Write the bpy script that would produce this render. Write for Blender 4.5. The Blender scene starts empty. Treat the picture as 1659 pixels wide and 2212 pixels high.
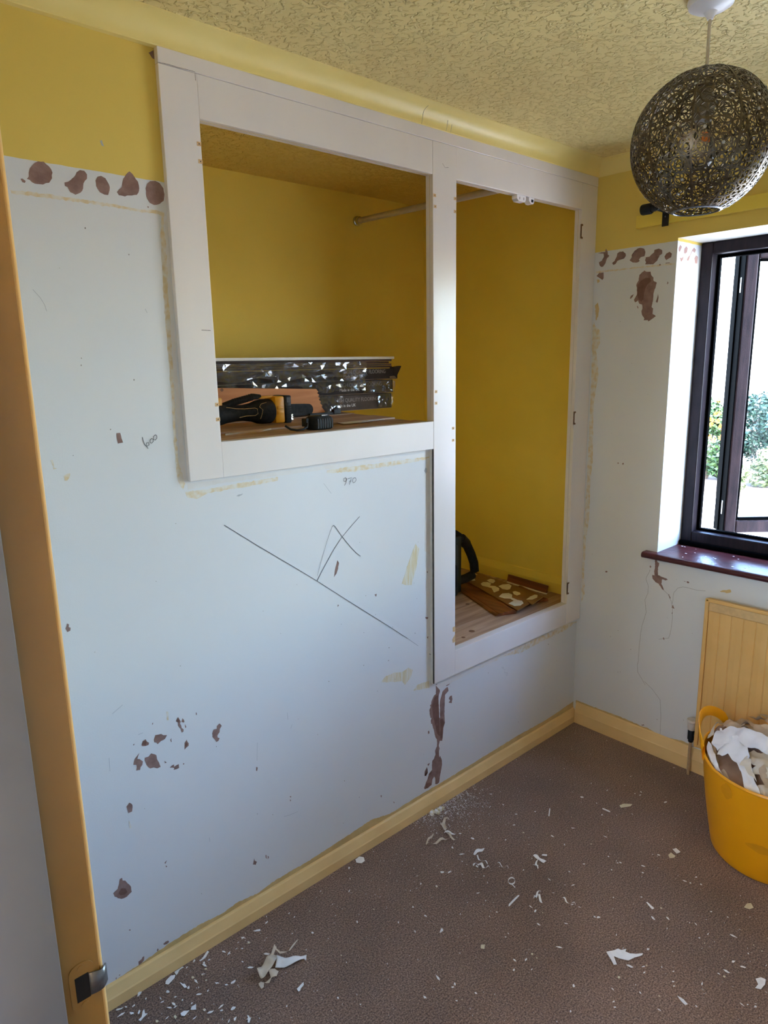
import bpy, bmesh, math, random
from mathutils import Vector, Matrix, noise
from mathutils.geometry import tessellate_polygon
random.seed(7)
PI = math.pi
scene = bpy.context.scene
COL = scene.collection

# ------------------------------------------------------------------ camera
cam_d = bpy.data.cameras.new('camera')
cam = bpy.data.objects.new('camera', cam_d)
COL.objects.link(cam)
cam_d.sensor_fit = 'HORIZONTAL'
cam_d.sensor_width = 36.0
cam_d.lens = 36.0 * 1497.78 / 1659.0
cam_d.clip_start = 0.02
cam_d.clip_end = 300
cam.matrix_world = Matrix(((0.742100, 0.153033, -0.652586, -2.546154), (-0.670033, 0.142469, -0.728531, -1.571070), (-0.018516, 0.977897, 0.208263, 1.593603), (0.000000, 0.000000, 0.000000, 1.000000)))
scene.camera = cam

# ------------------------------------------------------------------ daylight
world = bpy.data.worlds.new('sky')
scene.world = world
world.use_nodes = True
wn = world.node_tree
wn.nodes.clear()
sky = wn.nodes.new('ShaderNodeTexSky')
sky.sky_type = 'NISHITA'
sky.sun_disc = False
sky.sun_elevation = math.radians(48)
sky.sun_rotation = math.radians(217)
sky.air_density = 1.0
sky.dust_density = 0.6
sky.ozone_density = 3.0
bg = wn.nodes.new('ShaderNodeBackground')
bg.inputs['Strength'].default_value = 1.4
wo = wn.nodes.new('ShaderNodeOutputWorld')
wn.links.new(sky.outputs[0], bg.inputs['Color'])
wn.links.new(bg.outputs[0], wo.inputs['Surface'])

sun_d = bpy.data.lights.new('sun', 'SUN')
sun_d.energy = 5.2
sun_d.color = (1.0, 0.90, 0.76)
sun_d.angle = math.radians(0.6)
sun = bpy.data.objects.new('sun', sun_d)
COL.objects.link(sun)
sun.rotation_euler = Vector((0.45, 0.60, -0.85)).to_track_quat('-Z', 'Y').to_euler()

# sampling portals in the two window openings (they guide rays and give no light)
def portal(name, sx, sy, mat):
    d = bpy.data.lights.new(name, 'AREA')
    d.shape = 'RECTANGLE'
    d.size = sx
    d.size_y = sy
    d.cycles.is_portal = True
    o = bpy.data.objects.new(name, d)
    COL.objects.link(o)
    o.matrix_world = Matrix(mat)
portal('window_portal', 1.24, 1.10, ((0, 0, 1, 0.268), (1, 0, 0, -0.95), (0, 1, 0, 1.435), (0, 0, 0, 1)))
portal('landing_portal', 0.40, 0.90, ((0, 0, -1, -3.735), (-1, 0, 0, -1.20), (0, 1, 0, 1.50), (0, 0, 0, 1)))

vs = scene.view_settings
vs.view_transform = 'Standard'
vs.look = 'None'
vs.gamma = 1.0
vs.use_curve_mapping = False
vs.exposure = 2.4
cy = scene.cycles
cy.use_denoising = True
cy.max_bounces = 14
cy.diffuse_bounces = 8
cy.glossy_bounces = 4
cy.transmission_bounces = 6
cy.transparent_max_bounces = 16
cy.sample_clamp_indirect = 6.0
cy.caustics_reflective = False
cy.caustics_refractive = False

# ------------------------------------------------------------------ materials
def nodes_of(name):
    m = bpy.data.materials.new(name)
    m.use_nodes = True
    nt = m.node_tree
    b = nt.nodes['Principled BSDF']
    return m, nt, b

def N(nt, t, **kw):
    n = nt.nodes.new(t)
    for k, v in kw.items():
        if k.startswith('i_'):
            n.inputs[k[2:].replace('_', ' ')].default_value = v
        else:
            setattr(n, k, v)
    return n

def c4(c):
    return (c[0], c[1], c[2], 1.0)

def mottled(name, c1, c2, scale=8.0, rough=0.6, bump=0.0, bscale=200.0, detail=4.0, stretch=None, metal=0.0, spec=0.5, coat=0.0, contrast=(0.35, 0.65)):
    """two-tone noise colour with optional fine bump, object coordinates in metres"""
    m, nt, b = nodes_of(name)
    tc = N(nt, 'ShaderNodeTexCoord')
    src = tc.outputs['Object']
    if stretch:
        mp = N(nt, 'ShaderNodeMapping')
        mp.inputs['Scale'].default_value = stretch
        nt.links.new(src, mp.inputs['Vector'])
        src = mp.outputs[0]
    no = N(nt, 'ShaderNodeTexNoise')
    no.inputs['Scale'].default_value = scale
    no.inputs['Detail'].default_value = detail
    nt.links.new(src, no.inputs['Vector'])
    cr = N(nt, 'ShaderNodeValToRGB')
    cr.color_ramp.elements[0].position = contrast[0]
    cr.color_ramp.elements[1].position = contrast[1]
    cr.color_ramp.elements[0].color = c4(c1)
    cr.color_ramp.elements[1].color = c4(c2)
    nt.links.new(no.outputs[0], cr.inputs[0])
    nt.links.new(cr.outputs[0], b.inputs['Base Color'])
    b.inputs['Roughness'].default_value = rough
    b.inputs['Metallic'].default_value = metal
    b.inputs['Specular IOR Level'].default_value = spec
    b.inputs['Coat Weight'].default_value = coat
    if bump:
        n2 = N(nt, 'ShaderNodeTexNoise')
        n2.inputs['Scale'].default_value = bscale
        n2.inputs['Detail'].default_value = 3.0
        nt.links.new(tc.outputs['Object'], n2.inputs['Vector'])
        bp = N(nt, 'ShaderNodeBump')
        bp.inputs['Strength'].default_value = bump
        bp.inputs['Distance'].default_value = 0.002
        nt.links.new(n2.outputs[0], bp.inputs['Height'])
        nt.links.new(bp.outputs[0], b.inputs['Normal'])
    return m

YEL = (0.73, 0.53, 0.11)
YEL2 = (0.77, 0.57, 0.135)
WHT = (0.665, 0.665, 0.665)
WHT2 = (0.705, 0.705, 0.70)

def wall_paint(name):
    """yellow paint above the old border line, stripped off-white below it"""
    m, nt, b = nodes_of(name)
    geo = N(nt, 'ShaderNodeNewGeometry')
    sep = N(nt, 'ShaderNodeSeparateXYZ')
    nt.links.new(geo.outputs['Position'], sep.inputs[0])
    no = N(nt, 'ShaderNodeTexNoise')
    no.inputs['Scale'].default_value = 40
    nt.links.new(geo.outputs['Position'], no.inputs['Vector'])
    wob = N(nt, 'ShaderNodeMath', operation='MULTIPLY_ADD')
    wob.inputs[1].default_value = 0.003
    nt.links.new(no.outputs[0], wob.inputs[0])
    nt.links.new(sep.outputs['Z'], wob.inputs[2])
    gt = N(nt, 'ShaderNodeMath', operation='GREATER_THAN')
    gt.inputs[1].default_value = 2.008
    nt.links.new(wob.outputs[0], gt.inputs[0])
    big = N(nt, 'ShaderNodeTexNoise')
    big.inputs['Scale'].default_value = 3.0
    big.inputs['Detail'].default_value = 5
    nt.links.new(geo.outputs['Position'], big.inputs['Vector'])
    def two(a, c):
        mx = N(nt, 'ShaderNodeMix', data_type='RGBA')
        mx.inputs[6].default_value = c4(a)
        mx.inputs[7].default_value = c4(c)
        nt.links.new(big.outputs[0], mx.inputs[0])
        return mx.outputs[2]
    mx = N(nt, 'ShaderNodeMix', data_type='RGBA')
    nt.links.new(gt.outputs[0], mx.inputs[0])
    nt.links.new(two(WHT, WHT2), mx.inputs[6])
    nt.links.new(two(YEL, YEL2), mx.inputs[7])
    nt.links.new(mx.outputs[2], b.inputs['Base Color'])
    b.inputs['Roughness'].default_value = 0.55
    b.inputs['Specular IOR Level'].default_value = 0.35
    fine = N(nt, 'ShaderNodeTexNoise')
    fine.inputs['Scale'].default_value = 260
    nt.links.new(geo.outputs['Position'], fine.inputs['Vector'])
    bp = N(nt, 'ShaderNodeBump')
    bp.inputs['Strength'].default_value = 0.12
    bp.inputs['Distance'].default_value = 0.001
    nt.links.new(fine.outputs[0], bp.inputs['Height'])
    nt.links.new(bp.outputs[0], b.inputs['Normal'])
    return m

def artex(name, c1, c2):
    """stippled textured ceiling paint"""
    m, nt, b = nodes_of(name)
    tc = N(nt, 'ShaderNodeTexCoord')
    n1 = N(nt, 'ShaderNodeTexNoise')
    n1.inputs['Scale'].default_value = 60
    n1.inputs['Detail'].default_value = 2.2
    n1.inputs['Distortion'].default_value = 0.7
    nt.links.new(tc.outputs['Object'], n1.inputs['Vector'])
    cr = N(nt, 'ShaderNodeValToRGB')
    cr.color_ramp.elements[0].position = 0.50
    cr.color_ramp.elements[1].position = 0.62
    nt.links.new(n1.outputs[0], cr.inputs[0])
    bp = N(nt, 'ShaderNodeBump')
    bp.inputs['Strength'].default_value = 0.95
    bp.inputs['Distance'].default_value = 0.0058
    nt.links.new(cr.outputs[0], bp.inputs['Height'])
    nt.links.new(bp.outputs[0], b.inputs['Normal'])
    n2 = N(nt, 'ShaderNodeTexNoise')
    n2.inputs['Scale'].default_value = 2.5
    nt.links.new(tc.outputs['Object'], n2.inputs['Vector'])
    mx = N(nt, 'ShaderNodeMix', data_type='RGBA')
    mx.inputs[6].default_value = c4(c1)
    mx.inputs[7].default_value = c4(c2)
    nt.links.new(n2.outputs[0], mx.inputs[0])
    nt.links.new(mx.outputs[2], b.inputs['Base Color'])
    b.inputs['Roughness'].default_value = 0.6
    b.inputs['Specular IOR Level'].default_value = 0.3
    return m

def carpet_mat(name):
    m, nt, b = nodes_of(name)
    tc = N(nt, 'ShaderNodeTexCoord')
    n1 = N(nt, 'ShaderNodeTexNoise')
    n1.inputs['Scale'].default_value = 235
    n1.inputs['Detail'].default_value = 3
    n1.inputs['Roughness'].default_value = 0.7
    nt.links.new(tc.outputs['Object'], n1.inputs['Vector'])
    cr = N(nt, 'ShaderNodeValToRGB')
    e = cr.color_ramp.elements
    e[0].position = 0.36; e[0].color = c4((0.085, 0.050, 0.036))
    e[1].position = 0.64; e[1].color = c4((0.42, 0.275, 0.20))
    x = e.new(0.5); x.color = c4((0.235, 0.145, 0.102))
    nt.links.new(n1.outputs[0], cr.inputs[0])
    n2 = N(nt, 'ShaderNodeTexNoise')
    n2.inputs['Scale'].default_value = 2.6
    n2.inputs['Detail'].default_value = 4
    nt.links.new(tc.outputs['Object'], n2.inputs['Vector'])
    hs = N(nt, 'ShaderNodeHueSaturation')
    mr = N(nt, 'ShaderNodeMapRange')
    mr.inputs['From Min'].default_value = 0.3
    mr.inputs['From Max'].default_value = 0.7
    mr.inputs['To Min'].default_value = 0.78
    mr.inputs['To Max'].default_value = 1.22
    nt.links.new(n2.outputs[0], mr.inputs['Value'])
    nt.links.new(mr.outputs[0], hs.inputs['Value'])
    nt.links.new(cr.outputs[0], hs.inputs['Color'])
    nt.links.new(hs.outputs[0], b.inputs['Base Color'])
    b.inputs['Roughness'].default_value = 0.95
    b.inputs['Specular IOR Level'].default_value = 0.1
    b.inputs['Sheen Weight'].default_value = 0.25
    bp = N(nt, 'ShaderNodeBump')
    bp.inputs['Strength'].default_value = 0.9
    bp.inputs['Distance'].default_value = 0.004
    nt.links.new(n1.outputs[0], bp.inputs['Height'])
    nt.links.new(bp.outputs[0], b.inputs['Normal'])
    return m

def wood(name, c1, c2, stretch=(3, 40, 40), rough=0.55, scale=1.0, knots=True):
    m, nt, b = nodes_of(name)
    tc = N(nt, 'ShaderNodeTexCoord')
    mp = N(nt, 'ShaderNodeMapping')
    mp.inputs['Scale'].default_value = stretch
    nt.links.new(tc.outputs['Object'], mp.inputs['Vector'])
    no = N(nt, 'ShaderNodeTexNoise')
    no.inputs['Scale'].default_value = scale
    no.inputs['Detail'].default_value = 5
    no.inputs['Distortion'].default_value = 0.8
    nt.links.new(mp.outputs[0], no.inputs['Vector'])
    cr = N(nt, 'ShaderNodeValToRGB')
    cr.color_ramp.elements[0].position = 0.34
    cr.color_ramp.elements[1].position = 0.64
    cr.color_ramp.elements[0].color = c4(c1)
    cr.color_ramp.elements[1].color = c4(c2)
    nt.links.new(no.outputs[0], cr.inputs[0])
    nt.links.new(cr.outputs[0], b.inputs['Base Color'])
    b.inputs['Roughness'].default_value = rough
    bp = N(nt, 'ShaderNodeBump')
    bp.inputs['Strength'].default_value = 0.15
    bp.inputs['Distance'].default_value = 0.001
    nt.links.new(no.outputs[0], bp.inputs['Height'])
    nt.links.new(bp.outputs[0], b.inputs['Normal'])
    return m

def clear(name, tint, gloss_rough, fac_ior=1.45, body=0.0, bodycol=(0.8, 0.8, 0.8)):
    """thin see-through sheet: transparent with a fresnel sheen"""
    m = bpy.data.materials.new(name)
    m.use_nodes = True
    nt = m.node_tree
    nt.nodes.clear()
    out = N(nt, 'ShaderNodeOutputMaterial')
    tr = N(nt, 'ShaderNodeBsdfTransparent')
    tr.inputs[0].default_value = c4(tint)
    gl = N(nt, 'ShaderNodeBsdfGlossy')
    gl.inputs['Roughness'].default_value = gloss_rough
    fr = N(nt, 'ShaderNodeFresnel')
    fr.inputs['IOR'].default_value = fac_ior
    mx = N(nt, 'ShaderNodeMixShader')
    nt.links.new(fr.outputs[0], mx.inputs[0])
    nt.links.new(tr.outputs[0], mx.inputs[1])
    nt.links.new(gl.outputs[0], mx.inputs[2])
    last = mx.outputs[0]
    if body:
        df = N(nt, 'ShaderNodeBsdfDiffuse')
        df.inputs[0].default_value = c4(bodycol)
        m2 = N(nt, 'ShaderNodeMixShader')
        m2.inputs[0].default_value = body
        nt.links.new(last, m2.inputs[1])
        nt.links.new(df.outputs[0], m2.inputs[2])
        last = m2.outputs[0]
    nt.links.new(last, out.inputs['Surface'])
    return m

M = {}
M['wall'] = wall_paint('wall_paint')
M['yellow'] = mottled('yellow_emulsion', (0.82, 0.60, 0.085), (0.86, 0.635, 0.10), 3, 0.55, 0.1, 240, spec=0.3)
M['artex'] = artex('artex_ceiling', (0.80, 0.63, 0.255), (0.83, 0.66, 0.285))
M['artex_yellow'] = artex('artex_cupboard_ceiling', (0.78, 0.55, 0.11), (0.82, 0.58, 0.13))
M['coving'] = mottled('coving_paint', (0.83, 0.66, 0.22), (0.86, 0.69, 0.255), 6, 0.4, 0.05)
M['carpet'] = carpet_mat('brown_carpet')
M['gloss_white'] = mottled('gloss_white_paint', (0.75, 0.69, 0.645), (0.79, 0.73, 0.685), 5, 0.27, 0.05, 120, stretch=(1, 1, 0.2), coat=0.15)
M['skirting'] = mottled('cream_gloss', (0.78, 0.53, 0.225), (0.83, 0.58, 0.26), 9, 0.38, 0.06, 90)
M['jamb'] = mottled('ochre_gloss', (0.27, 0.150, 0.038), (0.31, 0.178, 0.052), 7, 0.3, 0.06, 80, coat=0.2)
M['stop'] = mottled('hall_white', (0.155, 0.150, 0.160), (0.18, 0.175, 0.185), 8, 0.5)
M['plaster'] = mottled('bare_plaster', (0.22, 0.125, 0.10), (0.30, 0.185, 0.155), 45, 0.85, 0.3, 300)
M['plaster_dark'] = mottled('damp_plaster', (0.155, 0.075, 0.05), (0.20, 0.10, 0.075), 45, 0.8, 0.3, 300)
M['plaster_pink'] = mottled('pink_plaster', (0.40, 0.24, 0.20), (0.48, 0.30, 0.26), 45, 0.85, 0.3, 300)
M['smear'] = mottled('ochre_smear', (0.66, 0.52, 0.30), (0.695, 0.66, 0.58), 60, 0.5, contrast=(0.38, 0.6), detail=6)
M['smear_streak'] = mottled('yellow_brush_streak', (0.64, 0.525, 0.29), (0.69, 0.65, 0.55), 20, 0.5, stretch=(9, 9, 1.0), contrast=(0.36, 0.62))
M['smear_pale'] = mottled('pale_gloss_smear', (0.68, 0.645, 0.60), (0.70, 0.68, 0.65), 40, 0.35)
M['ochre_band'] = mottled('ochre_cut_in', (0.56, 0.38, 0.15), (0.63, 0.45, 0.20), 30, 0.45)
M['reveal_white'] = mottled('reveal_paint', (0.78, 0.72, 0.62), (0.82, 0.76, 0.66), 10, 0.5)
M['filler'] = mottled('white_filler', (0.70, 0.70, 0.66), (0.76, 0.76, 0.73), 60, 0.8)
M['pencil'] = mottled('pencil', (0.085, 0.085, 0.095), (0.14, 0.14, 0.15), 900, 0.7)
M['pencil_faint'] = mottled('faint_pencil', (0.36, 0.37, 0.39), (0.46, 0.47, 0.48), 900, 0.7)
M['crack'] = mottled('crack', (0.18, 0.155, 0.13), (0.36, 0.33, 0.29), 200, 0.9)
M['gap'] = mottled('dark_gap', (0.05, 0.04, 0.035), (0.09, 0.075, 0.06), 60, 0.9)
M['shelf'] = wood('bare_pine', (0.29, 0.165, 0.095), (0.50, 0.33, 0.21), (2.5, 38, 38), 0.6)
M['stain_wood'] = wood('stained_pine', (0.125, 0.036, 0.011), (0.28, 0.090, 0.028), (38, 2.5, 38), 0.35)
M['orange_wood'] = wood('orange_pine', (0.47, 0.165, 0.052), (0.60, 0.245, 0.090), (2.5, 30, 30), 0.75)
M['hard_board'] = wood('brown_hardboard', (0.20, 0.080, 0.019), (0.27, 0.115, 0.028), (20, 2, 20), 0.45)
M['cream_patch'] = mottled('cream_paper', (0.76, 0.68, 0.46), (0.82, 0.75, 0.55), 60, 0.7)
M['raw_wood'] = mottled('raw_wood_mark', (0.55, 0.33, 0.14), (0.70, 0.47, 0.24), 200, 0.7)
M['rust_wood'] = mottled('dark_wood_notch', (0.13, 0.055, 0.025), (0.24, 0.11, 0.05), 150, 0.7)
M['black'] = mottled('black_plastic', (0.010, 0.010, 0.011), (0.018, 0.018, 0.020), 30, 0.5, spec=0.25)
M['rubber'] = mottled('black_rubber', (0.014, 0.014, 0.015), (0.026, 0.026, 0.027), 80, 0.7, 0.2, 400, spec=0.2)
M['dark_green'] = mottled('green_black_plastic', (0.010, 0.018, 0.016), (0.018, 0.03, 0.026), 20, 0.5)
M['tool_yellow'] = mottled('tool_yellow', (0.80, 0.36, 0.010), (0.86, 0.41, 0.015), 20, 0.4)
M['chrome'] = mottled('chrome', (0.55, 0.55, 0.56), (0.65, 0.65, 0.66), 20, 0.18, metal=1.0)
M['chrome_dull'] = mottled('dull_metal', (0.10, 0.105, 0.12), (0.17, 0.175, 0.19), 60, 0.35, 0.3, 200, metal=0.6)
M['foil'] = mottled('silver_foil', (0.75, 0.75, 0.78), (0.9, 0.9, 0.92), 50, 0.15, 0.9, 120, metal=1.0)
M['bronze'] = mottled('bronze_wire', (0.085, 0.062, 0.038), (0.150, 0.115, 0.074), 120, 0.34, metal=0.8)
M['crystal'] = mottled('crystal', (0.30, 0.29, 0.27), (0.42, 0.41, 0.39), 50, 0.08, spec=0.9)
M['holder'] = mottled('brown_lamp_holder', (0.17, 0.135, 0.085), (0.22, 0.175, 0.115), 40, 0.45)
M['white_plastic'] = mottled('white_plastic', (0.72, 0.69, 0.70), (0.77, 0.74, 0.75), 10, 0.35)
M['cable'] = mottled('aged_cable', (0.50, 0.42, 0.30), (0.56, 0.47, 0.34), 30, 0.5)
M['bulb_glass'] = clear('bulb_glass', (0.93, 0.92, 0.90), 0.03, 1.45, 0.05)
M['orange_print'] = mottled('orange_print', (0.75, 0.20, 0.04), (0.80, 0.24, 0.05), 60, 0.5)
M['upvc'] = mottled('rosewood_upvc', (0.020, 0.011, 0.013), (0.042, 0.022, 0.023), 60, 0.5, 0.25, 260, stretch=(1, 1, 0.15), spec=0.14)
M['upvc_frame'] = mottled('rosewood_upvc_frame', (0.010, 0.007, 0.010), (0.021, 0.013, 0.017), 60, 0.45, 0.25, 260, stretch=(1, 1, 0.15), spec=0.16)
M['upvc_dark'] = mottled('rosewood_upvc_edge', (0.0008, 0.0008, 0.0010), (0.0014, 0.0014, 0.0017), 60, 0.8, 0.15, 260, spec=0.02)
M['sill'] = mottled('mahogany_sill', (0.060, 0.014, 0.016), (0.105, 0.030, 0.030), 30, 0.30, 0.6, 50, stretch=(1, 0.2, 1), spec=0.3)
M['glass'] = clear('window_glass', (0.96, 0.985, 0.98), 0.0)
M['film'] = clear('crumpled_film', (0.93, 0.93, 0.93), 0.12, 2.0, 0.045)
M['pack'] = mottled('dark_printed_sleeve', (0.036, 0.026, 0.022), (0.060, 0.045, 0.039), 14, 0.7, spec=0.15)
M['pack_grey'] = mottled('grey_printed_sleeve', (0.080, 0.062, 0.053), (0.108, 0.085, 0.074), 14, 0.7, spec=0.15)
M['card'] = mottled('brown_card', (0.22, 0.14, 0.085), (0.30, 0.20, 0.13), 40, 0.7)
M['laminate'] = wood('dark_laminate', (0.055, 0.025, 0.017), (0.11, 0.055, 0.036), (2, 30, 30), 0.7)
M['print_white'] = mottled('white_print', (0.78, 0.76, 0.74), (0.84, 0.82, 0.80), 40, 0.5)
M['print_grey'] = mottled('grey_print', (0.26, 0.22, 0.20), (0.32, 0.27, 0.25), 40, 0.5)
M['board_white'] = mottled('white_board', (0.70, 0.65, 0.58), (0.78, 0.74, 0.68), 20, 0.4)
M['radiator'] = mottled('cream_radiator', (0.72, 0.42, 0.13), (0.77, 0.465, 0.16), 10, 0.42, 0.05, 80)
M['radiator_worn'] = mottled('worn_radiator_rim', (0.60, 0.39, 0.17), (0.70, 0.46, 0.20), 60, 0.5)
M['copper'] = mottled('painted_copper', (0.42, 0.27, 0.13), (0.52, 0.34, 0.18), 60, 0.4)
M['cap'] = mottled('aged_white_cap', (0.60, 0.53, 0.46), (0.68, 0.61, 0.54), 60, 0.5)
M['trug'] = mottled('yellow_rubber_tub', (0.86, 0.345, 0.003), (0.90, 0.38, 0.004), 6, 0.36, 0.05, 60)
M['trug_stain'] = mottled('tub_stain', (0.70, 0.29, 0.004), (0.80, 0.32, 0.004), 20, 0.5)
M['paper_white'] = mottled('white_paper', (0.78, 0.76, 0.75), (0.84, 0.82, 0.82), 20, 0.6)
M['paper_cream'] = mottled('cream_wallpaper', (0.60, 0.50, 0.37), (0.72, 0.63, 0.50), 12, 0.65)
M['paper_tan'] = mottled('tan_wallpaper_backing', (0.44, 0.32, 0.205), (0.56, 0.43, 0.30), 14, 0.75)
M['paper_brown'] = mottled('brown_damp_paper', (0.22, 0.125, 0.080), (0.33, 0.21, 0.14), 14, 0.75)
M['chip'] = mottled('paint_flake', (0.86, 0.855, 0.84), (0.93, 0.925, 0.915), 40, 0.6)
M['chip_cream'] = mottled('cream_flake', (0.70, 0.62, 0.42), (0.78, 0.72, 0.52), 40, 0.6)
M['leaf'] = mottled('shrub_leaf', (0.010, 0.030, 0.010), (0.045, 0.085, 0.020), 3, 0.5, contrast=(0.3, 0.7))
M['leaf_blue'] = mottled('dark_shrub_leaf', (0.006, 0.022, 0.013), (0.016, 0.042, 0.024), 3, 0.5)
M['leaf_pale'] = mottled('pale_shrub_leaf', (0.045, 0.065, 0.018), (0.20, 0.22, 0.10), 3, 0.5)
M['bark'] = mottled('shrub_bark', (0.08, 0.05, 0.035), (0.14, 0.10, 0.07), 20, 0.9)
M['flower'] = mottled('orange_flower', (0.30, 0.085, 0.001), (0.38, 0.12, 0.002), 10, 0.6)
M['render'] = mottled('pale_render', (0.70, 0.69, 0.66), (0.76, 0.75, 0.72), 2, 0.9)
M['roof_tile'] = mottled('roof_tile', (0.40, 0.34, 0.31), (0.52, 0.46, 0.42), 2, 0.8)
M['ext_glass'] = mottled('house_window_glass', (0.30, 0.36, 0.37), (0.36, 0.42, 0.43), 3, 0.1)
M['paving'] = mottled('pale_paving', (0.60, 0.52, 0.44), (0.68, 0.60, 0.51), 0.8, 0.9)
M['soil'] = mottled('soil', (0.10, 0.065, 0.045), (0.16, 0.11, 0.08), 3, 0.95)
M['car_paint'] = mottled('silver_car_paint', (0.55, 0.56, 0.58), (0.62, 0.63, 0.65), 2, 0.25, metal=0.3)
M['hall'] = mottled('hall_wall', (0.60, 0.585, 0.58), (0.66, 0.645, 0.64), 3, 0.7)

# ------------------------------------------------------------------ helpers
def link(name, me, mats, parent=None, smooth=False):
    if not isinstance(mats, (list, tuple)):
        mats = [mats]
    for m in mats:
        me.materials.append(M[m] if isinstance(m, str) else m)
    if smooth:
        for p in me.polygons:
            p.use_smooth = True
    o = bpy.data.objects.new(name, me)
    COL.objects.link(o)
    if parent is not None:
        o.parent = parent
    return o

def tag(o, label=None, cat=None, group=None, kind=None):
    if label: o['label'] = label
    if cat: o['category'] = cat
    if group: o['group'] = group
    if kind: o['kind'] = kind
    return o

def empty(name, loc=(0, 0, 0), rz=0.0):
    o = bpy.data.objects.new(name, None)
    o.empty_display_size = 0.05
    COL.objects.link(o)
    o.location = loc
    o.rotation_euler = (0, 0, rz)
    return o

class MB:
    """collects shapes into one mesh; optional transform applied per shape"""
    def __init__(s):
        s.v, s.f, s.mi = [], [], []
        s.T = Matrix.Identity(4)
    def add(s, vs, fs, mi=0):
        o = len(s.v)
        s.v += [tuple(s.T @ Vector(p)) for p in vs]
        s.f += [tuple(o + i for i in f) for f in fs]
        s.mi += [mi] * len(fs)
        return s
    def box(s, a, b, mi=0, bev=0.0):
        x0, y0, z0 = (min(a[i], b[i]) for i in range(3))
        x1, y1, z1 = (max(a[i], b[i]) for i in range(3))
        if bev <= 0:
            s.add([(x0, y0, z0), (x1, y0, z0), (x1, y1, z0), (x0, y1, z0), (x0, y0, z1), (x1, y0, z1), (x1, y1, z1), (x0, y1, z1)],
                  [(0, 3, 2, 1), (4, 5, 6, 7), (0, 1, 5, 4), (1, 2, 6, 5), (2, 3, 7, 6), (3, 0, 4, 7)], mi)
            return s
        bm = bmesh.new()
        bmesh.ops.create_cube(bm, size=1)
        for v in bm.verts:
            v.co = Vector(((x0 + x1) / 2 + v.co.x * (x1 - x0), (y0 + y1) / 2 + v.co.y * (y1 - y0), (z0 + z1) / 2 + v.co.z * (z1 - z0)))
        bmesh.ops.bevel(bm, geom=bm.edges[:], offset=bev, segments=2, affect='EDGES', profile=0.5)
        bm.verts.index_update()
        s.add([tuple(v.co) for v in bm.verts], [tuple(v.index for v in f.verts) for f in bm.faces], mi)
        bm.free()
        return s
    def tube(s, pts, r, seg=8, mi=0, cap=True, flat=None):
        pts = [Vector(p) for p in pts]
        n = len(pts)
        rs = r if isinstance(r, (list, tuple)) else [r] * n
        vs, fs = [], []
        up = Vector((0, 0, 1))
        for i, p in enumerate(pts):
            d = (pts[min(i + 1, n - 1)] - pts[max(i - 1, 0)]).normalized()
            if abs(d.dot(up)) > 0.95:
                up2 = Vector((1, 0, 0))
            else:
                up2 = up
            a = d.cross(up2).normalized()
            b2 = a.cross(d).normalized()
            for k in range(seg):
                t = 2 * PI * k / seg
                vs.append(tuple(p + a * (rs[i] * math.cos(t)) + b2 * (rs[i] * math.sin(t) * (flat or 1))))
        for i in range(n - 1):
            for k in range(seg):
                k2 = (k + 1) % seg
                fs.append((i * seg + k, i * seg + k2, (i + 1) * seg + k2, (i + 1) * seg + k))
        if cap:
            fs.append(tuple(range(seg - 1, -1, -1)))
            fs.append(tuple((n - 1) * seg + k for k in range(seg)))
        return s.add(vs, fs, mi)
    def lathe(s, prof, seg=24, mi=0, axis='Z', c=(0, 0, 0), close=True):
        vs, fs = [], []
        for r, h in prof:
            for k in range(seg):
                t = 2 * PI * k / seg
                a, b2 = r * math.cos(t), r * math.sin(t)
                p = {'Z': (a, b2, h), 'X': (h, a, b2), 'Y': (a, h, b2)}[axis]
                vs.append((p[0] + c[0], p[1] + c[1], p[2] + c[2]))
        n = len(prof)
        for i in range(n - 1):
            for k in range(seg):
                k2 = (k + 1) % seg
                fs.append((i * seg + k, i * seg + k2, (i + 1) * seg + k2, (i + 1) * seg + k))
        if close:
            fs.append(tuple(range(seg - 1, -1, -1)))
            fs.append(tuple((n - 1) * seg + k for k in range(seg)))
        return s.add(vs, fs, mi)
    def prism(s, poly, h0, h1, mi=0, plane='XY'):
        """extrude a polygon; plane names its two axes, the third is the extrusion"""
        n = len(poly)
        def P(p, h):
            return {'XY': (p[0], p[1], h), 'XZ': (p[0], h, p[1]), 'YZ': (h, p[0], p[1])}[plane]
        vs = [P(p, h0) for p in poly] + [P(p, h1) for p in poly]
        tri = tessellate_polygon([[Vector((p[0], p[1], 0)) for p in poly]])
        fs = [tuple(t) for t in tri] + [tuple(n + i for i in reversed(t)) for t in tri]
        fs += [(i, (i + 1) % n, n + (i + 1) % n, n + i) for i in range(n)]
        return s.add(vs, fs, mi)
    def grid(s, pts, mi=0, wrap=False):
        h, w = len(pts), len(pts[0])
        vs = [p for row in pts for p in row]
        fs = []
        for j in range(h - 1):
            for i in range(w if wrap else w - 1):
                i2 = (i + 1) % w
                fs.append((j * w + i, j * w + i2, (j + 1) * w + i2, (j + 1) * w + i))
        return s.add(vs, fs, mi)
    def build(s, name, mats, parent=None, smooth=False, fix=True):
        me = bpy.data.meshes.new(name)
        me.from_pydata(s.v, [], s.f)
        me.polygons.foreach_set('material_index', s.mi)
        if fix:
            bm = bmesh.new()
            bm.from_mesh(me)
            bmesh.ops.recalc_face_normals(bm, faces=bm.faces)
            bm.to_mesh(me)
            bm.free()
        me.update()
        o = link(name, me, mats, parent)
        if smooth:
            for p in me.polygons:
                p.use_smooth = True
            try:
                me.set_sharp_from_angle(angle=math.radians(38))
            except Exception:
                pass
        return o

def struct(o, label, cat):
    return tag(o, label, cat, kind='structure')

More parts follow.
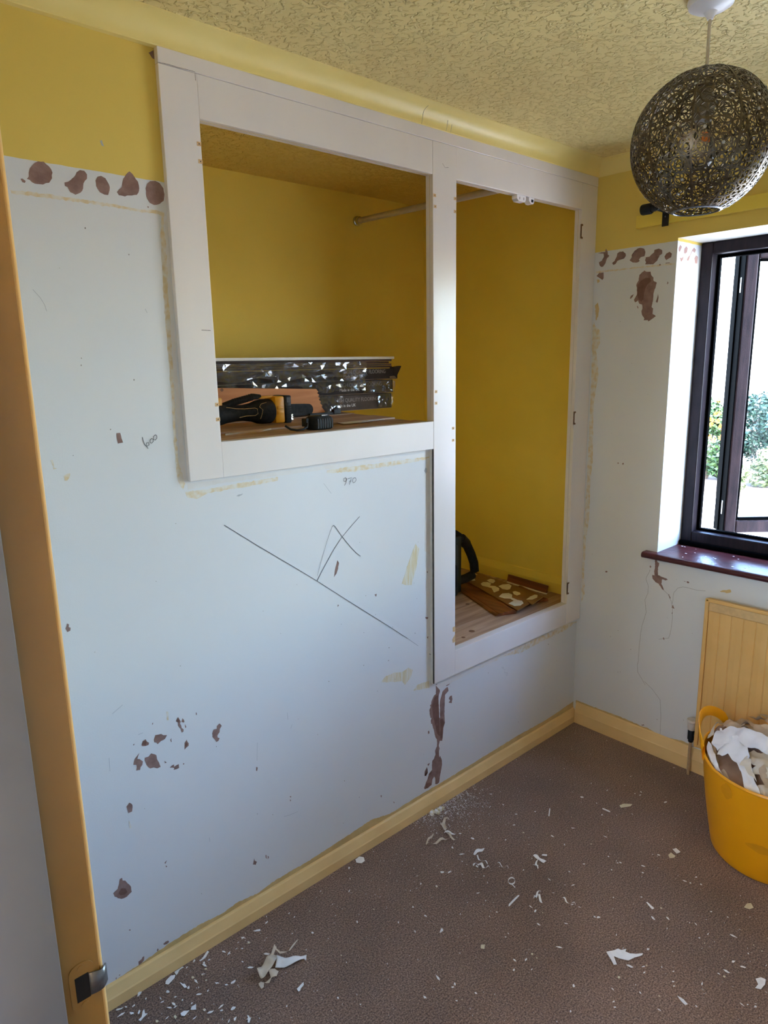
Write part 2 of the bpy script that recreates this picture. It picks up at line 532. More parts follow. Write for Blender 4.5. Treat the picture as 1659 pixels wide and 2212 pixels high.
def rough_poly(pts, step=0.004, amp=0.0012, seed=0):
    """torn, slightly ragged version of a polygon"""
    out = []
    n = len(pts)
    for i in range(n):
        a, b2 = Vector(pts[i]).to_2d(), Vector(pts[(i + 1) % n]).to_2d()
        L = (b2 - a).length
        k = max(1, min(14, int(L / step)))
        nrm = Vector((-(b2 - a).y, (b2 - a).x)) / max(L, 1e-6)
        for j in range(k):
            p = a.lerp(b2, j / k)
            w = noise.noise(Vector((p.x * 160 + seed, p.y * 160, seed * 1.7))) * amp * 1.6
            p = p + nrm * (w if j else w * 0.4)
            out.append((p.x, p.y))
    return out

def on_wall(name, wall, poly, mat, parent, lift=0.0004, label=None, ragged=0.0010, seed=0):
    """a thin flake-edged layer lying on wall 'W' (y=.015), 'R' (x=0), 'L' (y=-.331 reveal), 'K' (y=0 frame front)"""
    p = rough_poly(poly, 0.005, ragged, seed) if ragged else poly
    mb = MB()
    if wall == 'W': mb.prism(p, 0.0152, 0.015 - lift, plane='XZ')
    elif wall == 'K': mb.prism(p, 0.0002, -lift, plane='XZ')
    elif wall == 'R': mb.prism(p, 0.0002, -lift, plane='YZ')
    elif wall == 'L': mb.prism(p, -0.3308, -0.331 - lift, plane='XZ')
    o = mb.build(name, mat, parent)
    if label: o['label'] = label
    return o

def ribbon2(pts, w):
    """polygon outline of a 2-D polyline of width w (w may taper per point)"""
    L, Rr = [], []
    n = len(pts)
    ws = w if isinstance(w, (list, tuple)) else [w] * n
    for i, p in enumerate(pts):
        a, b2 = Vector(pts[max(i - 1, 0)]), Vector(pts[min(i + 1, n - 1)])
        d = (b2 - a)
        d = d / max(d.length, 1e-9)
        nn = Vector((-d.y, d.x)) * ws[i] / 2
        L.append((p[0] + nn.x, p[1] + nn.y)); Rr.append((p[0] - nn.x, p[1] - nn.y))
    return L + Rr[::-1]

def strip_mesh(mb, pts, w, wall, lift, mi=0):
    """polyline drawn on a wall as a thin quad strip"""
    o = ribbon2(pts, w)
    n = len(pts)
    vs = []
    for p in o:
        vs.append({'W': (p[0], 0.015 - lift, p[1]), 'K': (p[0], -lift, p[1]), 'R': (-lift, p[0], p[1])}[wall])
    fs = [(i, i + 1, 2 * n - 2 - i, 2 * n - 1 - i) for i in range(n - 1)]
    mb.add(vs, fs, mi)

# ================================================================== SETTING
CEIL = 2.33
XD = -2.374        # room face of the door wall
FT = 0.015         # thickness of the face frame and skirting, = main wall plane

struct(MB().box((-3.75, -2.4, -0.15), (0.28, 0.06, 0.0)).build('floor', 'carpet'),
       'brown short pile carpet covering the room floor', 'floor')
struct(MB().box((-2.474, 0.031, CEIL), (0.28, 1.05, CEIL + 0.12)).build('ceiling_cupboard', 'artex_yellow'),
       'deep yellow textured ceiling inside the cupboard', 'ceiling')
struct(MB().box((-3.75, 0.031, CEIL), (-2.474, 1.05, CEIL + 0.12)).build('ceiling_landing', 'hall'), 'pale landing ceiling outside the doorway', 'ceiling')
struct(MB().box((-3.75, -2.4, CEIL), (0.28, 0.031, CEIL + 0.12)).build('ceiling', 'artex'),
       'pale yellow textured ceiling with stippled paint', 'ceiling')

# main wall with the two cupboard openings
O1 = (-1.684, -0.915, 1.410, 2.153)
O2 = (-0.809, -0.105, 0.584, 2.153)
mb = MB()
def wbox(x0, x1, z0, z1):
    mb.box((x0, FT, z0), (x1, 0.030, z1))
wbox(XD, O1[0], 0, CEIL)
wbox(O1[0], O1[1], 0, O1[2]); wbox(O1[0], O1[1], O1[3], CEIL)
wbox(O1[1], O2[0], 0, CEIL)
wbox(O2[0], O2[1], 0, O2[2]); wbox(O2[0], O2[1], O2[3], CEIL)
wbox(O2[1], 0.0, 0, CEIL)
wall_left = mb.build('wall_left', ['wall', 'yellow', 'gloss_white'])
for p in wall_left.data.polygons:
    if p.normal.y > 0.5:
        p.material_index = 1
    elif p.normal.y > -0.5:
        p.material_index = 2
struct(wall_left, 'long white wall stripped of wallpaper with yellow paint above', 'wall')

# window wall
WY0, WY1, WZ0, WZ1 = -0.331, -1.57, 0.853, 2.016
mb = MB()
mb.box((0, WY0, 0), (0.28, FT + 0.03, CEIL))
mb.box((0, WY1, 0), (0.28, WY0, WZ0)); mb.box((0, WY1, WZ1), (0.28, WY0, CEIL))
mb.box((0, -2.4, 0), (0.28, WY1, CEIL))
wall_right = mb.build('wall_right', ['wall', 'reveal_white'])
for p in wall_right.data.polygons:
    if p.normal.z < -0.5 and abs(p.center.z - WZ1) < 0.01:
        p.material_index = 1
wall_right = struct(wall_right, 'white window wall with cracks, bare patches and yellow top', 'wall')
struct(MB().box((0, 0.045, 0.0), (0.28, 1.05, CEIL)).build('wall_side', 'yellow'),
       'yellow side wall inside the tall cupboard', 'wall')
struct(MB().box((-2.374, 0.945, 0.0), (0.0, 1.05, CEIL)).build('wall_back', 'yellow'),
       'yellow back wall inside the upper cupboard', 'wall')
struct(MB().box((-1.96, 0.0305, 1.38), (-1.90, 0.945, CEIL)).build('wall_inner', 'yellow'),
       'yellow end wall inside the upper cupboard', 'wall')
struct(MB().box((-3.75, -2.4, 0), (0, -2.3, CEIL)).build('wall_front', 'wall'), 'white and yellow wall behind the viewpoint', 'wall')
# door wall with the doorway the picture is taken from
JY = -0.939
mb = MB()
mb.box((XD - 0.1, JY + 0.025, 0), (XD, 0.945, CEIL))
mb.box((XD - 0.1, JY - 0.80, 2.02), (XD, JY + 0.025, CEIL))
mb.box((XD - 0.1, -2.3, 0), (XD, JY - 0.80, CEIL))
struct(mb.build('wall_entrance', 'wall'), 'white wall around the doorway', 'wall')
mb = MB()
mb.box((-3.75, -1.00, 0), (-3.65, 1.05, CEIL)); mb.box((-3.75, -2.3, 0), (-3.65, -1.40, CEIL)); mb.box((-3.75, -1.40, 0), (-3.65, -1.00, 1.05)); mb.box((-3.75, -1.40, 1.95), (-3.65, -1.00, CEIL)); mb.box((-3.65, 0.945, 0), (-2.474, 1.05, CEIL))
struct(mb.build('wall_hall', 'hall'), 'grey white landing wall outside the doorway', 'wall')

w2 = struct(empty('landing_fill_window', (0, 0, 0)), 'unseen landing window added to light the room through the doorway', 'window')  # added opening, out of view, sending daylight onto the window wall and carpet
for a, b2 in (((-3.72, -1.40, 1.05), (-3.67, -1.00, 1.09)), ((-3.72, -1.40, 1.91), (-3.67, -1.00, 1.95)), ((-3.72, -1.40, 1.09), (-3.67, -1.36, 1.91)), ((-3.72, -1.04, 1.09), (-3.67, -1.00, 1.91))):
    MB().box(a, b2).build('frame_bar', 'gloss_white', w2)
MB().box((-3.70, -1.36, 1.09), (-3.696, -1.04, 1.91)).build('pane', 'glass', w2)

# added landing lamp, unseen, to brighten the window wall, carpet and tub
hl = tag(empty('landing_fill_lamp', (-3.45, -1.30, CEIL)), 'unseen opal glass lamp added on the landing to warm the window wall', 'lamp')
MB().lathe([(0.09, -0.0005), (0.09, -0.02), (0.06, -0.03)], 24).build('base', 'white_plastic', hl, smooth=True)
gl_, nt_, b_ = nodes_of('fill_lamp_glass')
b_.inputs['Emission Color'].default_value = (1.0, 0.78, 0.52, 1)
b_.inputs['Emission Strength'].default_value = 15.0
M['opal'] = gl_
MB().lathe([(0.06, -0.03), (0.095, -0.06), (0.11, -0.11), (0.095, -0.16), (0.05, -0.195), (0.005, -0.205)], 24).build('globe', 'opal', hl, smooth=True)

# skirting boards
def skirt(prof, p0, p1, axis):
    n = len(prof)
    vs = []
    for t in (p0, p1):
        for d, z in prof:
            vs.append((t, d, z) if axis == 'X' else (d, t, z))
    fs = [(i, (i + 1) % n, n + (i + 1) % n, n + i) for i in range(n)] + [tuple(range(n)), tuple(range(2 * n - 1, n - 1, -1))]
    return vs, fs
pr = [(FT, 0), (-0.003, 0), (-0.003, 0.030), (-0.001, 0.034), (0.007, 0.058), (0.010, 0.0615), (FT, 0.062)]
v, f = skirt(pr, XD, -0.001, 'X')
base_l = struct(MB().add(v, f).build('baseboard_left', 'skirting'), 'cream painted skirting board along the long stripped wall', 'skirting')
pr = [(0, 0), (-0.016, 0), (-0.016, 0.052), (-0.014, 0.056), (-0.006, 0.090), (-0.003, 0.094), (0, 0.095)]
v, f = skirt(pr, -2.3, -0.0035, 'Y')
struct(MB().add(v, f).build('baseboard_right', 'skirting'), 'cream painted skirting board below the window', 'skirting')
pr = [(0, 0.58), (-0.014, 0.58), (-0.014, 0.625), (-0.006, 0.655), (0, 0.658)]
v, f = skirt(pr, 0.0305, 0.944, 'Y')
struct(MB().add(v, f).build('baseboard_cupboard', 'yellow'), 'yellow painted skirting inside the tall cupboard', 'skirting')

# coving: concave quarter round
def cove(axis, t0, t1, mitre):
    prof = [(0.0, 2.279)]
    for k in range(0, 11):
        a = PI / 2 * k / 10
        prof.append((-0.051 + 0.0485 * math.cos(a), 2.281 + 0.0475 * math.sin(a)))
    prof.append((-0.052, CEIL + 0.001)); prof.append((FT, CEIL + 0.001)); prof.append((FT, 2.279))
    vs = []
    n = len(prof)
    for e, t in ((0, t0), (1, t1)):
        for d, z in prof:
            tt = t + (d if (e == 1 and mitre) else 0)
            vs.append((tt, d, z) if axis == 'X' else (d, tt, z))
    fs = [(i, (i + 1) % n, n + (i + 1) % n, n + i) for i in range(n)] + [tuple(range(n)), tuple(range(2 * n - 1, n - 1, -1))]
    return vs, fs
v, f = cove('X', XD, 0.0, True)
trim1 = struct(MB().add(v, f).build('trim_1', 'coving', smooth=True), 'yellow concave coving above the cupboard frame', 'coving')
v, f = cove('Y', -2.3, 0.0, True)
struct(MB().add(v, f).build('trim_2', 'coving', smooth=True), 'yellow concave coving above the window wall', 'coving')
# hairline joints in the coving
for x, ln in ((-0.965, 0.7), (-0.86, 0.45), (-0.84, 0.3)):
    pts = []
    for k in range(0, int(10 * ln) + 1):
        a = PI / 2 * k / 10
        pts.append((x + 0.002 * math.sin(k), -0.0515 + 0.0485 * math.cos(a), 2.2805 + 0.0475 * math.sin(a)))
    MB().tube(pts, 0.0005, 4).build('crack', 'crack', trim1)

# ------------------------------------------------------------------ cupboard interior
lowf = empty('floor_cupboard', (0, 0, 0))
struct(lowf, 'bare pine boards forming the raised floor of the tall cupboard', 'floor boards')
yy = 0.0305
for i, w in enumerate((0.124, 0.150, 0.15, 0.15, 0.15, 0.185)):
    MB().box((-0.92, yy, 0.556), (-0.0005, min(yy + w - 0.0025, 0.944), 0.581 - 0.0006 * (i % 2)), bev=0.0012).build('floor_board', 'shelf', lowf)
    yy += w
MB().box((-0.92, 0.0305, 0.50), (0, 0.945, 0.555)).build('joist', 'shelf', lowf)
for (x, y, r) in ((-0.62, 0.085, 0.012), (-0.69, 0.066, 0.008), (-0.40, 0.3, 0.009)):
    MB().lathe([(r, 0), (r * 0.6, 0.0004)], 12, c=(x, y, 0.5811)).build('knot', 'rust_wood', lowf)

shelf = empty('cupboard_shelf', (0, 0, 0))
tag(shelf, 'bare wooden plank shelf at the bottom of the upper cupboard opening', 'shelf')
edge = lambda y: -0.912 + 0.215 * y
ys = [0.0305, 0.112, 0.245, 0.40, 0.55, 0.70, 0.84, 0.944]
for i in range(7):
    a, b2 = ys[i], ys[i + 1] - 0.003
    tilt = (0.0, -0.004, 0.001, -0.002, 0, 0, 0)[i]
    MB().prism([(-1.895, a), (edge(a), a), (edge(b2), b2), (-1.895, b2)], 1.382, 1.408 + tilt).build('plank', 'shelf', shelf)
MB().box((-1.895, 0.0305, 1.30), (-0.92, 0.944, 1.3815)).build('bearer', 'shelf', shelf)
MB().box((-1.0, 0.0305, 0.585), (-0.94, 0.944, 1.30)).build('side_panel', 'yellow', shelf)
# splinter and paint streak on the shelf
MB().prism([(-1.1224, 0.2398), (-1.0030, 0.3065), (-0.8755, 0.2913), (-0.9234, 0.2293), (-1.0513, 0.1956), (-1.1379, 0.1855)], 1.4070, 1.4082).build('paint_splash', 'smear_pale', shelf)
MB().prism([(-1.5518, 0.2186), (-1.4818, 0.2489), (-1.4266, 0.2402), (-1.3147, 0.3002), (-1.3303, 0.2721), (-1.4412, 0.2076), (-1.4983, 0.2164), (-1.5604, 0.1986)], 1.4035, 1.4087).build('raised_splinter', 'paper_tan', shelf)

rail = empty('hanging_rail', (-0.43, 0.9, 2.2))
tag(rail, 'pale round hanging rail with chrome end socket inside the cupboard', 'rail')
rail.matrix_world = Matrix.Identity(4)
MB().tube([(-0.424, 0.936, 2.219), (-0.445, 0.50, 2.205), (-0.468, 0.036, 2.190)], 0.0125, 16).build('rail', 'cable', rail, smooth=True)
MB().lathe([(0.021, 0.944), (0.021, 0.938), (0.017, 0.936), (0.0165, 0.920), (0.013, 0.919)], 20, axis='Y', c=(-0.424, 0, 2.219)).build('socket', 'chrome', rail, smooth=True)
MB().lathe([(0.021, 0.0305), (0.021, 0.035), (0.0165, 0.037), (0.0165, 0.051)], 20, axis='Y', c=(-0.468, 0, 2.190)).build('socket', 'chrome', rail, smooth=True)

# ------------------------------------------------------------------ face frame
fr = empty('built_in_cupboard', (0, 0, 0))
tag(fr, 'built-in cupboard with off-white gloss boards around two doorless openings', 'cupboard')
FB = 0.0012
def board(name, x0, x1, z0, z1, y0=0.0):
    return MB().box((x0, y0, z0), (x1, FT - 0.0003, z1), bev=FB).build(name, 'gloss_white', fr)
board('stile', -1.776, -1.684, 1.320, 2.246)
board('stile', -0.915, -0.809, 0.491, 2.246)
board('stile', -0.105, -0.0006, 0.491, 2.246)
board('rail', -1.6838, -0.9152, 2.153, 2.246, 0.0004)
board('rail', -0.8088, -0.1052, 2.153, 2.246, 0.0004)
board('rail', -1.6838, -0.9152, 1.320, 1.410, 0.0004)
board('rail', -0.8088, -0.1052, 0.491, 0.584, 0.0004)
board('top_fillet', -1.776, -0.0006, 2.2465, 2.2795, -0.0012)
# dark joint lines where panel and frame part
MB().box((-0.9180, 0.0005, 0.492), (-0.9155, 0.0050, 1.319)).build('shadow_gap', 'gap', fr)
MB().box((-0.9190, 0.0055, 0.490), (-0.9155, 0.0149, 1.319)).build('filler_strip', 'filler', fr)
def hinge_mark(x, z, w=0.011, h=0.009):
    o = MB().box((x - w / 2, -0.0006, z - h / 2), (x + w / 2, 0.0004, z + h / 2), bev=0.0002).build('hinge_mark', 'raw_wood', fr)
    MB().lathe([(0.0016, -0.0009), (0.0016, -0.0003)], 8, axis='Y', c=(x, 0, z)).build('screw_hole', 'gap', o)
for (x, z) in [(-1.6896, 2.0983), (-1.6891, 2.0609), (-1.6887, 1.5034), (-1.6889, 1.4668), (-0.9073, 2.0936), (-0.9054, 2.0622), (-0.9037, 1.5044), (-0.9038, 1.4675), (-0.8155, 2.0965), (-0.8154, 2.0586), (-0.8217, 1.3808), (-0.8216, 1.3406)]:
    hinge_mark(x, z)
for (x, z) in [(-0.0968, 2.0748), (-0.0982, 1.3682), (-0.1010, 0.6513)]:
    x = -0.101
    o = MB().box((x - 0.004, -0.0006, z - 0.026), (x - 0.0005, 0.004, z + 0.026)).build('hinge_notch', 'rust_wood', fr)
    for s in (-1, 1):
        MB().prism([(x - 0.004, z + s * 0.026), (x + 0.006, z + s * 0.027), (x + 0.008, z + s * 0.021), (x - 0.004, z + s * 0.017)], -0.0007, 0.001, plane='XZ').build('bare_edge', 'rust_wood', o)
for k, pl in enumerate(([(-0.8221, 0.6768), (-0.8092, 0.6775), (-0.8079, 0.6560), (-0.8220, 0.6600)], [(-0.8243, 0.6311), (-0.8090, 0.6479), (-0.8077, 0.6178), (-0.8219, 0.6177)])):
    on_wall('bare_edge', 'K', pl, 'raw_wood', fr, seed=k)
for cpts, cw, clift in (([(-1.7744, 2.2463), (-1.7517, 2.2479), (-1.7334, 2.2472), (-1.7124, 2.2479), (-1.6886, 2.2480)], 0.0012, 0.0016), ([(-1.6878, 2.2466), (-1.6876, 2.2307)], 0.0016, 0.0005),
                        ([(-0.8732, 2.1890), (-0.8622, 2.1786), (-0.8457, 2.1819)], 0.0012, 0.0005), ([(-1.7171, 1.6823), (-1.6926, 1.6816)], 0.0015, 0.0005)):
    mb = MB()
    strip_mesh(mb, cpts, cw, 'K', clift)
    mb.build('crack', 'crack', fr)

# two white door catches under the right-hand header
for i, (xa, lab) in enumerate(((-0.500, 'larger white plastic door catch under the cupboard header'), (-0.432, 'smaller white plastic door catch with dark slot under the header'))):
    e = tag(empty('door_catch', (xa, 0.012, 2.1525)), lab, 'catch', 'door catches under the header')
    w = (0.050, 0.030)[i]
    MB().prism([(0, 0), (w, 0), (w, -0.012), (w - 0.006, -0.020), (0.010, -0.020), (0, -0.012)], -0.010, 0.012, plane='XZ').build('body', 'white_plastic', e)
    if i == 0:
        for dx in (0.014, 0.036):
            MB().box((dx, -0.0106, -0.014), (dx + 0.002, -0.0098, -0.006)).build('slot', 'gap', e)
    else:
        MB().box((0.012, -0.0106, -0.015), (0.024, -0.0098, -0.006)).build('slot', 'black', e)

# ------------------------------------------------------------------ doorway lining in the foreground
door = struct(empty('door_1', (0, 0, 0)), 'ochre painted door lining with strike plate at the doorway edge', 'door frame')
SX = -2.4110
MB().box((SX - 0.003, JY, 0), (-2.3745, JY + 0.0245, 2.02)).build('jamb', 'jamb', door)
MB().box((-2.3745, JY + 0.0015, 0), (-2.3700, JY + 0.030, 2.02), bev=0.0018).build('edge_bead', 'skirting', door, smooth=True)
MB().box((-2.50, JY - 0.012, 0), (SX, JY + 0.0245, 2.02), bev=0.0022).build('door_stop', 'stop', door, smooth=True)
MB().box((-2.50, JY - 0.82, 0), (-2.3705, JY - 0.80, 2.02)).build('jamb', 'jamb', door)
MB().box((-2.50, JY - 0.82, 2.02), (-2.3705, JY + 0.025, 2.045)).build('head', 'jamb', door)
PX0, PZ0, PH, PW = -2.3915, 0.9985, 0.054, 0.024
def rrect(cx, cz, w, h, r, n=5):
    out = []
    for (sx, sz, a0) in ((1, 1, 0), (-1, 1, 90), (-1, -1, 180), (1, -1, 270)):
        for k in range(n + 1):
            a = math.radians(a0 + 90 * k / n)
            out.append((cx + sx * (w / 2 - r) + r * math.cos(a), cz + sz * (h / 2 - r) + r * math.sin(a)))
    return out
plate = MB().prism(rrect(PX0, PZ0, PW, PH, 0.010), JY - 0.0012, JY + 0.0005, plane='XZ').build('strike_plate', 'jamb', door)
MB().box((PX0 - 0.007, JY - 0.0016, PZ0 - 0.015), (PX0 + 0.006, JY - 0.0008, PZ0 + 0.013)).build('latch_hole', 'black', plate)
for s in (-1, 1):
    sc = MB().lathe([(0.0036, JY - 0.0018), (0.0036, JY - 0.001)], 12, axis='Y', c=(PX0, 0, PZ0 + s * 0.021)).build('screw', 'jamb', plate)
mb = MB()
pts = []
for j in range(7):
    t = j / 6
    x = PX0 + 0.006 + 0.0185 * t
    y = JY - 0.0022 - 0.0025 * math.sin(PI * t) + (0.004 * max(0, t - 0.7) / 0.3)
    hw = 0.0125 - 0.0025 * t
    pts.append([(x, y, PZ0 - 0.001 - hw), (x, y, PZ0 - 0.001), (x, y, PZ0 - 0.001 + hw)])
mb.grid(pts)
lip = mb.build('strike_lip', 'chrome_dull', door, smooth=True)
lip['label'] = 'dull grey metal lip of the strike plate'
m = lip.modifiers.new('thick', 'SOLIDIFY'); m.thickness = 0.0016

# ------------------------------------------------------------------ window
win = struct(empty('window_1', (0, 0, 0)), 'dark brown plastic casement window standing open', 'window')
FX0, FX1 = 0.190, 0.252
def bar(name, a, b2, parent, mat='upvc_frame', bev=0.004):
    return MB().box(a, b2, bev=bev).build(name, mat, parent)
FWd = 0.044
fl = bar('frame_jamb', (FX0, WY0 - 0.0005, WZ0), (FX1, WY0 - FWd, WZ1 - 0.0005), win)
bar('frame_jamb', (FX0, WY1 + FWd, WZ0), (FX1, WY1 + 0.0005, WZ1 - 0.0005), win)
bar('frame_head', (FX0 + 0.0003, WY1 + FWd, WZ1 - FWd), (FX1 - 0.0003, WY0 - FWd, WZ1 - 0.0005), win)
bar('frame_sill_bar', (FX0 + 0.0003, WY1 + FWd, WZ0 + 0.0005), (FX1 - 0.0003, WY0 - FWd, WZ0 + 0.058), win)
bar('mullion', (FX0 + 0.0005, -0.985, WZ0 + 0.058), (FX1 - 0.0005, -0.925, WZ1 - FWd), win)
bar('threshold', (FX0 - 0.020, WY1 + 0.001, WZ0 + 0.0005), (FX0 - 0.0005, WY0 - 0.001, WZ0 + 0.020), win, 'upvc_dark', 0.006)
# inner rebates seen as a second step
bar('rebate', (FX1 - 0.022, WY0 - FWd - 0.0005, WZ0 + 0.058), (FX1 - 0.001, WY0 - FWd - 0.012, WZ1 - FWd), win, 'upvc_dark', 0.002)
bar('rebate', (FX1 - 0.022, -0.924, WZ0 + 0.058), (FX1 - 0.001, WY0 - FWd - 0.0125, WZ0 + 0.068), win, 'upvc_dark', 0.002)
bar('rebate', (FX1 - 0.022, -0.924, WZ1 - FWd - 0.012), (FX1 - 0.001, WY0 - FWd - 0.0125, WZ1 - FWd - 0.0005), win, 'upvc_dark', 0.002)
MB().box((FX0 + 0.026, WY1 + FWd, WZ0 + 0.058), (FX0 + 0.030, -0.985, WZ1 - FWd)).build('pane', 'glass', win)
# open sash: hinged at the left with friction stays, swung outwards
sash = empty('sash', (0.270, -0.468, 0.905))
sash.parent = win
ANG = math.radians(48)
u = Vector((math.sin(ANG), -math.cos(ANG), 0)); nn = Vector((math.cos(ANG), math.sin(ANG), 0))
sash.matrix_world = Matrix(((u.x, nn.x, 0, 0.270), (u.y, nn.y, 0, -0.468), (0, 0, 1, 0.905), (0, 0, 0, 1)))
SW, SH, ST, SS = 0.535, 1.098, 0.082, 0.046
def sbar(name, a, b2, mat='upvc', bev=0.005):
    return MB().box(a, b2, bev=bev).build(name, mat, sash)
sbar('sash_stile', (0, 0, 0), (SS, ST, SH)); sbar('sash_stile', (SW - SS, 0, 0), (SW, ST, SH))
sbar('sash_rail', (SS, 0.0003, 0), (SW - SS, ST - 0.0003, 0.050)); sbar('sash_rail', (SS, 0.0003, SH - 0.050), (SW - SS, ST - 0.0003, SH))
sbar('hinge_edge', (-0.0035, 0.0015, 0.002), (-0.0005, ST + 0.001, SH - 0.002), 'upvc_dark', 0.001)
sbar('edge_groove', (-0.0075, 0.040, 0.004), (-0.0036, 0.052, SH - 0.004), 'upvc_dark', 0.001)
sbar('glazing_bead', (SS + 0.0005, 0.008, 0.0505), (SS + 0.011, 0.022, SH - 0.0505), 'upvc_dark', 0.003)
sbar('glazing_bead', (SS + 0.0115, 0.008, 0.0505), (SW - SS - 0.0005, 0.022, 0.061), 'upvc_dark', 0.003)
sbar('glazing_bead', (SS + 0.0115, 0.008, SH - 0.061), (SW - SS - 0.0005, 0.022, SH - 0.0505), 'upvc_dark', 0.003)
MB().box((SS + 0.0005, 0.026, 0.0505), (SW - SS - 0.0005, 0.030, SH - 0.0505)).build('pane', 'glass', sash)
for z in (0.075, SH - 0.17):
    MB().box((-0.0050, 0.018, z), (-0.0036, 0.026, z + 0.055), bev=0.0005).build('keep_plate', 'white_plastic', sash)
for z0 in (WZ0 + 0.062, WZ1 - FWd - 0.006):
    MB().box((FX1 - 0.010, -0.86, z0), (FX1 - 0.002, -0.40, z0 + 0.004)).build('stay_track', 'chrome', win)
    MB().tube([(0.25, -0.80, z0 + 0.006), (0.45, -0.62, z0 + 0.006)], 0.004, 6).build('stay_arm', 'chrome', win)

# inside sill board with rounded nose
sill = struct(empty('window_sill_1', (0, 0, 0)), 'glossy dark mahogany window board with rounded nose', 'window sill')
prof = [(0.190, 0.830), (0.190, 0.8535)]
for k in range(9):
    a = PI / 2 + PI * k / 8
    prof.append((-0.030 + 0.01175 * math.cos(a), 0.84175 + 0.01175 * math.sin(a)))
def ysweep(prof, y0, y1):
    n = len(prof)
    vs = [(x, y0, z) for x, z in prof] + [(x, y1, z) for x, z in prof]
    fs = [(i, (i + 1) % n, n + (i + 1) % n, n + i) for i in range(n)] + [tuple(range(n)), tuple(range(2 * n - 1, n - 1, -1))]
    return vs, fs
v, f = ysweep(prof, WY0 - 0.0005, WY1 + 0.0005)
MB().add(v, f).build('board', 'sill', sill, smooth=True)
v, f = ysweep([(-0.0003, 0.830), (-0.0003, 0.8535)] + prof[2:], WY0 + 0.046, WY0 - 0.0005)
MB().add(v, f).build('horn', 'sill', sill, smooth=True)
random.seed(11)
for k in range(16):
    x, y = random.uniform(-0.02, 0.15), random.uniform(-0.75, -0.36)
    MB().box((x, y, 0.8535), (x + random.uniform(.002, .006), y + random.uniform(.003, .009), 0.8545)).build('dust_flake', 'chip', sill)

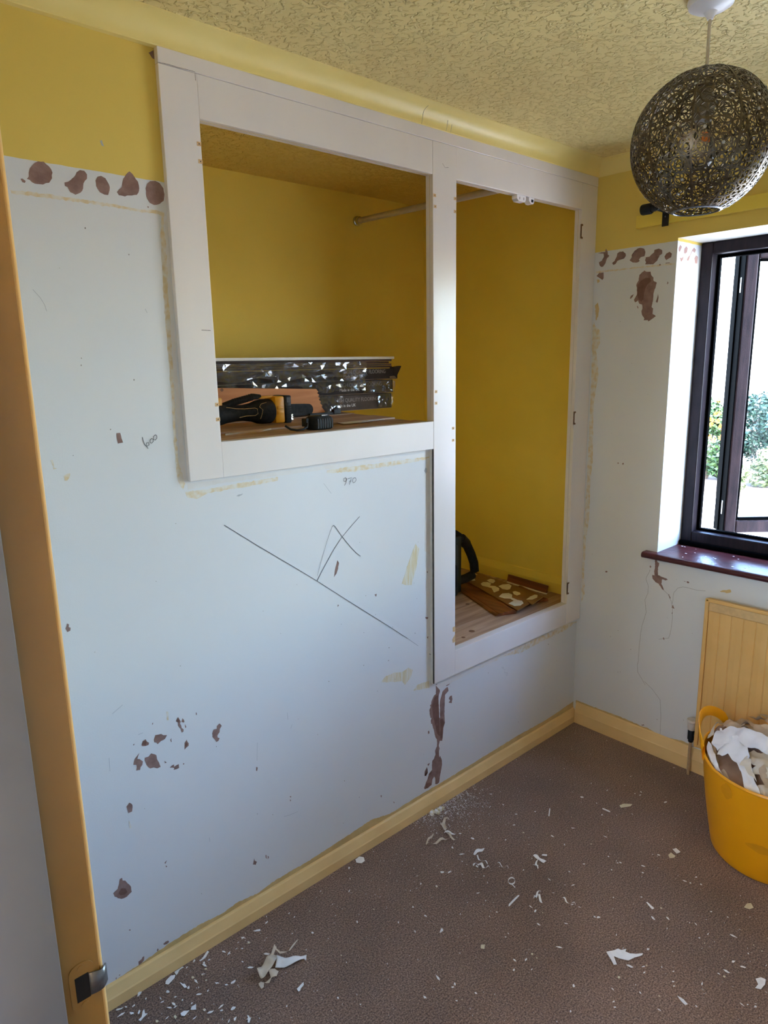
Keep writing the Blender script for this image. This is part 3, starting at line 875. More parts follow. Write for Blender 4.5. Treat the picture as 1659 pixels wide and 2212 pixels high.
# ================================================================== MARKS ON THE WALLS
BPATCH = [
 [(-2.0611, 1.9911), (-2.0551, 1.9982), (-2.0436, 2.0067), (-2.0329, 2.0076), (-2.0231, 2.0002), (-2.0178, 1.9895), (-2.0201, 1.9785), (-2.0266, 1.9691), (-2.0389, 1.9641), (-2.0549, 1.9633), (-2.0637, 1.9689), (-2.0687, 1.9702), (-2.0644, 1.9750), (-2.0636, 1.9824)],
 [(-2.0804, 1.9679), (-2.0771, 1.9690), (-2.0713, 1.9657), (-2.0734, 1.9619), (-2.0779, 1.9627)],
 [(-1.9961, 1.9740), (-1.9885, 1.9764), (-1.9750, 1.9874), (-1.9693, 1.9980), (-1.9620, 2.0030), (-1.9529, 2.0027), (-1.9482, 1.9969), (-1.9487, 1.9881), (-1.9571, 1.9781), (-1.9589, 1.9680), (-1.9656, 1.9584), (-1.9764, 1.9530), (-1.9862, 1.9566), (-1.9908, 1.9657), (-1.9961, 1.9675)],
 [(-1.9313, 1.9874), (-1.9258, 1.9953), (-1.9184, 1.9986), (-1.9093, 1.9951), (-1.9032, 1.9837), (-1.9027, 1.9726), (-1.9071, 1.9619), (-1.9151, 1.9613), (-1.9242, 1.9652), (-1.9308, 1.9764)],
 [(-1.8869, 1.9703), (-1.8821, 1.9766), (-1.8754, 1.9821), (-1.8700, 1.9998), (-1.8642, 2.0086), (-1.8547, 2.0173), (-1.8488, 2.0132), (-1.8376, 1.9989), (-1.8356, 1.9854), (-1.8385, 1.9758), (-1.8428, 1.9711), (-1.8595, 1.9672), (-1.8698, 1.9640), (-1.8833, 1.9647)],
 [(-1.8208, 1.9875), (-1.8165, 1.9974), (-1.8089, 2.0036), (-1.7969, 2.0065), (-1.7867, 2.0029), (-1.7791, 1.9934), (-1.7775, 1.9818), (-1.7806, 1.9672), (-1.7907, 1.9588), (-1.8043, 1.9547), (-1.8144, 1.9581), (-1.8189, 1.9657), (-1.8211, 1.9759)],
 [(-1.8209, 1.9498), (-1.8166, 1.9494), (-1.8187, 1.9463)],
 [(-1.7879, 2.2667), (-1.7769, 2.2744), (-1.7762, 2.2568), (-1.7812, 2.2585)],
 [(-1.9790, 0.6301), (-1.9746, 0.6444), (-1.9670, 0.6508), (-1.9613, 0.6549), (-1.9653, 0.6479), (-1.9679, 0.6415), (-1.9621, 0.6390), (-1.9550, 0.6295), (-1.9568, 0.6205), (-1.9623, 0.6163), (-1.9639, 0.6094), (-1.9737, 0.6120), (-1.9710, 0.6201), (-1.9713, 0.6268)],
 [(-1.9492, 0.6368), (-1.9391, 0.6358), (-1.9320, 0.6419), (-1.9193, 0.6317), (-1.9188, 0.6205), (-1.9143, 0.6087), (-1.9111, 0.5951), (-1.9201, 0.5946), (-1.9289, 0.6007), (-1.9381, 0.6024), (-1.9462, 0.6147), (-1.9499, 0.6295)],
 [(-1.9538, 0.6744), (-1.9499, 0.6835), (-1.9426, 0.6855), (-1.9390, 0.6769), (-1.9346, 0.6730), (-1.9362, 0.6672), (-1.9443, 0.6677), (-1.9521, 0.6705)],
 [(-1.9221, 0.6755), (-1.9170, 0.6865), (-1.9016, 0.6841), (-1.8959, 0.6781), (-1.8867, 0.6744), (-1.8926, 0.6669), (-1.9034, 0.6647), (-1.9132, 0.6599), (-1.9158, 0.6653), (-1.9211, 0.6686)],
 [(-1.8601, 0.7032), (-1.8570, 0.7091), (-1.8530, 0.7124), (-1.8486, 0.7015), (-1.8465, 0.6974), (-1.8497, 0.6931), (-1.8455, 0.6792), (-1.8410, 0.6730), (-1.8422, 0.6668), (-1.8472, 0.6661), (-1.8493, 0.6774), (-1.8550, 0.6896), (-1.8548, 0.6972)],
 [(-1.8456, 0.6959), (-1.8412, 0.7042), (-1.8370, 0.6937), (-1.8390, 0.6912)],
 [(-1.8432, 0.6155), (-1.8416, 0.6340), (-1.8349, 0.6407), (-1.8304, 0.6283), (-1.8316, 0.6220), (-1.8381, 0.6190)],
 [(-1.7617, 0.6292), (-1.7569, 0.6394), (-1.7477, 0.6376), (-1.7471, 0.6455), (-1.7389, 0.6504), (-1.7326, 0.6410), (-1.7390, 0.6342), (-1.7401, 0.6253), (-1.7468, 0.6187), (-1.7473, 0.6119), (-1.7410, 0.6070), (-1.7462, 0.6010), (-1.7521, 0.6010), (-1.7561, 0.6108), (-1.7618, 0.6189)],
 [(-1.8873, 0.5825), (-1.8817, 0.5856), (-1.8752, 0.5862), (-1.8757, 0.5797), (-1.8625, 0.5818), (-1.8624, 0.5705), (-1.8700, 0.5704), (-1.8775, 0.5719), (-1.8750, 0.5760), (-1.8811, 0.5798)],
 [(-1.8362, 0.6856), (-1.8331, 0.6777), (-1.8350, 0.6740), (-1.8362, 0.6778)],
 [(-1.8792, 0.6582), (-1.8757, 0.6616), (-1.8769, 0.6573), (-1.8757, 0.6513), (-1.8779, 0.6515)],
 [(-1.8997, 0.6068), (-1.8962, 0.6031), (-1.8939, 0.6003), (-1.8986, 0.6001)],
 [(-1.8507, 0.5794), (-1.8469, 0.5767), (-1.8500, 0.5742)],
 [(-1.9753, 0.6832), (-1.9711, 0.6851), (-1.9727, 0.6811)],
 [(-1.9221, 0.7209), (-1.9199, 0.7222), (-1.9198, 0.7183), (-1.9217, 0.7176)],
 [(-1.8034, 0.7067), (-1.8017, 0.7056), (-1.8011, 0.6991), (-1.8035, 0.7005)],
 [(-2.0065, 0.5265), (-1.9990, 0.5339), (-1.9917, 0.5252), (-1.9942, 0.5067), (-2.0041, 0.5069), (-2.0050, 0.5160)],
 [(-2.0618, 0.3093), (-2.0496, 0.3143), (-2.0420, 0.3382), (-2.0359, 0.3388), (-2.0356, 0.3305), (-2.0288, 0.3266), (-2.0168, 0.3012), (-2.0164, 0.2866), (-2.0298, 0.2800), (-2.0440, 0.2816), (-2.0584, 0.2971)],
 [(-1.6654, 0.1712), (-1.6609, 0.1897), (-1.6591, 0.1804), (-1.6525, 0.1734), (-1.6573, 0.1653)],
 [(-1.9250, 0.3210), (-1.9177, 0.3242), (-1.9227, 0.3164)],
 [(-1.9224, 0.3111), (-1.9185, 0.3064), (-1.9221, 0.3051)],
 [(-1.6357, 0.4630), (-1.6341, 0.4742), (-1.6302, 0.4703), (-1.6331, 0.4605)],
 [(-1.6218, 0.1802), (-1.6191, 0.1773), (-1.6180, 0.1639), (-1.6224, 0.1710)],
 [(-1.6155, 0.1734), (-1.6110, 0.1671), (-1.6153, 0.1609)],
 [(-1.5274, 0.3300), (-1.5224, 0.3277), (-1.5243, 0.3225)],
 [(-1.5275, 0.3184), (-1.5236, 0.3156), (-1.5259, 0.3110)],
 [(-1.9399, 1.4515), (-1.9310, 1.4516), (-1.9292, 1.4384), (-1.9267, 1.4286), (-1.9384, 1.4277), (-1.9401, 1.4374)],
 [(-2.0982, 1.0232), (-2.0937, 1.0340), (-2.0897, 1.0309), (-2.0910, 1.0253), (-2.0870, 1.0221), (-2.0885, 1.0153), (-2.0952, 1.0139)],
 [(-1.3319, 0.9732), (-1.3258, 0.9979), (-1.3165, 1.0221), (-1.3111, 1.0131), (-1.3150, 0.9956), (-1.3220, 0.9814)],
 [(-1.1723, 0.8793), (-1.1630, 0.8798), (-1.1661, 0.8711)],
 [(-1.3218, 0.8766), (-1.3209, 0.8833), (-1.3165, 0.8806)],
 [(-0.9445, 0.7440), (-0.9306, 0.7390), (-0.9331, 0.7336), (-0.9429, 0.7375)],
 [(-0.9377, 0.6687), (-0.9303, 0.6685), (-0.9336, 0.6614)],
 [(-0.9358, 0.9053), (-0.9302, 0.9023), (-0.9342, 0.8979)],
 [(-1.1654, 0.1617), (-1.1608, 0.1608), (-1.1618, 0.1517)],
 [(-1.1083, 0.1121), (-1.1021, 0.1059), (-1.1046, 0.1025)],
 [(-0.9521, 0.1592), (-0.9417, 0.1713), (-0.9375, 0.1594), (-0.9454, 0.1374), (-0.9540, 0.1433)],
 [(-0.8929, 0.4779), (-0.8930, 0.4591), (-0.8931, 0.4402), (-0.9029, 0.4374), (-0.9099, 0.4273), (-0.9155, 0.4209), (-0.9169, 0.4088), (-0.9239, 0.4071), (-0.9198, 0.3983), (-0.9267, 0.3913), (-0.9249, 0.3696), (-0.9214, 0.3577), (-0.9159, 0.3556), (-0.9201, 0.3445), (-0.9188, 0.3333), (-0.9132, 0.3312), (-0.9091, 0.3146), (-0.9036, 0.2996), (-0.9008, 0.2856), (-0.8952, 0.2682), (-0.8881, 0.2589), (-0.8882, 0.2328), (-0.8983, 0.2195), (-0.8969, 0.2015), (-0.9041, 0.1892), (-0.9127, 0.1842), (-0.9156, 0.1679), (-0.9143, 0.1498), (-0.9313, 0.1398), (-0.9370, 0.1248), (-0.9484, 0.1080), (-0.9569, 0.0943), (-0.9528, 0.0869), (-0.9359, 0.0846), (-0.9175, 0.0894), (-0.9131, 0.1096), (-0.9045, 0.1168), (-0.8988, 0.1076), (-0.8989, 0.0832), (-0.8888, 0.0786), (-0.8786, 0.0806), (-0.8728, 0.1071), (-0.8625, 0.1449), (-0.8639, 0.1677), (-0.8711, 0.1862), (-0.8763, 0.1818), (-0.8783, 0.2046), (-0.8754, 0.2188), (-0.8796, 0.2315), (-0.8747, 0.2491), (-0.8609, 0.2435), (-0.8580, 0.2620), (-0.8550, 0.2914), (-0.8463, 0.3119), (-0.8492, 0.3368), (-0.8492, 0.3670), (-0.8463, 0.4089), (-0.8463, 0.4195), (-0.8275, 0.4301), (-0.8333, 0.4470), (-0.8463, 0.4430), (-0.8592, 0.4368), (-0.8663, 0.4202), (-0.8729, 0.3992), (-0.8730, 0.3544), (-0.8713, 0.3409), (-0.8765, 0.3385), (-0.8786, 0.3864), (-0.8802, 0.4209), (-0.8771, 0.4346), (-0.8728, 0.4437), (-0.8790, 0.4595), (-0.8831, 0.4725)],
 [(-0.8254, 0.3971), (-0.8187, 0.4055), (-0.8085, 0.4041), (-0.8070, 0.3884), (-0.8099, 0.3743), (-0.8260, 0.3823), (-0.8172, 0.3878)],
 [(-0.9353, 0.1732), (-0.9386, 0.1811), (-0.9268, 0.1815), (-0.9296, 0.1762)],
 [(-0.9537, 0.1414), (-0.9452, 0.1525), (-0.9382, 0.1592), (-0.9369, 0.1466), (-0.9454, 0.1383)],
 [(-0.9349, 0.3013), (-0.9348, 0.3098), (-0.9287, 0.3105), (-0.9274, 0.3004), (-0.9316, 0.2989)],
 [(-0.8405, 0.4537), (-0.8333, 0.4587), (-0.8174, 0.4565), (-0.8261, 0.4520), (-0.8376, 0.4511)],
 [(-2.0187, 0.0755), (-2.0097, 0.0774), (-2.0069, 0.0822), (-2.0027, 0.0820), (-2.0044, 0.0711), (-2.0132, 0.0649), (-2.0190, 0.0649)],
 [(-1.9497, 0.0847), (-1.9416, 0.0876), (-1.9355, 0.0863), (-1.9328, 0.0804), (-1.9399, 0.0783), (-1.9471, 0.0803)],
 [(-1.9681, 0.0765), (-1.9660, 0.0813), (-1.9632, 0.0778), (-1.9655, 0.0706)],
 [(-2.0791, 0.0681), (-2.0769, 0.0678), (-2.0779, 0.0632), (-2.0796, 0.0631)],
 [(-2.0711, 0.0704), (-2.0676, 0.0711), (-2.0691, 0.0676)],
 [(-2.0336, 0.1834), (-2.0296, 0.1826), (-2.0295, 0.1789), (-2.0330, 0.1806)],
]
for i, p in enumerate(BPATCH):
    on_wall('bare_plaster_patch', 'W', p, 'plaster', wall_left, seed=i, ragged=0.0011)
for i, p in enumerate((
 [(-0.8959, 0.4339), (-0.8810, 0.4307), (-0.8800, 0.3784), (-0.8757, 0.3124), (-0.8747, 0.2665), (-0.8880, 0.2827), (-0.8992, 0.3258), (-0.9075, 0.3545), (-0.9137, 0.3992), (-0.9071, 0.4200)],
 [(-0.8716, 0.3324), (-0.8579, 0.3315), (-0.8486, 0.3106), (-0.8565, 0.2919), (-0.8609, 0.2523), (-0.8710, 0.2563)],
 [(-0.9456, 0.1078), (-0.9245, 0.1015), (-0.9189, 0.0901), (-0.9359, 0.0857), (-0.9514, 0.0884)],
 [(-0.9313, 0.1376), (-0.9157, 0.1460), (-0.9186, 0.1363), (-0.9299, 0.1326)],
 [(-2.0491, 0.3018), (-2.0411, 0.3113), (-2.0309, 0.3054), (-2.0267, 0.2926), (-2.0343, 0.2889), (-2.0446, 0.2930)],
 [(-1.8586, 0.7031), (-1.8532, 0.7103), (-1.8495, 0.7007), (-1.8527, 0.6964)],
 [(-1.9527, 0.6750), (-1.9491, 0.6817), (-1.9428, 0.6835), (-1.9405, 0.6754), (-1.9441, 0.6698)],
 [(-1.8411, 0.6271), (-1.8360, 0.6351), (-1.8335, 0.6262), (-1.8383, 0.6214)],
)):
    on_wall('damp_plaster_patch', 'W', p, 'plaster_dark', wall_left, lift=0.0007, seed=i + 50, ragged=0.0008)
on_wall('chipped_paint', 'W', [(-1.9136, 2.0679), (-1.9094, 2.0702), (-1.9081, 2.0646), (-1.9059, 2.0584), (-1.9110, 2.0597)], 'pencil_faint', wall_left)
on_wall('chipped_paint', 'W', [(-0.9447, 1.2501), (-0.9400, 1.2590), (-0.9330, 1.2560), (-0.9323, 1.2459), (-0.9378, 1.2399)], 'pencil_faint', wall_left)
on_wall('chipped_paint', 'W', [(-1.6431, 1.2636), (-1.6354, 1.2670), (-1.6228, 1.2679), (-1.6256, 1.2647), (-1.6358, 1.2616)], 'pencil_faint', wall_left)

SMEAR = [
 ('smear', [(-2.1014, 1.9449), (-2.0798, 1.9464), (-2.0377, 1.9463), (-1.9715, 1.9455), (-1.9012, 1.9447), (-1.8393, 1.9410), (-1.7999, 1.9446), (-1.7816, 1.9409), (-1.7839, 1.9306), (-1.7954, 1.9369), (-1.8398, 1.9358), (-1.9017, 1.9389), (-1.9723, 1.9389), (-2.0386, 1.9388), (-2.1011, 1.9387)]),
 ('smear_pale', [(-1.7740, 1.9317), (-1.7778, 1.7585), (-1.7809, 1.5887), (-1.7801, 1.4453), (-1.7793, 1.3243), (-1.7918, 1.3213), (-1.7908, 1.4461), (-1.7903, 1.5889), (-1.7871, 1.7581), (-1.7839, 1.9206)]),
 ('smear', [(-1.7862, 1.9451), (-1.7830, 1.8807), (-1.7871, 1.7581), (-1.7903, 1.5889), (-1.7956, 1.4465), (-1.7951, 1.3675), (-1.7826, 1.3143), (-1.7899, 1.3002), (-1.8021, 1.3283), (-1.8032, 1.4135), (-1.7997, 1.5350), (-1.7995, 1.6952), (-1.7975, 1.8189), (-1.7936, 1.8997)]),
 ('smear_pale', [(-1.7777, 1.3137), (-1.5112, 1.3128), (-0.9020, 1.3098), (-0.9021, 1.2960), (-1.2143, 1.2994), (-1.5119, 1.3014), (-1.6812, 1.3026), (-1.7765, 1.2984)]),
 ('smear', [(-1.7842, 1.2948), (-1.7342, 1.2927), (-1.6549, 1.2955), (-1.5709, 1.2972), (-1.5121, 1.2989), (-1.5127, 1.2887), (-1.6003, 1.2847), (-1.7221, 1.2828), (-1.7549, 1.2720), (-1.7794, 1.2790)]),
 ('smear', [(-1.3439, 1.2974), (-1.2857, 1.2989), (-1.0814, 1.2965), (-0.9196, 1.2947), (-0.9262, 1.2862), (-1.0818, 1.2819), (-1.2510, 1.2825), (-1.3443, 1.2893)]),
 ('smear_pale', [(-0.9348, 1.2902), (-0.9021, 1.2929), (-0.8992, 0.9857), (-0.9017, 0.4856), (-0.9205, 0.4831), (-0.9152, 0.9563), (-0.9462, 0.9787), (-0.9406, 1.1207)]),
 ('smear_streak', [(-1.0527, 0.8878), (-1.0234, 0.9502), (-0.9878, 1.0118), (-0.9724, 0.9916), (-0.9849, 0.9305), (-1.0091, 0.8731), (-1.0323, 0.8773)]),
 ('smear_streak', [(-1.1554, 0.5725), (-1.1290, 0.5874), (-1.0913, 0.5869), (-1.0528, 0.5774), (-1.0291, 0.5850), (-1.0071, 0.5687), (-1.0178, 0.5445), (-1.0459, 0.5262), (-1.0573, 0.5454), (-1.1071, 0.5591)]),
 ('smear_streak', [(-1.0049, 0.4916), (-0.9820, 0.5075), (-0.9281, 0.5019), (-0.9258, 0.4757), (-0.9658, 0.4831)]),
 ('smear', [(-2.0643, 1.3673), (-2.0568, 1.3720), (-2.0504, 1.3720), (-2.0503, 1.3667), (-2.0577, 1.3572), (-2.0633, 1.3572)]),
 ('smear', [(-2.0879, 1.4048), (-2.0824, 1.4050), (-2.0826, 1.3970), (-2.0812, 1.3877), (-2.0763, 1.3853), (-2.0840, 1.3844), (-2.0848, 1.3954)]),
 ('smear', [(-0.7065, 0.4650), (-0.6030, 0.4736), (-0.4371, 0.4739), (-0.2100, 0.4806), (-0.0701, 0.4821), (0.0084, 0.4711), (-0.0938, 0.4554), (-0.2483, 0.4543), (-0.3998, 0.4459), (-0.5076, 0.4647), (-0.7064, 0.4592), (-0.7808, 0.4615), (-0.7990, 0.4694)]),
 ('smear_pale', [(-0.8958, 0.4743), (-0.7687, 0.4743), (-0.6030, 0.4732), (-0.4371, 0.4734), (-0.4441, 0.4689), (-0.6028, 0.4621), (-0.7686, 0.4575), (-0.8758, 0.4523)]),
 ('smear', [(-1.8830, 0.7385), (-1.8785, 0.7376), (-1.8784, 0.7134), (-1.8828, 0.7144)]),
 ('smear', [(-2.0044, 0.4861), (-2.0017, 0.4768), (-2.0009, 0.4625), (-2.0042, 0.4654)]),
 ('ochre_band', [(-2.1003, 0.0603), (-2.0228, 0.0656), (-1.9289, 0.0762), (-1.8431, 0.0783), (-1.7670, 0.0712), (-1.7231, 0.0779), (-1.6561, 0.0682), (-1.5929, 0.0775), (-1.4772, 0.0753), (-1.3890, 0.0799), (-1.2961, 0.0848), (-1.2081, 0.0907), (-1.1267, 0.0718), (-0.9964, 0.0752), (-0.8688, 0.0750), (-0.7463, 0.0763), (-0.7460, 0.0430), (-0.9969, 0.0376), (-1.2097, 0.0359), (-1.3910, 0.0343), (-1.5954, 0.0361), (-1.7697, 0.0355), (-1.9323, 0.0371), (-2.1028, 0.0362)]),
 ('ochre_band', [(-0.7460, 0.0763), (-0.5809, 0.0793), (-0.4018, 0.0826), (-0.2065, 0.0773), (0.0170, 0.0907), (0.0202, 0.0439), (-0.4003, 0.0398), (-0.7458, 0.0408)]),
]
for i, (mt, p) in enumerate(SMEAR):
    on_wall('paint_smear', 'W', p, mt, wall_left, lift=0.0002 + 0.00002 * i, seed=i + 90, ragged=0.0018)
# gap between skirting and wall
mb = MB()
strip_mesh(mb, [(-2.0810, 0.0495), (-2.0495, 0.0485), (-2.0216, 0.0505), (-2.0122, 0.0507), (-2.0005, 0.0499), (-1.9838, 0.0502), (-1.9571, 0.0507), (-1.9374, 0.0517), (-1.9149, 0.0520), (-1.8819, 0.0512)], [0.002, .003, .003, .004, .003, .0025, .0025, .002, .0015, .001], 'W', 0.0012)
mb.build('skirting_gap', 'gap', wall_left)

# pencil drawing on the white wall: diagonal, cross and figures
mb = MB()
strip_mesh(mb, [(-1.6841, 1.1932), (-1.5828, 1.1153), (-1.4655, 1.0286), (-1.3975, 0.9773), (-1.2659, 0.8742), (-1.1136, 0.7564), (-1.0307, 0.6906)], 0.0016, 'W', 0.0009)
strip_mesh(mb, [(-1.0307, 0.6906), (-0.9807, 0.6492)], 0.0008, 'W', 0.0009)
strip_mesh(mb, [(-0.9274, 0.6037), (-0.9065, 0.5910)], 0.0018, 'W', 0.0009)
strip_mesh(mb, [(-1.3953, 0.9745), (-1.3757, 1.0010), (-1.3527, 1.0295), (-1.3262, 1.0613), (-1.2964, 1.0908), (-1.2597, 1.1180), (-1.2259, 1.1420)], 0.0018, 'W', 0.0009)
strip_mesh(mb, [(-1.3321, 1.1288), (-1.3264, 1.1314), (-1.3204, 1.1258), (-1.2964, 1.0918), (-1.2622, 1.0505), (-1.2431, 1.0303), (-1.2267, 1.0170)], 0.0018, 'W', 0.0010)
mb.build('pencil_line', 'pencil', wall_left)
mb = MB()
strip_mesh(mb, [(-1.3934, 0.9895), (-1.3704, 1.0485), (-1.3498, 1.0954), (-1.3321, 1.1288)], 0.0009, 'W', 0.0009)
def ell(cx, cy, rx, ry, n=12, ph=0.6):
    return [(cx + rx * math.cos(2 * PI * k / n + ph), cy + ry * math.sin(2 * PI * k / n + ph)) for k in range(n + 1)]
strip_mesh(mb, [(-1.2712, 1.2612), (-1.2760, 1.2678), (-1.2837, 1.2658), (-1.2840, 1.2583), (-1.2778, 1.2560), (-1.2719, 1.2603), (-1.2717, 1.2653), (-1.2747, 1.2531), (-1.2814, 1.2449)], 0.0016, 'W', 0.0009)
strip_mesh(mb, [(-1.2685, 1.2634), (-1.2524, 1.2649), (-1.2565, 1.2584), (-1.2622, 1.2449)], 0.0014, 'W', 0.0009)
strip_mesh(mb, [(-1.2637, 1.2547), (-1.2547, 1.2546)], 0.0008, 'W', 0.0010)
strip_mesh(mb, [(-1.2414, 1.2636), (-1.2480, 1.2614), (-1.2502, 1.2545), (-1.2472, 1.2486), (-1.2406, 1.2503), (-1.2358, 1.2558), (-1.2369, 1.2615), (-1.2414, 1.2636)], 0.0016, 'W', 0.0009)
strip_mesh(mb, [(-1.8802, 1.4374), (-1.8790, 1.4283), (-1.8762, 1.4190), (-1.8709, 1.4154), (-1.8657, 1.4181), (-1.8668, 1.4237), (-1.8718, 1.4234), (-1.8732, 1.4164), (-1.8689, 1.4097)], 0.0016, 'W', 0.0009)
strip_mesh(mb, [(-1.8582, 1.4325), (-1.8626, 1.4289), (-1.8628, 1.4230), (-1.8592, 1.4215), (-1.8552, 1.4251), (-1.8551, 1.4306), (-1.8582, 1.4325)], 0.0016, 'W', 0.0009)
strip_mesh(mb, [(-1.8484, 1.4404), (-1.8533, 1.4368), (-1.8535, 1.4297), (-1.8500, 1.4278), (-1.8454, 1.4322), (-1.8453, 1.4381), (-1.8484, 1.4404)], 0.0016, 'W', 0.0009)
mb.build('pencil_figures', 'pencil', wall_left)
mb = MB()
strip_mesh(mb, [(-0.5190, 0.4261), (-0.5202, 0.4194), (-0.5118, 0.4177)], 0.0012, 'W', 0.0009)
strip_mesh(mb, [(-0.5134, 0.4233), (-0.5109, 0.4103)], 0.0012, 'W', 0.0010)
strip_mesh(mb, [(-0.5074, 0.4082), (-0.5004, 0.4078), (-0.5022, 0.3994), (-0.5056, 0.3944), (-0.4943, 0.3921)], 0.0012, 'W', 0.0009)
strip_mesh(mb, [(-0.4900, 0.3907), (-0.4941, 0.3849), (-0.4896, 0.3767), (-0.4826, 0.3782), (-0.4843, 0.3864), (-0.4900, 0.3907)], 0.0012, 'W', 0.0009)
for s in ([(-1.6264, 0.5480), (-1.6310, 0.4928)], [(-1.5209, 0.6017), (-1.5202, 0.5792)], [(-2.0354, 0.6736), (-2.0370, 0.6382)], [(-1.5522, 0.2738), (-1.5323, 0.2687), (-1.5018, 0.2656)],
          [(-2.0167, 0.7827), (-1.9898, 0.7966)], [(-1.9602, 0.7049), (-1.9477, 0.7056)], [(-2.0824, 1.7573), (-2.0697, 1.7414), (-2.0630, 1.7283), (-2.0603, 1.7150)], [(-1.8466, 1.7276), (-1.8427, 1.7188)],
          [(-1.7943, 0.3288), (-1.7937, 0.3145)], [(-1.5126, 0.5470), (-1.5060, 0.5589)], [(-1.3576, 1.2612), (-1.3316, 1.2281)]):
    strip_mesh(mb, s, 0.0010, 'W', 0.0009)
mb.build('scratch', 'pencil_faint', wall_left)
# small pock marks over the long wall
random.seed(5)
mb = MB()
for k in range(95):
    x, z = random.uniform(-2.1, -0.05), random.uniform(0.12, 1.9)
    if z > 1.28 and x > -1.79: continue
    if x > -0.93 and z > 0.47: continue
    r = random.choice((0.0008, 0.001, 0.0012, 0.0016))
    mb.prism([(x + r * random.uniform(.6, 1.3) * math.cos(a), z + r * random.uniform(.6, 1.6) * math.sin(a)) for a in (0, 1.2, 2.5, 3.8, 5)], 0.0151, 0.0145, plane='XZ')
o = mb.build('pock_marks', 'crack', wall_left)
o['kind'] = 'stuff'

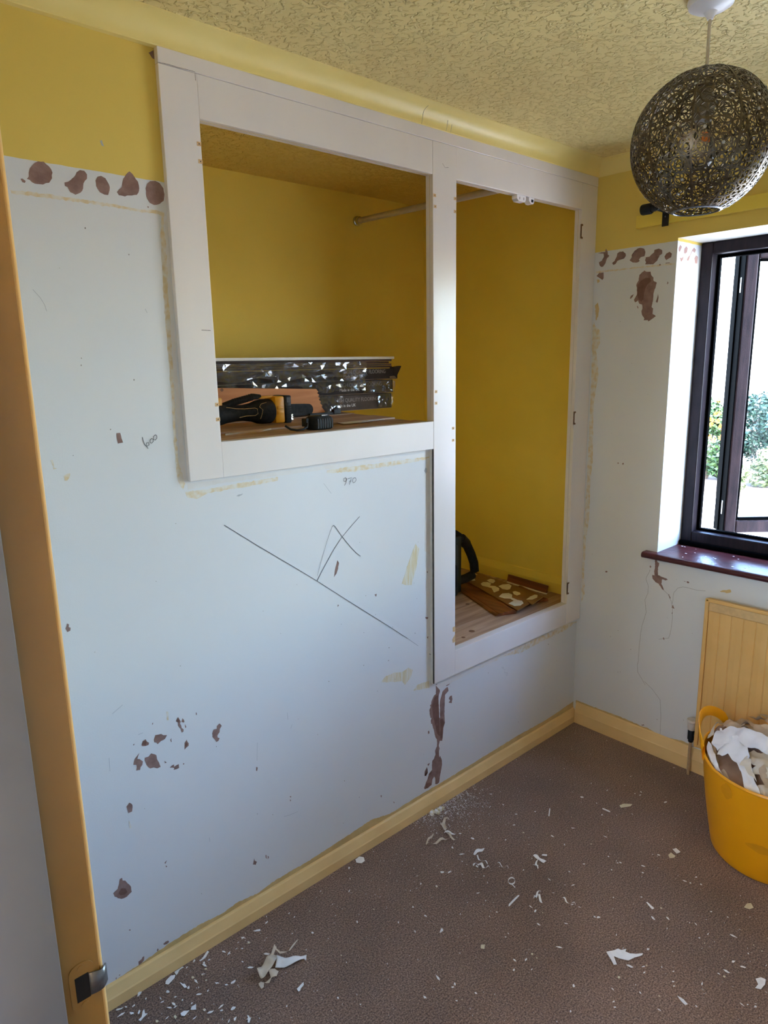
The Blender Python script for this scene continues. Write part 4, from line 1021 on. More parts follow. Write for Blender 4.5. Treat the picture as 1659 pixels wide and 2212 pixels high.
# window wall
RP = [
 [(-0.0113, 2.0032), (-0.0259, 2.0046), (-0.0432, 2.0042), (-0.0442, 2.0127), (-0.0470, 2.0148), (-0.0533, 2.0042), (-0.0547, 1.9929), (-0.0613, 1.9885), (-0.0573, 1.9828), (-0.0517, 1.9798), (-0.0469, 1.9631), (-0.0374, 1.9505), (-0.0287, 1.9502), (-0.0210, 1.9573), (-0.0181, 1.9688), (-0.0304, 1.9736), (-0.0384, 1.9863), (-0.0363, 1.9989), (-0.0231, 2.0010)],
 [(-0.0751, 1.9599), (-0.0852, 1.9660), (-0.0929, 1.9798), (-0.0950, 1.9917), (-0.1058, 1.9976), (-0.1184, 1.9966), (-0.1299, 1.9874), (-0.1312, 1.9800), (-0.1241, 1.9700), (-0.1048, 1.9674), (-0.0965, 1.9647), (-0.0901, 1.9545), (-0.0803, 1.9519)],
 [(-0.1479, 1.9612), (-0.1569, 1.9698), (-0.1550, 1.9796), (-0.1638, 1.9904), (-0.1767, 1.9988), (-0.1900, 2.0002), (-0.2035, 1.9949), (-0.2096, 1.9824), (-0.2065, 1.9686), (-0.1920, 1.9668), (-0.1845, 1.9594), (-0.1888, 1.9541), (-0.1771, 1.9495), (-0.1608, 1.9514)],
 [(-0.2110, 1.9397), (-0.2145, 1.9464), (-0.2101, 1.9540), (-0.2120, 1.9644), (-0.2264, 1.9651), (-0.2437, 1.9782), (-0.2445, 1.9862), (-0.2610, 1.9888), (-0.2742, 1.9813), (-0.2750, 1.9697), (-0.2652, 1.9639), (-0.2585, 1.9484), (-0.2426, 1.9357)],
 [(-0.2846, 1.9581), (-0.2903, 1.9678), (-0.3025, 1.9725), (-0.3117, 1.9652), (-0.3100, 1.9539), (-0.2918, 1.9450), (-0.2876, 1.9508)],
 [(-0.0098, 1.9184), (-0.0210, 1.9285), (-0.0400, 1.9286), (-0.0412, 1.9065), (-0.0371, 1.9014)],
 [(-0.1906, 1.9038), (-0.2008, 1.9123), (-0.2097, 1.9178), (-0.2166, 1.9130), (-0.2338, 1.9112), (-0.2372, 1.8991), (-0.2470, 1.8886), (-0.2477, 1.8779), (-0.2612, 1.8695), (-0.2572, 1.8522), (-0.2506, 1.8337), (-0.2508, 1.8098), (-0.2460, 1.7838), (-0.2529, 1.7785), (-0.2515, 1.7594), (-0.2652, 1.7501), (-0.2514, 1.7413), (-0.2361, 1.7325), (-0.2358, 1.7373), (-0.2184, 1.7383), (-0.2206, 1.7455), (-0.2105, 1.7571), (-0.2069, 1.7720), (-0.2103, 1.7815), (-0.2080, 1.7962), (-0.1971, 1.7994), (-0.1909, 1.8120), (-0.1791, 1.8056), (-0.1738, 1.8158), (-0.1843, 1.8320), (-0.1849, 1.8441), (-0.1805, 1.8711), (-0.1891, 1.8847)],
 [(-0.1571, 1.8208), (-0.1611, 1.8315), (-0.1718, 1.8359), (-0.1682, 1.8272), (-0.1618, 1.8209)],
 [(-0.2618, 1.8018), (-0.2661, 1.8158), (-0.2690, 1.8298), (-0.2713, 1.8154), (-0.2696, 1.8012), (-0.2673, 1.7979)],
 [(-0.3002, 1.8600), (-0.3020, 1.8704), (-0.3062, 1.8641)],
 [(-0.1880, 1.7928), (-0.1908, 1.7913), (-0.1940, 1.7838), (-0.1913, 1.7833)],
 [(-0.2660, 1.9324), (-0.2697, 1.9350), (-0.2719, 1.9317), (-0.2689, 1.9274)],
 [(-0.2899, 1.9355), (-0.3063, 1.9353), (-0.3052, 1.9333), (-0.2913, 1.9335)],
 [(-0.3230, 0.8249), (-0.3315, 0.8266), (-0.3341, 0.8135), (-0.3411, 0.8115), (-0.3402, 0.7994), (-0.3373, 0.7903), (-0.3392, 0.7616), (-0.3600, 0.7576), (-0.3737, 0.7555), (-0.3800, 0.7518), (-0.3709, 0.7464), (-0.3572, 0.7485), (-0.3551, 0.7292), (-0.3627, 0.7172), (-0.3676, 0.7053), (-0.3600, 0.7079), (-0.3450, 0.7269), (-0.3310, 0.7306), (-0.3180, 0.7432), (-0.3161, 0.7566), (-0.3258, 0.7570), (-0.3230, 0.7736), (-0.3255, 0.7878)],
 [(-0.4526, 0.7597), (-0.4588, 0.7628), (-0.4648, 0.7591), (-0.4594, 0.7546)],
 [(-0.4379, 0.7604), (-0.4493, 0.7606), (-0.4488, 0.7579)],
 [(-0.3028, 0.7900), (-0.3060, 0.7948), (-0.3098, 0.7897), (-0.3060, 0.7831)],
 [(-0.4033, 0.6429), (-0.4068, 0.6558), (-0.4145, 0.6413)],
 [(-0.3768, 0.5103), (-0.3801, 0.5120), (-0.3834, 0.5034), (-0.3801, 0.5024)],
 [(-0.4050, 0.6193), (-0.4069, 0.6256), (-0.4082, 0.6167)],
 [(-0.3864, 0.6936), (-0.3887, 0.6942), (-0.3965, 0.6789), (-0.3941, 0.6784)],
 [(-0.1409, 1.1891), (-0.1441, 1.1909), (-0.1475, 1.1882), (-0.1433, 1.1848)],
 [(-0.1618, 1.1885), (-0.1659, 1.1919), (-0.1689, 1.1871), (-0.1643, 1.1827)],
 [(-0.1105, 0.7289), (-0.1173, 0.7320), (-0.1233, 0.7278), (-0.1143, 0.7231)],
 [(-0.3110, 0.1045), (-0.3213, 0.1105), (-0.3234, 0.1075), (-0.3136, 0.1023)],
]
for i, p in enumerate(RP):
    on_wall('bare_plaster_patch', 'R', p, 'plaster', wall_right, seed=i + 200)
on_wall('damp_plaster_patch', 'R', [(-0.1847, 1.8683), (-0.1973, 1.8815), (-0.2154, 1.8906), (-0.2339, 1.8887), (-0.2399, 1.8775), (-0.2248, 1.8670), (-0.2178, 1.8533), (-0.2135, 1.8368), (-0.2122, 1.8152), (-0.2047, 1.8061), (-0.1935, 1.8143), (-0.1868, 1.8342)], 'plaster_dark', wall_right, lift=0.0007, seed=3)
LP = [
 [(0.0100, 1.9842), (0.0199, 1.9942), (0.0327, 1.9885), (0.0248, 1.9787), (0.0183, 1.9701), (0.0117, 1.9730)],
 [(0.0530, 1.9835), (0.0674, 1.9936), (0.0789, 1.9881), (0.0758, 1.9740), (0.0608, 1.9673), (0.0525, 1.9696)],
 [(0.0775, 1.9462), (0.0840, 1.9560), (0.0989, 1.9643), (0.1172, 1.9857), (0.1294, 1.9950), (0.1444, 1.9881), (0.1379, 1.9774), (0.1178, 1.9823), (0.0974, 1.9571), (0.0912, 1.9449)],
 [(0.1383, 1.9581), (0.1504, 1.9691), (0.1650, 1.9651), (0.1634, 1.9411), (0.1469, 1.9399)],
 [(0.0238, 1.9511), (0.0371, 1.9499), (0.0492, 1.9567), (0.0482, 1.9462), (0.0337, 1.9381)],
]
for i, p in enumerate(LP):
    on_wall('pink_plaster_patch', 'L', p, 'plaster_pink', wall_right, seed=i + 300)
RS = [
 ('smear', [(-0.0025, 1.7358), (-0.0346, 1.7099), (-0.0341, 1.6663), (-0.0215, 1.6374), (-0.0378, 1.5385), (-0.0295, 1.4786), (-0.0211, 1.4180), (-0.0295, 1.1920), (-0.0222, 1.1018), (-0.0241, 0.9410), (-0.0136, 0.8463), (-0.0119, 0.6899), (-0.0189, 0.6065), (-0.0053, 0.5677), (-0.0009, 0.6875), (-0.0011, 0.8551), (-0.0057, 1.0999), (-0.0069, 1.4379), (-0.0028, 1.6379)]),
 ('ochre_band', [(-0.0088, 1.8071), (-0.0212, 1.8173), (-0.0277, 1.7924), (-0.0241, 1.7614), (-0.0159, 1.7484)]),
 ('smear', [(-0.0075, 1.7489), (-0.0193, 1.7031), (-0.0377, 1.6978), (-0.0373, 1.6571), (-0.0205, 1.6271), (-0.0099, 1.6273)]),
 ('ochre_band', [(-0.0116, 1.9044), (-0.0219, 1.9043), (-0.0259, 1.8964), (-0.0175, 1.8906)]),
 ('smear', [(-0.0074, 1.9364), (-0.1369, 1.9342), (-0.2260, 1.9332), (-0.3261, 1.9310), (-0.3264, 1.9265), (-0.2264, 1.9278), (-0.1372, 1.9291), (-0.0078, 1.9294)]),
 ('ochre_band', [(-0.5780, 0.7509), (-0.5953, 0.7599), (-0.6155, 0.7662), (-0.6191, 0.7575), (-0.6021, 0.7496), (-0.5842, 0.7492)]),
 ('ochre_band', [(-0.3001, 0.0968), (-0.3374, 0.1022), (-0.3812, 0.0911), (-0.4115, 0.0909), (-0.4812, 0.1043), (-0.5071, 0.1028), (-0.5394, 0.0858), (-0.5403, 0.0738), (-0.5061, 0.0775), (-0.4244, 0.0773), (-0.3642, 0.0712), (-0.3017, 0.0714)]),
 ('ochre_band', [(0.0022, 0.1015), (-0.1050, 0.1014), (-0.2153, 0.1046), (-0.3019, 0.1004), (-0.3035, 0.0755), (-0.1292, 0.0710), (0.0006, 0.0659)]),
]
for i, (mt, p) in enumerate(RS):
    on_wall('paint_smear', 'R', p, mt, wall_right, lift=0.0002 + 0.00002 * i, seed=i + 400, ragged=0.0018)
mb = MB()
CR = [
 [(-0.3056, 0.7733), (-0.2905, 0.7354), (-0.3039, 0.7070), (-0.3029, 0.6788), (-0.2925, 0.6482), (-0.3010, 0.5973), (-0.2870, 0.5364), (-0.2808, 0.4623), (-0.2803, 0.3817), (-0.2778, 0.3624), (-0.2816, 0.3304), (-0.3173, 0.2852)],
 [(-0.3124, 0.3000), (-0.3508, 0.2758), (-0.3832, 0.2437), (-0.3906, 0.1774), (-0.3931, 0.0960)],
 [(-0.3676, 0.7053), (-0.3865, 0.6919), (-0.3999, 0.6678), (-0.4067, 0.6421), (-0.4098, 0.5981), (-0.4054, 0.5414), (-0.4004, 0.5154), (-0.3804, 0.5078), (-0.3603, 0.4984)],
 [(-0.4046, 0.6587), (-0.4067, 0.6900), (-0.4088, 0.7075), (-0.4223, 0.7276), (-0.4413, 0.7364), (-0.4574, 0.7375), (-0.4927, 0.7357), (-0.5268, 0.7405)],
]
for s in CR:
    q = []
    for i in range(len(s) - 1):
        for k in range(5):
            t = k / 5
            x, z = s[i][0] * (1 - t) + s[i + 1][0] * t, s[i][1] * (1 - t) + s[i + 1][1] * t
            q.append((x + 0.0015 * noise.noise(Vector((x * 90, z * 90, 3))), z))
    q.append(s[-1])
    strip_mesh(mb, q, 0.0011, 'R', 0.0006)
mb.build('crack', 'crack', wall_right)
mb = MB()
random.seed(6)
for k in range(40):
    y, z = random.uniform(-0.75, -0.03), random.uniform(0.1, 1.9)
    if y < -0.33 and z > 0.8 or y < -0.52: continue
    r = random.choice((0.0008, 0.001, 0.0014))
    mb.prism([(y + r * random.uniform(.6, 1.5) * math.cos(a), z + r * random.uniform(.6, 1.3) * math.sin(a)) for a in (0, 1.2, 2.5, 3.8, 5)], 0.0001, -0.0006, plane='YZ')
o = mb.build('pock_marks', 'crack', wall_right)
o['kind'] = 'stuff'

# ================================================================== THINGS IN THE UPPER CUPBOARD
def text_obj(name, body, size, loc, mat, parent, sx=1.0, shear=0.0):
    cu = bpy.data.curves.new('lettering', 'FONT')
    cu.body = body
    cu.size = size
    cu.shear = shear
    cu.extrude = 0.0002
    tmp = bpy.data.objects.new('lettering', cu)
    COL.objects.link(tmp)
    dg = bpy.context.evaluated_depsgraph_get()
    me = bpy.data.meshes.new_from_object(tmp.evaluated_get(dg))
    bpy.data.objects.remove(tmp)
    me.transform(Matrix(((sx, 0, 0, loc[0]), (0, 0, -1, loc[1]), (0, 1, 0, loc[2]), (0, 0, 0, 1))))
    me.materials.clear()
    return link(name, me, mat, parent)

PY = 0.680
def pack(z0, z1, x0, x1, mat, label, yoff=0.0, tx=None):
    e = tag(empty('flooring_pack', (0, 0, 0)), label, 'flooring pack', 'flooring packs stacked on the shelf')
    y0 = PY + yoff
    MB().box((x0, y0 + 0.004, z0 + 0.002), (x1 - 0.002, y0 + 0.20, z1 - 0.002), bev=0.0015).build('boards', 'laminate', e)
    MB().box((x0, y0, z0), (x1 - 0.006, y0 + 0.0035, z1), bev=0.001).build('printed_sleeve', mat, e)
    MB().box((x0, y0 - 0.0015, z0 - 0.0005), (x1 - 0.003, y0 + 0.20, z0 + 0.0015)).build('card_edge', 'card', e)
    MB().box((x1 - 0.0018, y0 + 0.001, z0 + 0.002), (x1 - 0.0002, y0 + 0.198, z1 - 0.001)).build('end_flap', 'pack', e)
    if tx:
        text_obj('lettering', 'HIGH QUALITY FLOORING', 0.0225, (tx, y0 - 0.0004, z0 + (z1 - z0) * 0.56), 'print_grey', e, 0.86, 0.0)
        text_obj('lettering', 'Made in the UK', 0.0175, (tx + 0.002, y0 - 0.0004, z0 + (z1 - z0) * 0.24), 'print_white', e, 0.95, 0.0)
    return e
pack(1.4092, 1.4720, -1.70, -0.472, 'pack_grey', 'lowest grey-brown flooring pack with white lettering, in front of the yellow wall', 0.0, -0.786)
pack(1.4745, 1.5290, -1.72, -0.461, 'pack', 'middle dark flooring pack with shiny film over its lettering', 0.003, -0.76)
p3 = pack(1.5318, 1.5770, -1.70, -0.437, 'pack', 'uppermost dark flooring pack with torn corner under the loose boards', -0.002, -0.742)
MB().prism([(-0.4625, 1.5810), (-0.4406, 1.5833), (-0.4148, 1.5855), (-0.4187, 1.5777), (-0.4414, 1.5440), (-0.4489, 1.5337), (-0.4634, 1.5393)], 0.677, 0.700, plane='XZ').build('torn_flap', 'pack', p3)
MB().prism([(-0.4850, 1.5425), (-0.4597, 1.5445), (-0.4474, 1.5363), (-0.4599, 1.5330), (-0.4852, 1.5357)], 0.674, 0.677, plane='XZ').build('torn_card_edge', 'card', p3)

for i, (z, x1, yo) in enumerate(((1.5795, -0.462, 0.006), (1.5885, -0.470, 0.0), (1.5975, -0.478, 0.008), (1.6065, -0.466, 0.003))):
    e = MB().box((-1.70 + 0.01 * i, PY + yo, z + 0.0004), (x1, PY + yo + 0.19, z + 0.0082), bev=0.0006)
    tag(e.build('laminate_board', 'laminate'), ('dark laminate board lying directly on the top flooring pack', 'second dark laminate board up from the top flooring pack',
        'third dark laminate board up, its end set back', 'dark laminate board just under the white board')[i], 'board', 'loose laminate boards on the packs')
tag(MB().box((-1.71, PY - 0.006, 1.6150), (-0.458, PY + 0.12, 1.6265), bev=0.0015).build('white_board', 'board_white'),
    'long thin white board lying on top of the flooring stack', 'board')

# crumpled clear film hanging over the upper packs
def film(name, label, x0, x1, z0, z1, y, amp, seed, nx, nz, ragged=0.02):
    """sharp-creased sheet: coarse jittered facets with finer creases between them"""
    rnd = random.Random(seed)
    cn, cm = nx // 3, max(2, nz // 3)
    coarse = [[rnd.random() for i in range(cn + 2)] for j in range(cm + 2)]
    rows = []
    for j in range(nz + 1):
        row = []
        for i in range(nx + 1):
            t, q = i / nx * cn, j / nz * cm
            sh = (j % 2) * 0.5
            i0, j0 = int(t), int(q)
            fx, fz = t - i0, q - j0
            c = (coarse[j0][i0] * (1 - fx) + coarse[j0][i0 + 1] * fx) * (1 - fz) + (coarse[j0 + 1][i0] * (1 - fx) + coarse[j0 + 1][i0 + 1] * fx) * fz
            x = x0 + (x1 - x0) * (i + sh * 0.6 + rnd.uniform(-.3, .3)) / nx
            lo = z0 + ragged * noise.noise(Vector((x * 9, seed, 0)))
            z = lo + (z1 - lo) * (j + (rnd.uniform(-.3, .3) if 0 < j < nz else 0)) / nz
            row.append((x, y - amp * c - rnd.uniform(0, amp * 0.30), z))
        rows.append(row)
    vs = [p for r in rows for p in r]
    fs = []
    w = nx + 1
    for j in range(nz):
        for i in range(nx):
            a, b2, c2, d2 = j * w + i, j * w + i + 1, (j + 1) * w + i + 1, (j + 1) * w + i
            fs += [(a, b2, c2), (a, c2, d2)] if (i + j) % 2 else [(a, b2, d2), (b2, c2, d2)]
    o = MB().add(vs, fs).build(name, 'film', fix=False)
    return tag(o, label, 'plastic film')
film('plastic_film', 'crumpled clear plastic film draped over the upper flooring packs', -1.42, -0.640, 1.492, 1.606, 0.674, 0.026, 1, 48, 9, 0.03)
film('plastic_film', 'second fold of clear film hanging lower over the upper flooring packs', -1.36, -0.700, 1.545, 1.604, 0.648, 0.026, 23, 34, 5, 0.012)
film('plastic_film', 'loose clear wrapping on the end of the lowest flooring pack', -0.890, -0.760, 1.415, 1.474, 0.677, 0.018, 4, 12, 6, 0.006)
film('plastic_film', 'shiny clear wrapping at the right end of the middle pack', -0.640, -0.462, 1.478, 1.527, 0.679, 0.014, 7, 15, 6, 0.006)
film('plastic_film', 'clear wrapping strip over the word end of the lowest pack', -0.560, -0.474, 1.414, 1.470, 0.678, 0.012, 12, 9, 6, 0.006)

# pine offcut standing on edge in front of the packs
e = tag(empty('pine_offcut', (0, 0, 0)), 'orange-brown pine offcut plank with notched sawn end in front of the packs', 'plank')
P = [(-0.9378, 1.5063), (-0.9278, 1.4957), (-0.9339, 1.4904), (-0.9236, 1.4839), (-0.9297, 1.4786), (-0.9207, 1.4712), (-0.9269, 1.4650), (-0.9166, 1.4579), (-0.9216, 1.4516), (-0.9102, 1.4426), (-0.9146, 1.4372), (-0.8994, 1.4194)]
outline = [(-1.58, 1.4092), (-1.58, 1.535)] + P + [(P[-1][0], 1.4092)]
MB().prism(outline, 0.600, 0.617, plane='XZ').build('plank_body', 'orange_wood', e)
MB().lathe([(0.006, 0.0), (0.004, 0.001)], 12, axis='Y', c=(-1.340, 0.5988, 1.518)).build('knot', 'rust_wood', e)

# cordless tool
tl = tag(empty('cordless_tool', (-1.217, 0.40, 1.4095)), 'black and yellow cordless power tool lying on the shelf', 'power tool')
def tool(mb, name, mat, smooth=True):
    return mb.build(name, mat, tl, smooth=smooth)
prof = [(0.020, -0.345), (0.033, -0.340), (0.036, -0.300), (0.036, -0.262), (0.034, -0.245), (0.029, -0.225), (0.0255, -0.19), (0.0255, -0.165), (0.030, -0.135), (0.0375, -0.115), (0.0400, -0.095), (0.0400, -0.066), (0.037, -0.060), (0.030, -0.056)]
tool(MB().lathe(prof, 24, axis='X', c=(0, 0, 0.0402)), 'grip_body', 'rubber')
tool(MB().box((-0.062, -0.034, 0.001), (-0.024, 0.034, 0.088), bev=0.006), 'battery_mount', 'tool_yellow')
for z in (0.030, 0.046):
    tool(MB().box((-0.054, -0.0365, z), (-0.032, -0.0335, z + 0.010), bev=0.001), 'release_button', 'tool_yellow')
bt = tool(MB().box((-0.0255, -0.037, 0.0), (0.0, 0.037, 0.090), bev=0.004), 'battery', 'black')
MB().box((-0.020, -0.0385, 0.066), (-0.003, -0.0365, 0.084), bev=0.001).build('contact_panel', 'pencil', bt)
for k in range(6):
    MB().box((-0.022, -0.0385, 0.012 + 0.008 * k), (-0.003, -0.0365, 0.016 + 0.008 * k)).build('rib', 'rubber', bt)
hd = tool(MB().tube([(-0.262, -0.004, 0.052), (-0.235, -0.006, 0.066), (-0.20, -0.006, 0.075), (-0.16, -0.006, 0.083), (-0.125, -0.006, 0.090), (-0.10, -0.004, 0.088)], [0.008, 0.010, 0.011, 0.011, 0.010, 0.008], 12), 'side_handle', 'rubber')
for k in range(9):
    x = -0.20 + 0.0085 * k
    z = 0.075 + (x + 0.20) * 0.2
    MB().lathe([(0.0118, -0.0012), (0.0118, 0.0012)], 12, axis='X', c=(x, -0.006, z)).build('grip_rib', 'black', hd, smooth=True)
tool(MB().box((-0.115, -0.012, 0.082), (-0.055, 0.014, 0.0905), bev=0.003), 'top_shell', 'tool_yellow')
tool(MB().box((-0.275, -0.020, 0.060), (-0.245, 0.020, 0.092), bev=0.005), 'head_shell', 'tool_yellow')
def on_body(x, t):
    r = 0.0
    for (ra, xa), (rb, xb) in zip(prof, prof[1:]):
        if xa <= x <= xb:
            r = ra + (rb - ra) * (x - xa) / max(xb - xa, 1e-6)
    r += 0.0005
    return (x, -r * math.cos(t), 0.0402 + r * math.sin(t))
for pl in ([(-0.235, .75), (-0.20, .62), (-0.17, .55), (-0.135, .50), (-0.128, .35), (-0.128, -.1), (-0.135, -.3), (-0.165, -.35), (-0.19, -.5)],
           [(-0.09, .85), (-0.112, .75), (-0.120, .5), (-0.112, .2), (-0.116, -.2), (-0.118, -.6)]):
    tool(MB().tube([on_body(x, t) for x, t in pl], 0.0010, 5), 'piping', 'raw_wood')

e = tag(empty('tool_sheath', (-1.07, 0.585, 1.4095)), 'black rounded tool sheath lying behind the cordless tool', 'sheath')
MB().prism([(-0.13, 0.002)] + [(0.075 - 0.002 + 0.022 * math.cos(a), 0.0235 + 0.021 * math.sin(a)) for a in [(-PI / 2 + PI * k / 12) for k in range(13)]] + [(-0.13, 0.052)], -0.012, 0.012, plane='XZ').build('sheath_body', 'rubber', e)
MB().box((-0.13, -0.0128, 0.010), (0.05, -0.0122, 0.012)).build('seam', 'black', e)

tag(MB().box((-1.1905, 0.470, 1.4085), (-1.1385, 0.482, 1.4290), bev=0.001).build('foil_packet', 'foil'),
    'small crinkled silver foil packet between the tool and tape measure', 'foil packet')

tm = tag(empty('tape_measure', (-1.303, 0.100, 1.4090)), 'black rubber-cased tape measure at the front of the shelf', 'tape measure')
out = rrect(0, 0, 0.086, 0.060, 0.022, 6)
def loft(levels):
    rings = [[(x, y, h) for x, y in rrect(0, 0, 0.086 - 2 * d, 0.060 - 2 * d, 0.024 - d * 0.5, 6)] for h, d in levels]
    mb = MB().grid(rings, wrap=True)
    n = len(rings[0])
    mb.f.append(tuple(range(n - 1, -1, -1))); mb.mi.append(0)
    mb.f.append(tuple((len(rings) - 1) * n + i for i in range(n))); mb.mi.append(0)
    return mb
loft([(0.0, 0.005), (0.003, 0.001), (0.008, 0.0), (0.026, 0.0), (0.032, 0.002), (0.036, 0.006)]).build('case', 'rubber', tm, smooth=True)
loft([(0.036, 0.0075), (0.039, 0.009), (0.0405, 0.013)]).build('case_top', 'black', tm, smooth=True)
for k in range(7):
    x = -0.026 + 0.0085 * k
    MB().box((x, -0.0308, 0.004), (x + 0.0035, -0.0298, 0.032)).build('grip_rib', 'black', tm)
MB().box((0.000, -0.018, 0.0403), (0.018, -0.012, 0.0412)).build('display_glint', 'foil', tm)  # bright foil piece standing in for a glint on the display
MB().box((-0.054, -0.012, 0.010), (-0.0428, 0.012, 0.034), bev=0.002).build('belt_block', 'black', tm)
MB().tube([(-0.050, -0.010, 0.020), (-0.056, -0.016, 0.010), (-0.072, -0.020, 0.005), (-0.092, -0.018, 0.004), (-0.108, -0.010, 0.007), (-0.120, 0.000, 0.018)], 0.0042, 8, flat=0.8).build('wrist_strap', 'black', tm, smooth=True)

e = tag(empty('marker_clamp', (-0.915, 0.565, 1.4090)), 'thin black bar with a small end block in front of the lowest pack', 'tool')
MB().box((-0.085, -0.006, 0.0), (0.045, 0.006, 0.009), bev=0.002).build('bar', 'black', e)
MB().box((0.026, -0.010, 0.0), (0.060, 0.010, 0.019), bev=0.002).build('end_block', 'black', e)
MB().box((0.034, -0.008, 0.019), (0.052, 0.008, 0.023), bev=0.001).build('clip', 'black', e)

# ================================================================== THINGS IN THE TALL CUPBOARD
ZF = 0.5815
e = tag(empty('stained_moulding', (0, 0, 0)), 'dark stained ogee moulding offcut nearest the centre post', 'moulding')
def moulding(p0, p1, prof, name, mat, parent):
    d = Vector((p1[0] - p0[0], p1[1] - p0[1], 0)).normalized()
    s = Vector((-d.y, d.x, 0))
    n = len(prof)
    vs = []
    for p in (p0, p1):
        for w, h in prof:
            q = Vector((p[0], p[1], ZF)) + s * w
            vs.append((q.x, q.y, ZF + h))
    fs = [(i, (i + 1) % n, n + (i + 1) % n, n + i) for i in range(n)] + [tuple(range(n)), tuple(range(2 * n - 1, n - 1, -1))]
    return MB().add(vs, fs).build(name, mat, parent)
OG = [(w_, h_ * 0.86) for w_, h_ in [(-0.050, 0.0005), (0.042, 0.0005), (0.042, 0.012), (0.036, 0.020), (0.026, 0.023), (0.018, 0.0225), (0.010, 0.019), (0.0, 0.0165), (-0.012, 0.0150), (-0.026, 0.0125), (-0.034, 0.0105), (-0.036, 0.0085), (-0.044, 0.0075), (-0.050, 0.005)]]
moulding((-0.145, 0.66), (-0.385, 0.098), OG, 'moulding_body', 'stain_wood', e)

# brown board with cream blotches
ZB = 0.6065
bd = tag(empty('blotched_board', (0, 0, 0)), 'thin brown board with cream torn-paper blotches in the tall cupboard', 'board')
MB().prism([(-0.2053, 0.4890), (-0.3629, 0.0619), (-0.2671, 0.0764), (-0.2455, 0.1048), (-0.2658, 0.0610), (-0.1491, 0.0893), (-0.1100, 0.3227), (-0.0784, 0.5440)], ZB - 0.004, ZB).build('board_body', 'hard_board', bd)
for i, pl in enumerate((
 [(-0.1801, 0.4887), (-0.1468, 0.5001), (-0.1589, 0.4672), (-0.1846, 0.4402), (-0.1984, 0.4455), (-0.1968, 0.4666)],
 [(-0.1480, 0.4031), (-0.1171, 0.4069), (-0.1136, 0.3858), (-0.1296, 0.3671), (-0.1601, 0.3551), (-0.1624, 0.3745), (-0.1488, 0.3952)],
 [(-0.2047, 0.3917), (-0.1785, 0.3993), (-0.1629, 0.3836), (-0.1712, 0.3578), (-0.1979, 0.3429), (-0.1859, 0.3224), (-0.1958, 0.2914), (-0.2224, 0.2701), (-0.2586, 0.2703), (-0.2381, 0.2938), (-0.2198, 0.3157), (-0.2178, 0.3382), (-0.2222, 0.3674)],
 [(-0.1757, 0.3121), (-0.1445, 0.3139), (-0.1194, 0.2969), (-0.1299, 0.2741), (-0.1708, 0.2501), (-0.1886, 0.2519), (-0.1947, 0.2741)],
 [(-0.1946, 0.2183), (-0.1788, 0.2150), (-0.1811, 0.1892), (-0.1962, 0.1734), (-0.2202, 0.1747), (-0.2171, 0.1944)],
 [(-0.2878, 0.2200), (-0.2429, 0.2359), (-0.2189, 0.2194), (-0.2263, 0.1960), (-0.2573, 0.1743), (-0.2666, 0.1393), (-0.2605, 0.1187), (-0.2803, 0.0955), (-0.3138, 0.0868), (-0.3342, 0.1003), (-0.3281, 0.1363), (-0.2844, 0.1427), (-0.2734, 0.1682), (-0.2886, 0.1909)],
 [(-0.2348, 0.1148), (-0.1942, 0.1258), (-0.1578, 0.1271), (-0.1537, 0.1153), (-0.1811, 0.0977), (-0.2169, 0.0967)],
 [(-0.1016, 0.5189), (-0.1058, 0.4952), (-0.1140, 0.4906), (-0.1102, 0.5090)])):
    MB().prism(rough_poly(pl, 0.006, 0.001, i), ZB - 0.0002, ZB + 0.0006).build('cream_blotch', 'cream_patch', bd)
# pieces under and behind the board
e = tag(empty('stained_moulding', (0, 0, 0)), 'short stained moulding end sticking out from under the blotched board', 'moulding')
moulding((-0.095, 0.27), (-0.155, 0.085), [(w * 0.62, h * 0.86) for w, h in OG], 'moulding_body', 'stain_wood', e)
e = tag(empty('batten_offcut', (0, 0, 0)), 'narrow stained batten with cream edge lying against the cupboard skirting', 'batten')
o = MB()
o.T = Matrix.Translation((-0.052, 0.25, ZF)) @ Matrix.Rotation(math.radians(-4), 4, 'Z') @ Matrix.Rotation(math.radians(14), 4, 'Y')
o.box((-0.005, -0.115, 0.0065), (0.005, 0.115, 0.040), bev=0.001)
o.build('batten_face', 'stain_wood', e)
o2 = MB(); o2.T = o.T
o2.box((-0.006, -0.115, 0.0), (0.006, 0.115, 0.006), bev=0.001)
o2.build('cream_edge', 'cream_patch', e)

# black tool with a loop handle, mostly hidden by the centre post
lh = tag(empty('loop_handle_tool', (0, 0.45, ZF)), 'black tool with large loop handle standing behind the centre post', 'tool')
Zr = lambda z: z - ZF
lp = [(-0.345, .865), (-0.31, .845), (-0.275, .822), (-0.235, .785), (-0.205, .735), (-0.185, .69), (-0.180, .65), (-0.192, .634), (-0.235, .628), (-0.29, .627), (-0.345, .627)]
MB().tube([(x, 0, Zr(z)) for x, z in lp], [.020, .020, .020, .021, .021, .021, .021, .020, .020, .020, .020], 12).build('loop_handle', 'rubber', lh, smooth=True)
MB().tube([(-0.275, -0.001, Zr(.822)), (-0.24, -0.001, Zr(.79))], 0.024, 12).build('handle_collar', 'black', lh, smooth=True)
MB().box((-0.345, -0.03, 0.0), (-0.300, 0.03, Zr(.845)), bev=0.010).build('upright', 'dark_green', lh, smooth=True)
MB().box((-0.50, -0.06, 0.0), (-0.346, 0.06, 0.24), bev=0.02).build('housing', 'dark_green', lh, smooth=True)
MB().box((-0.480, -0.065, 0.05), (-0.37, -0.0605, 0.15), bev=0.002).build('vent_panel', 'black', lh)

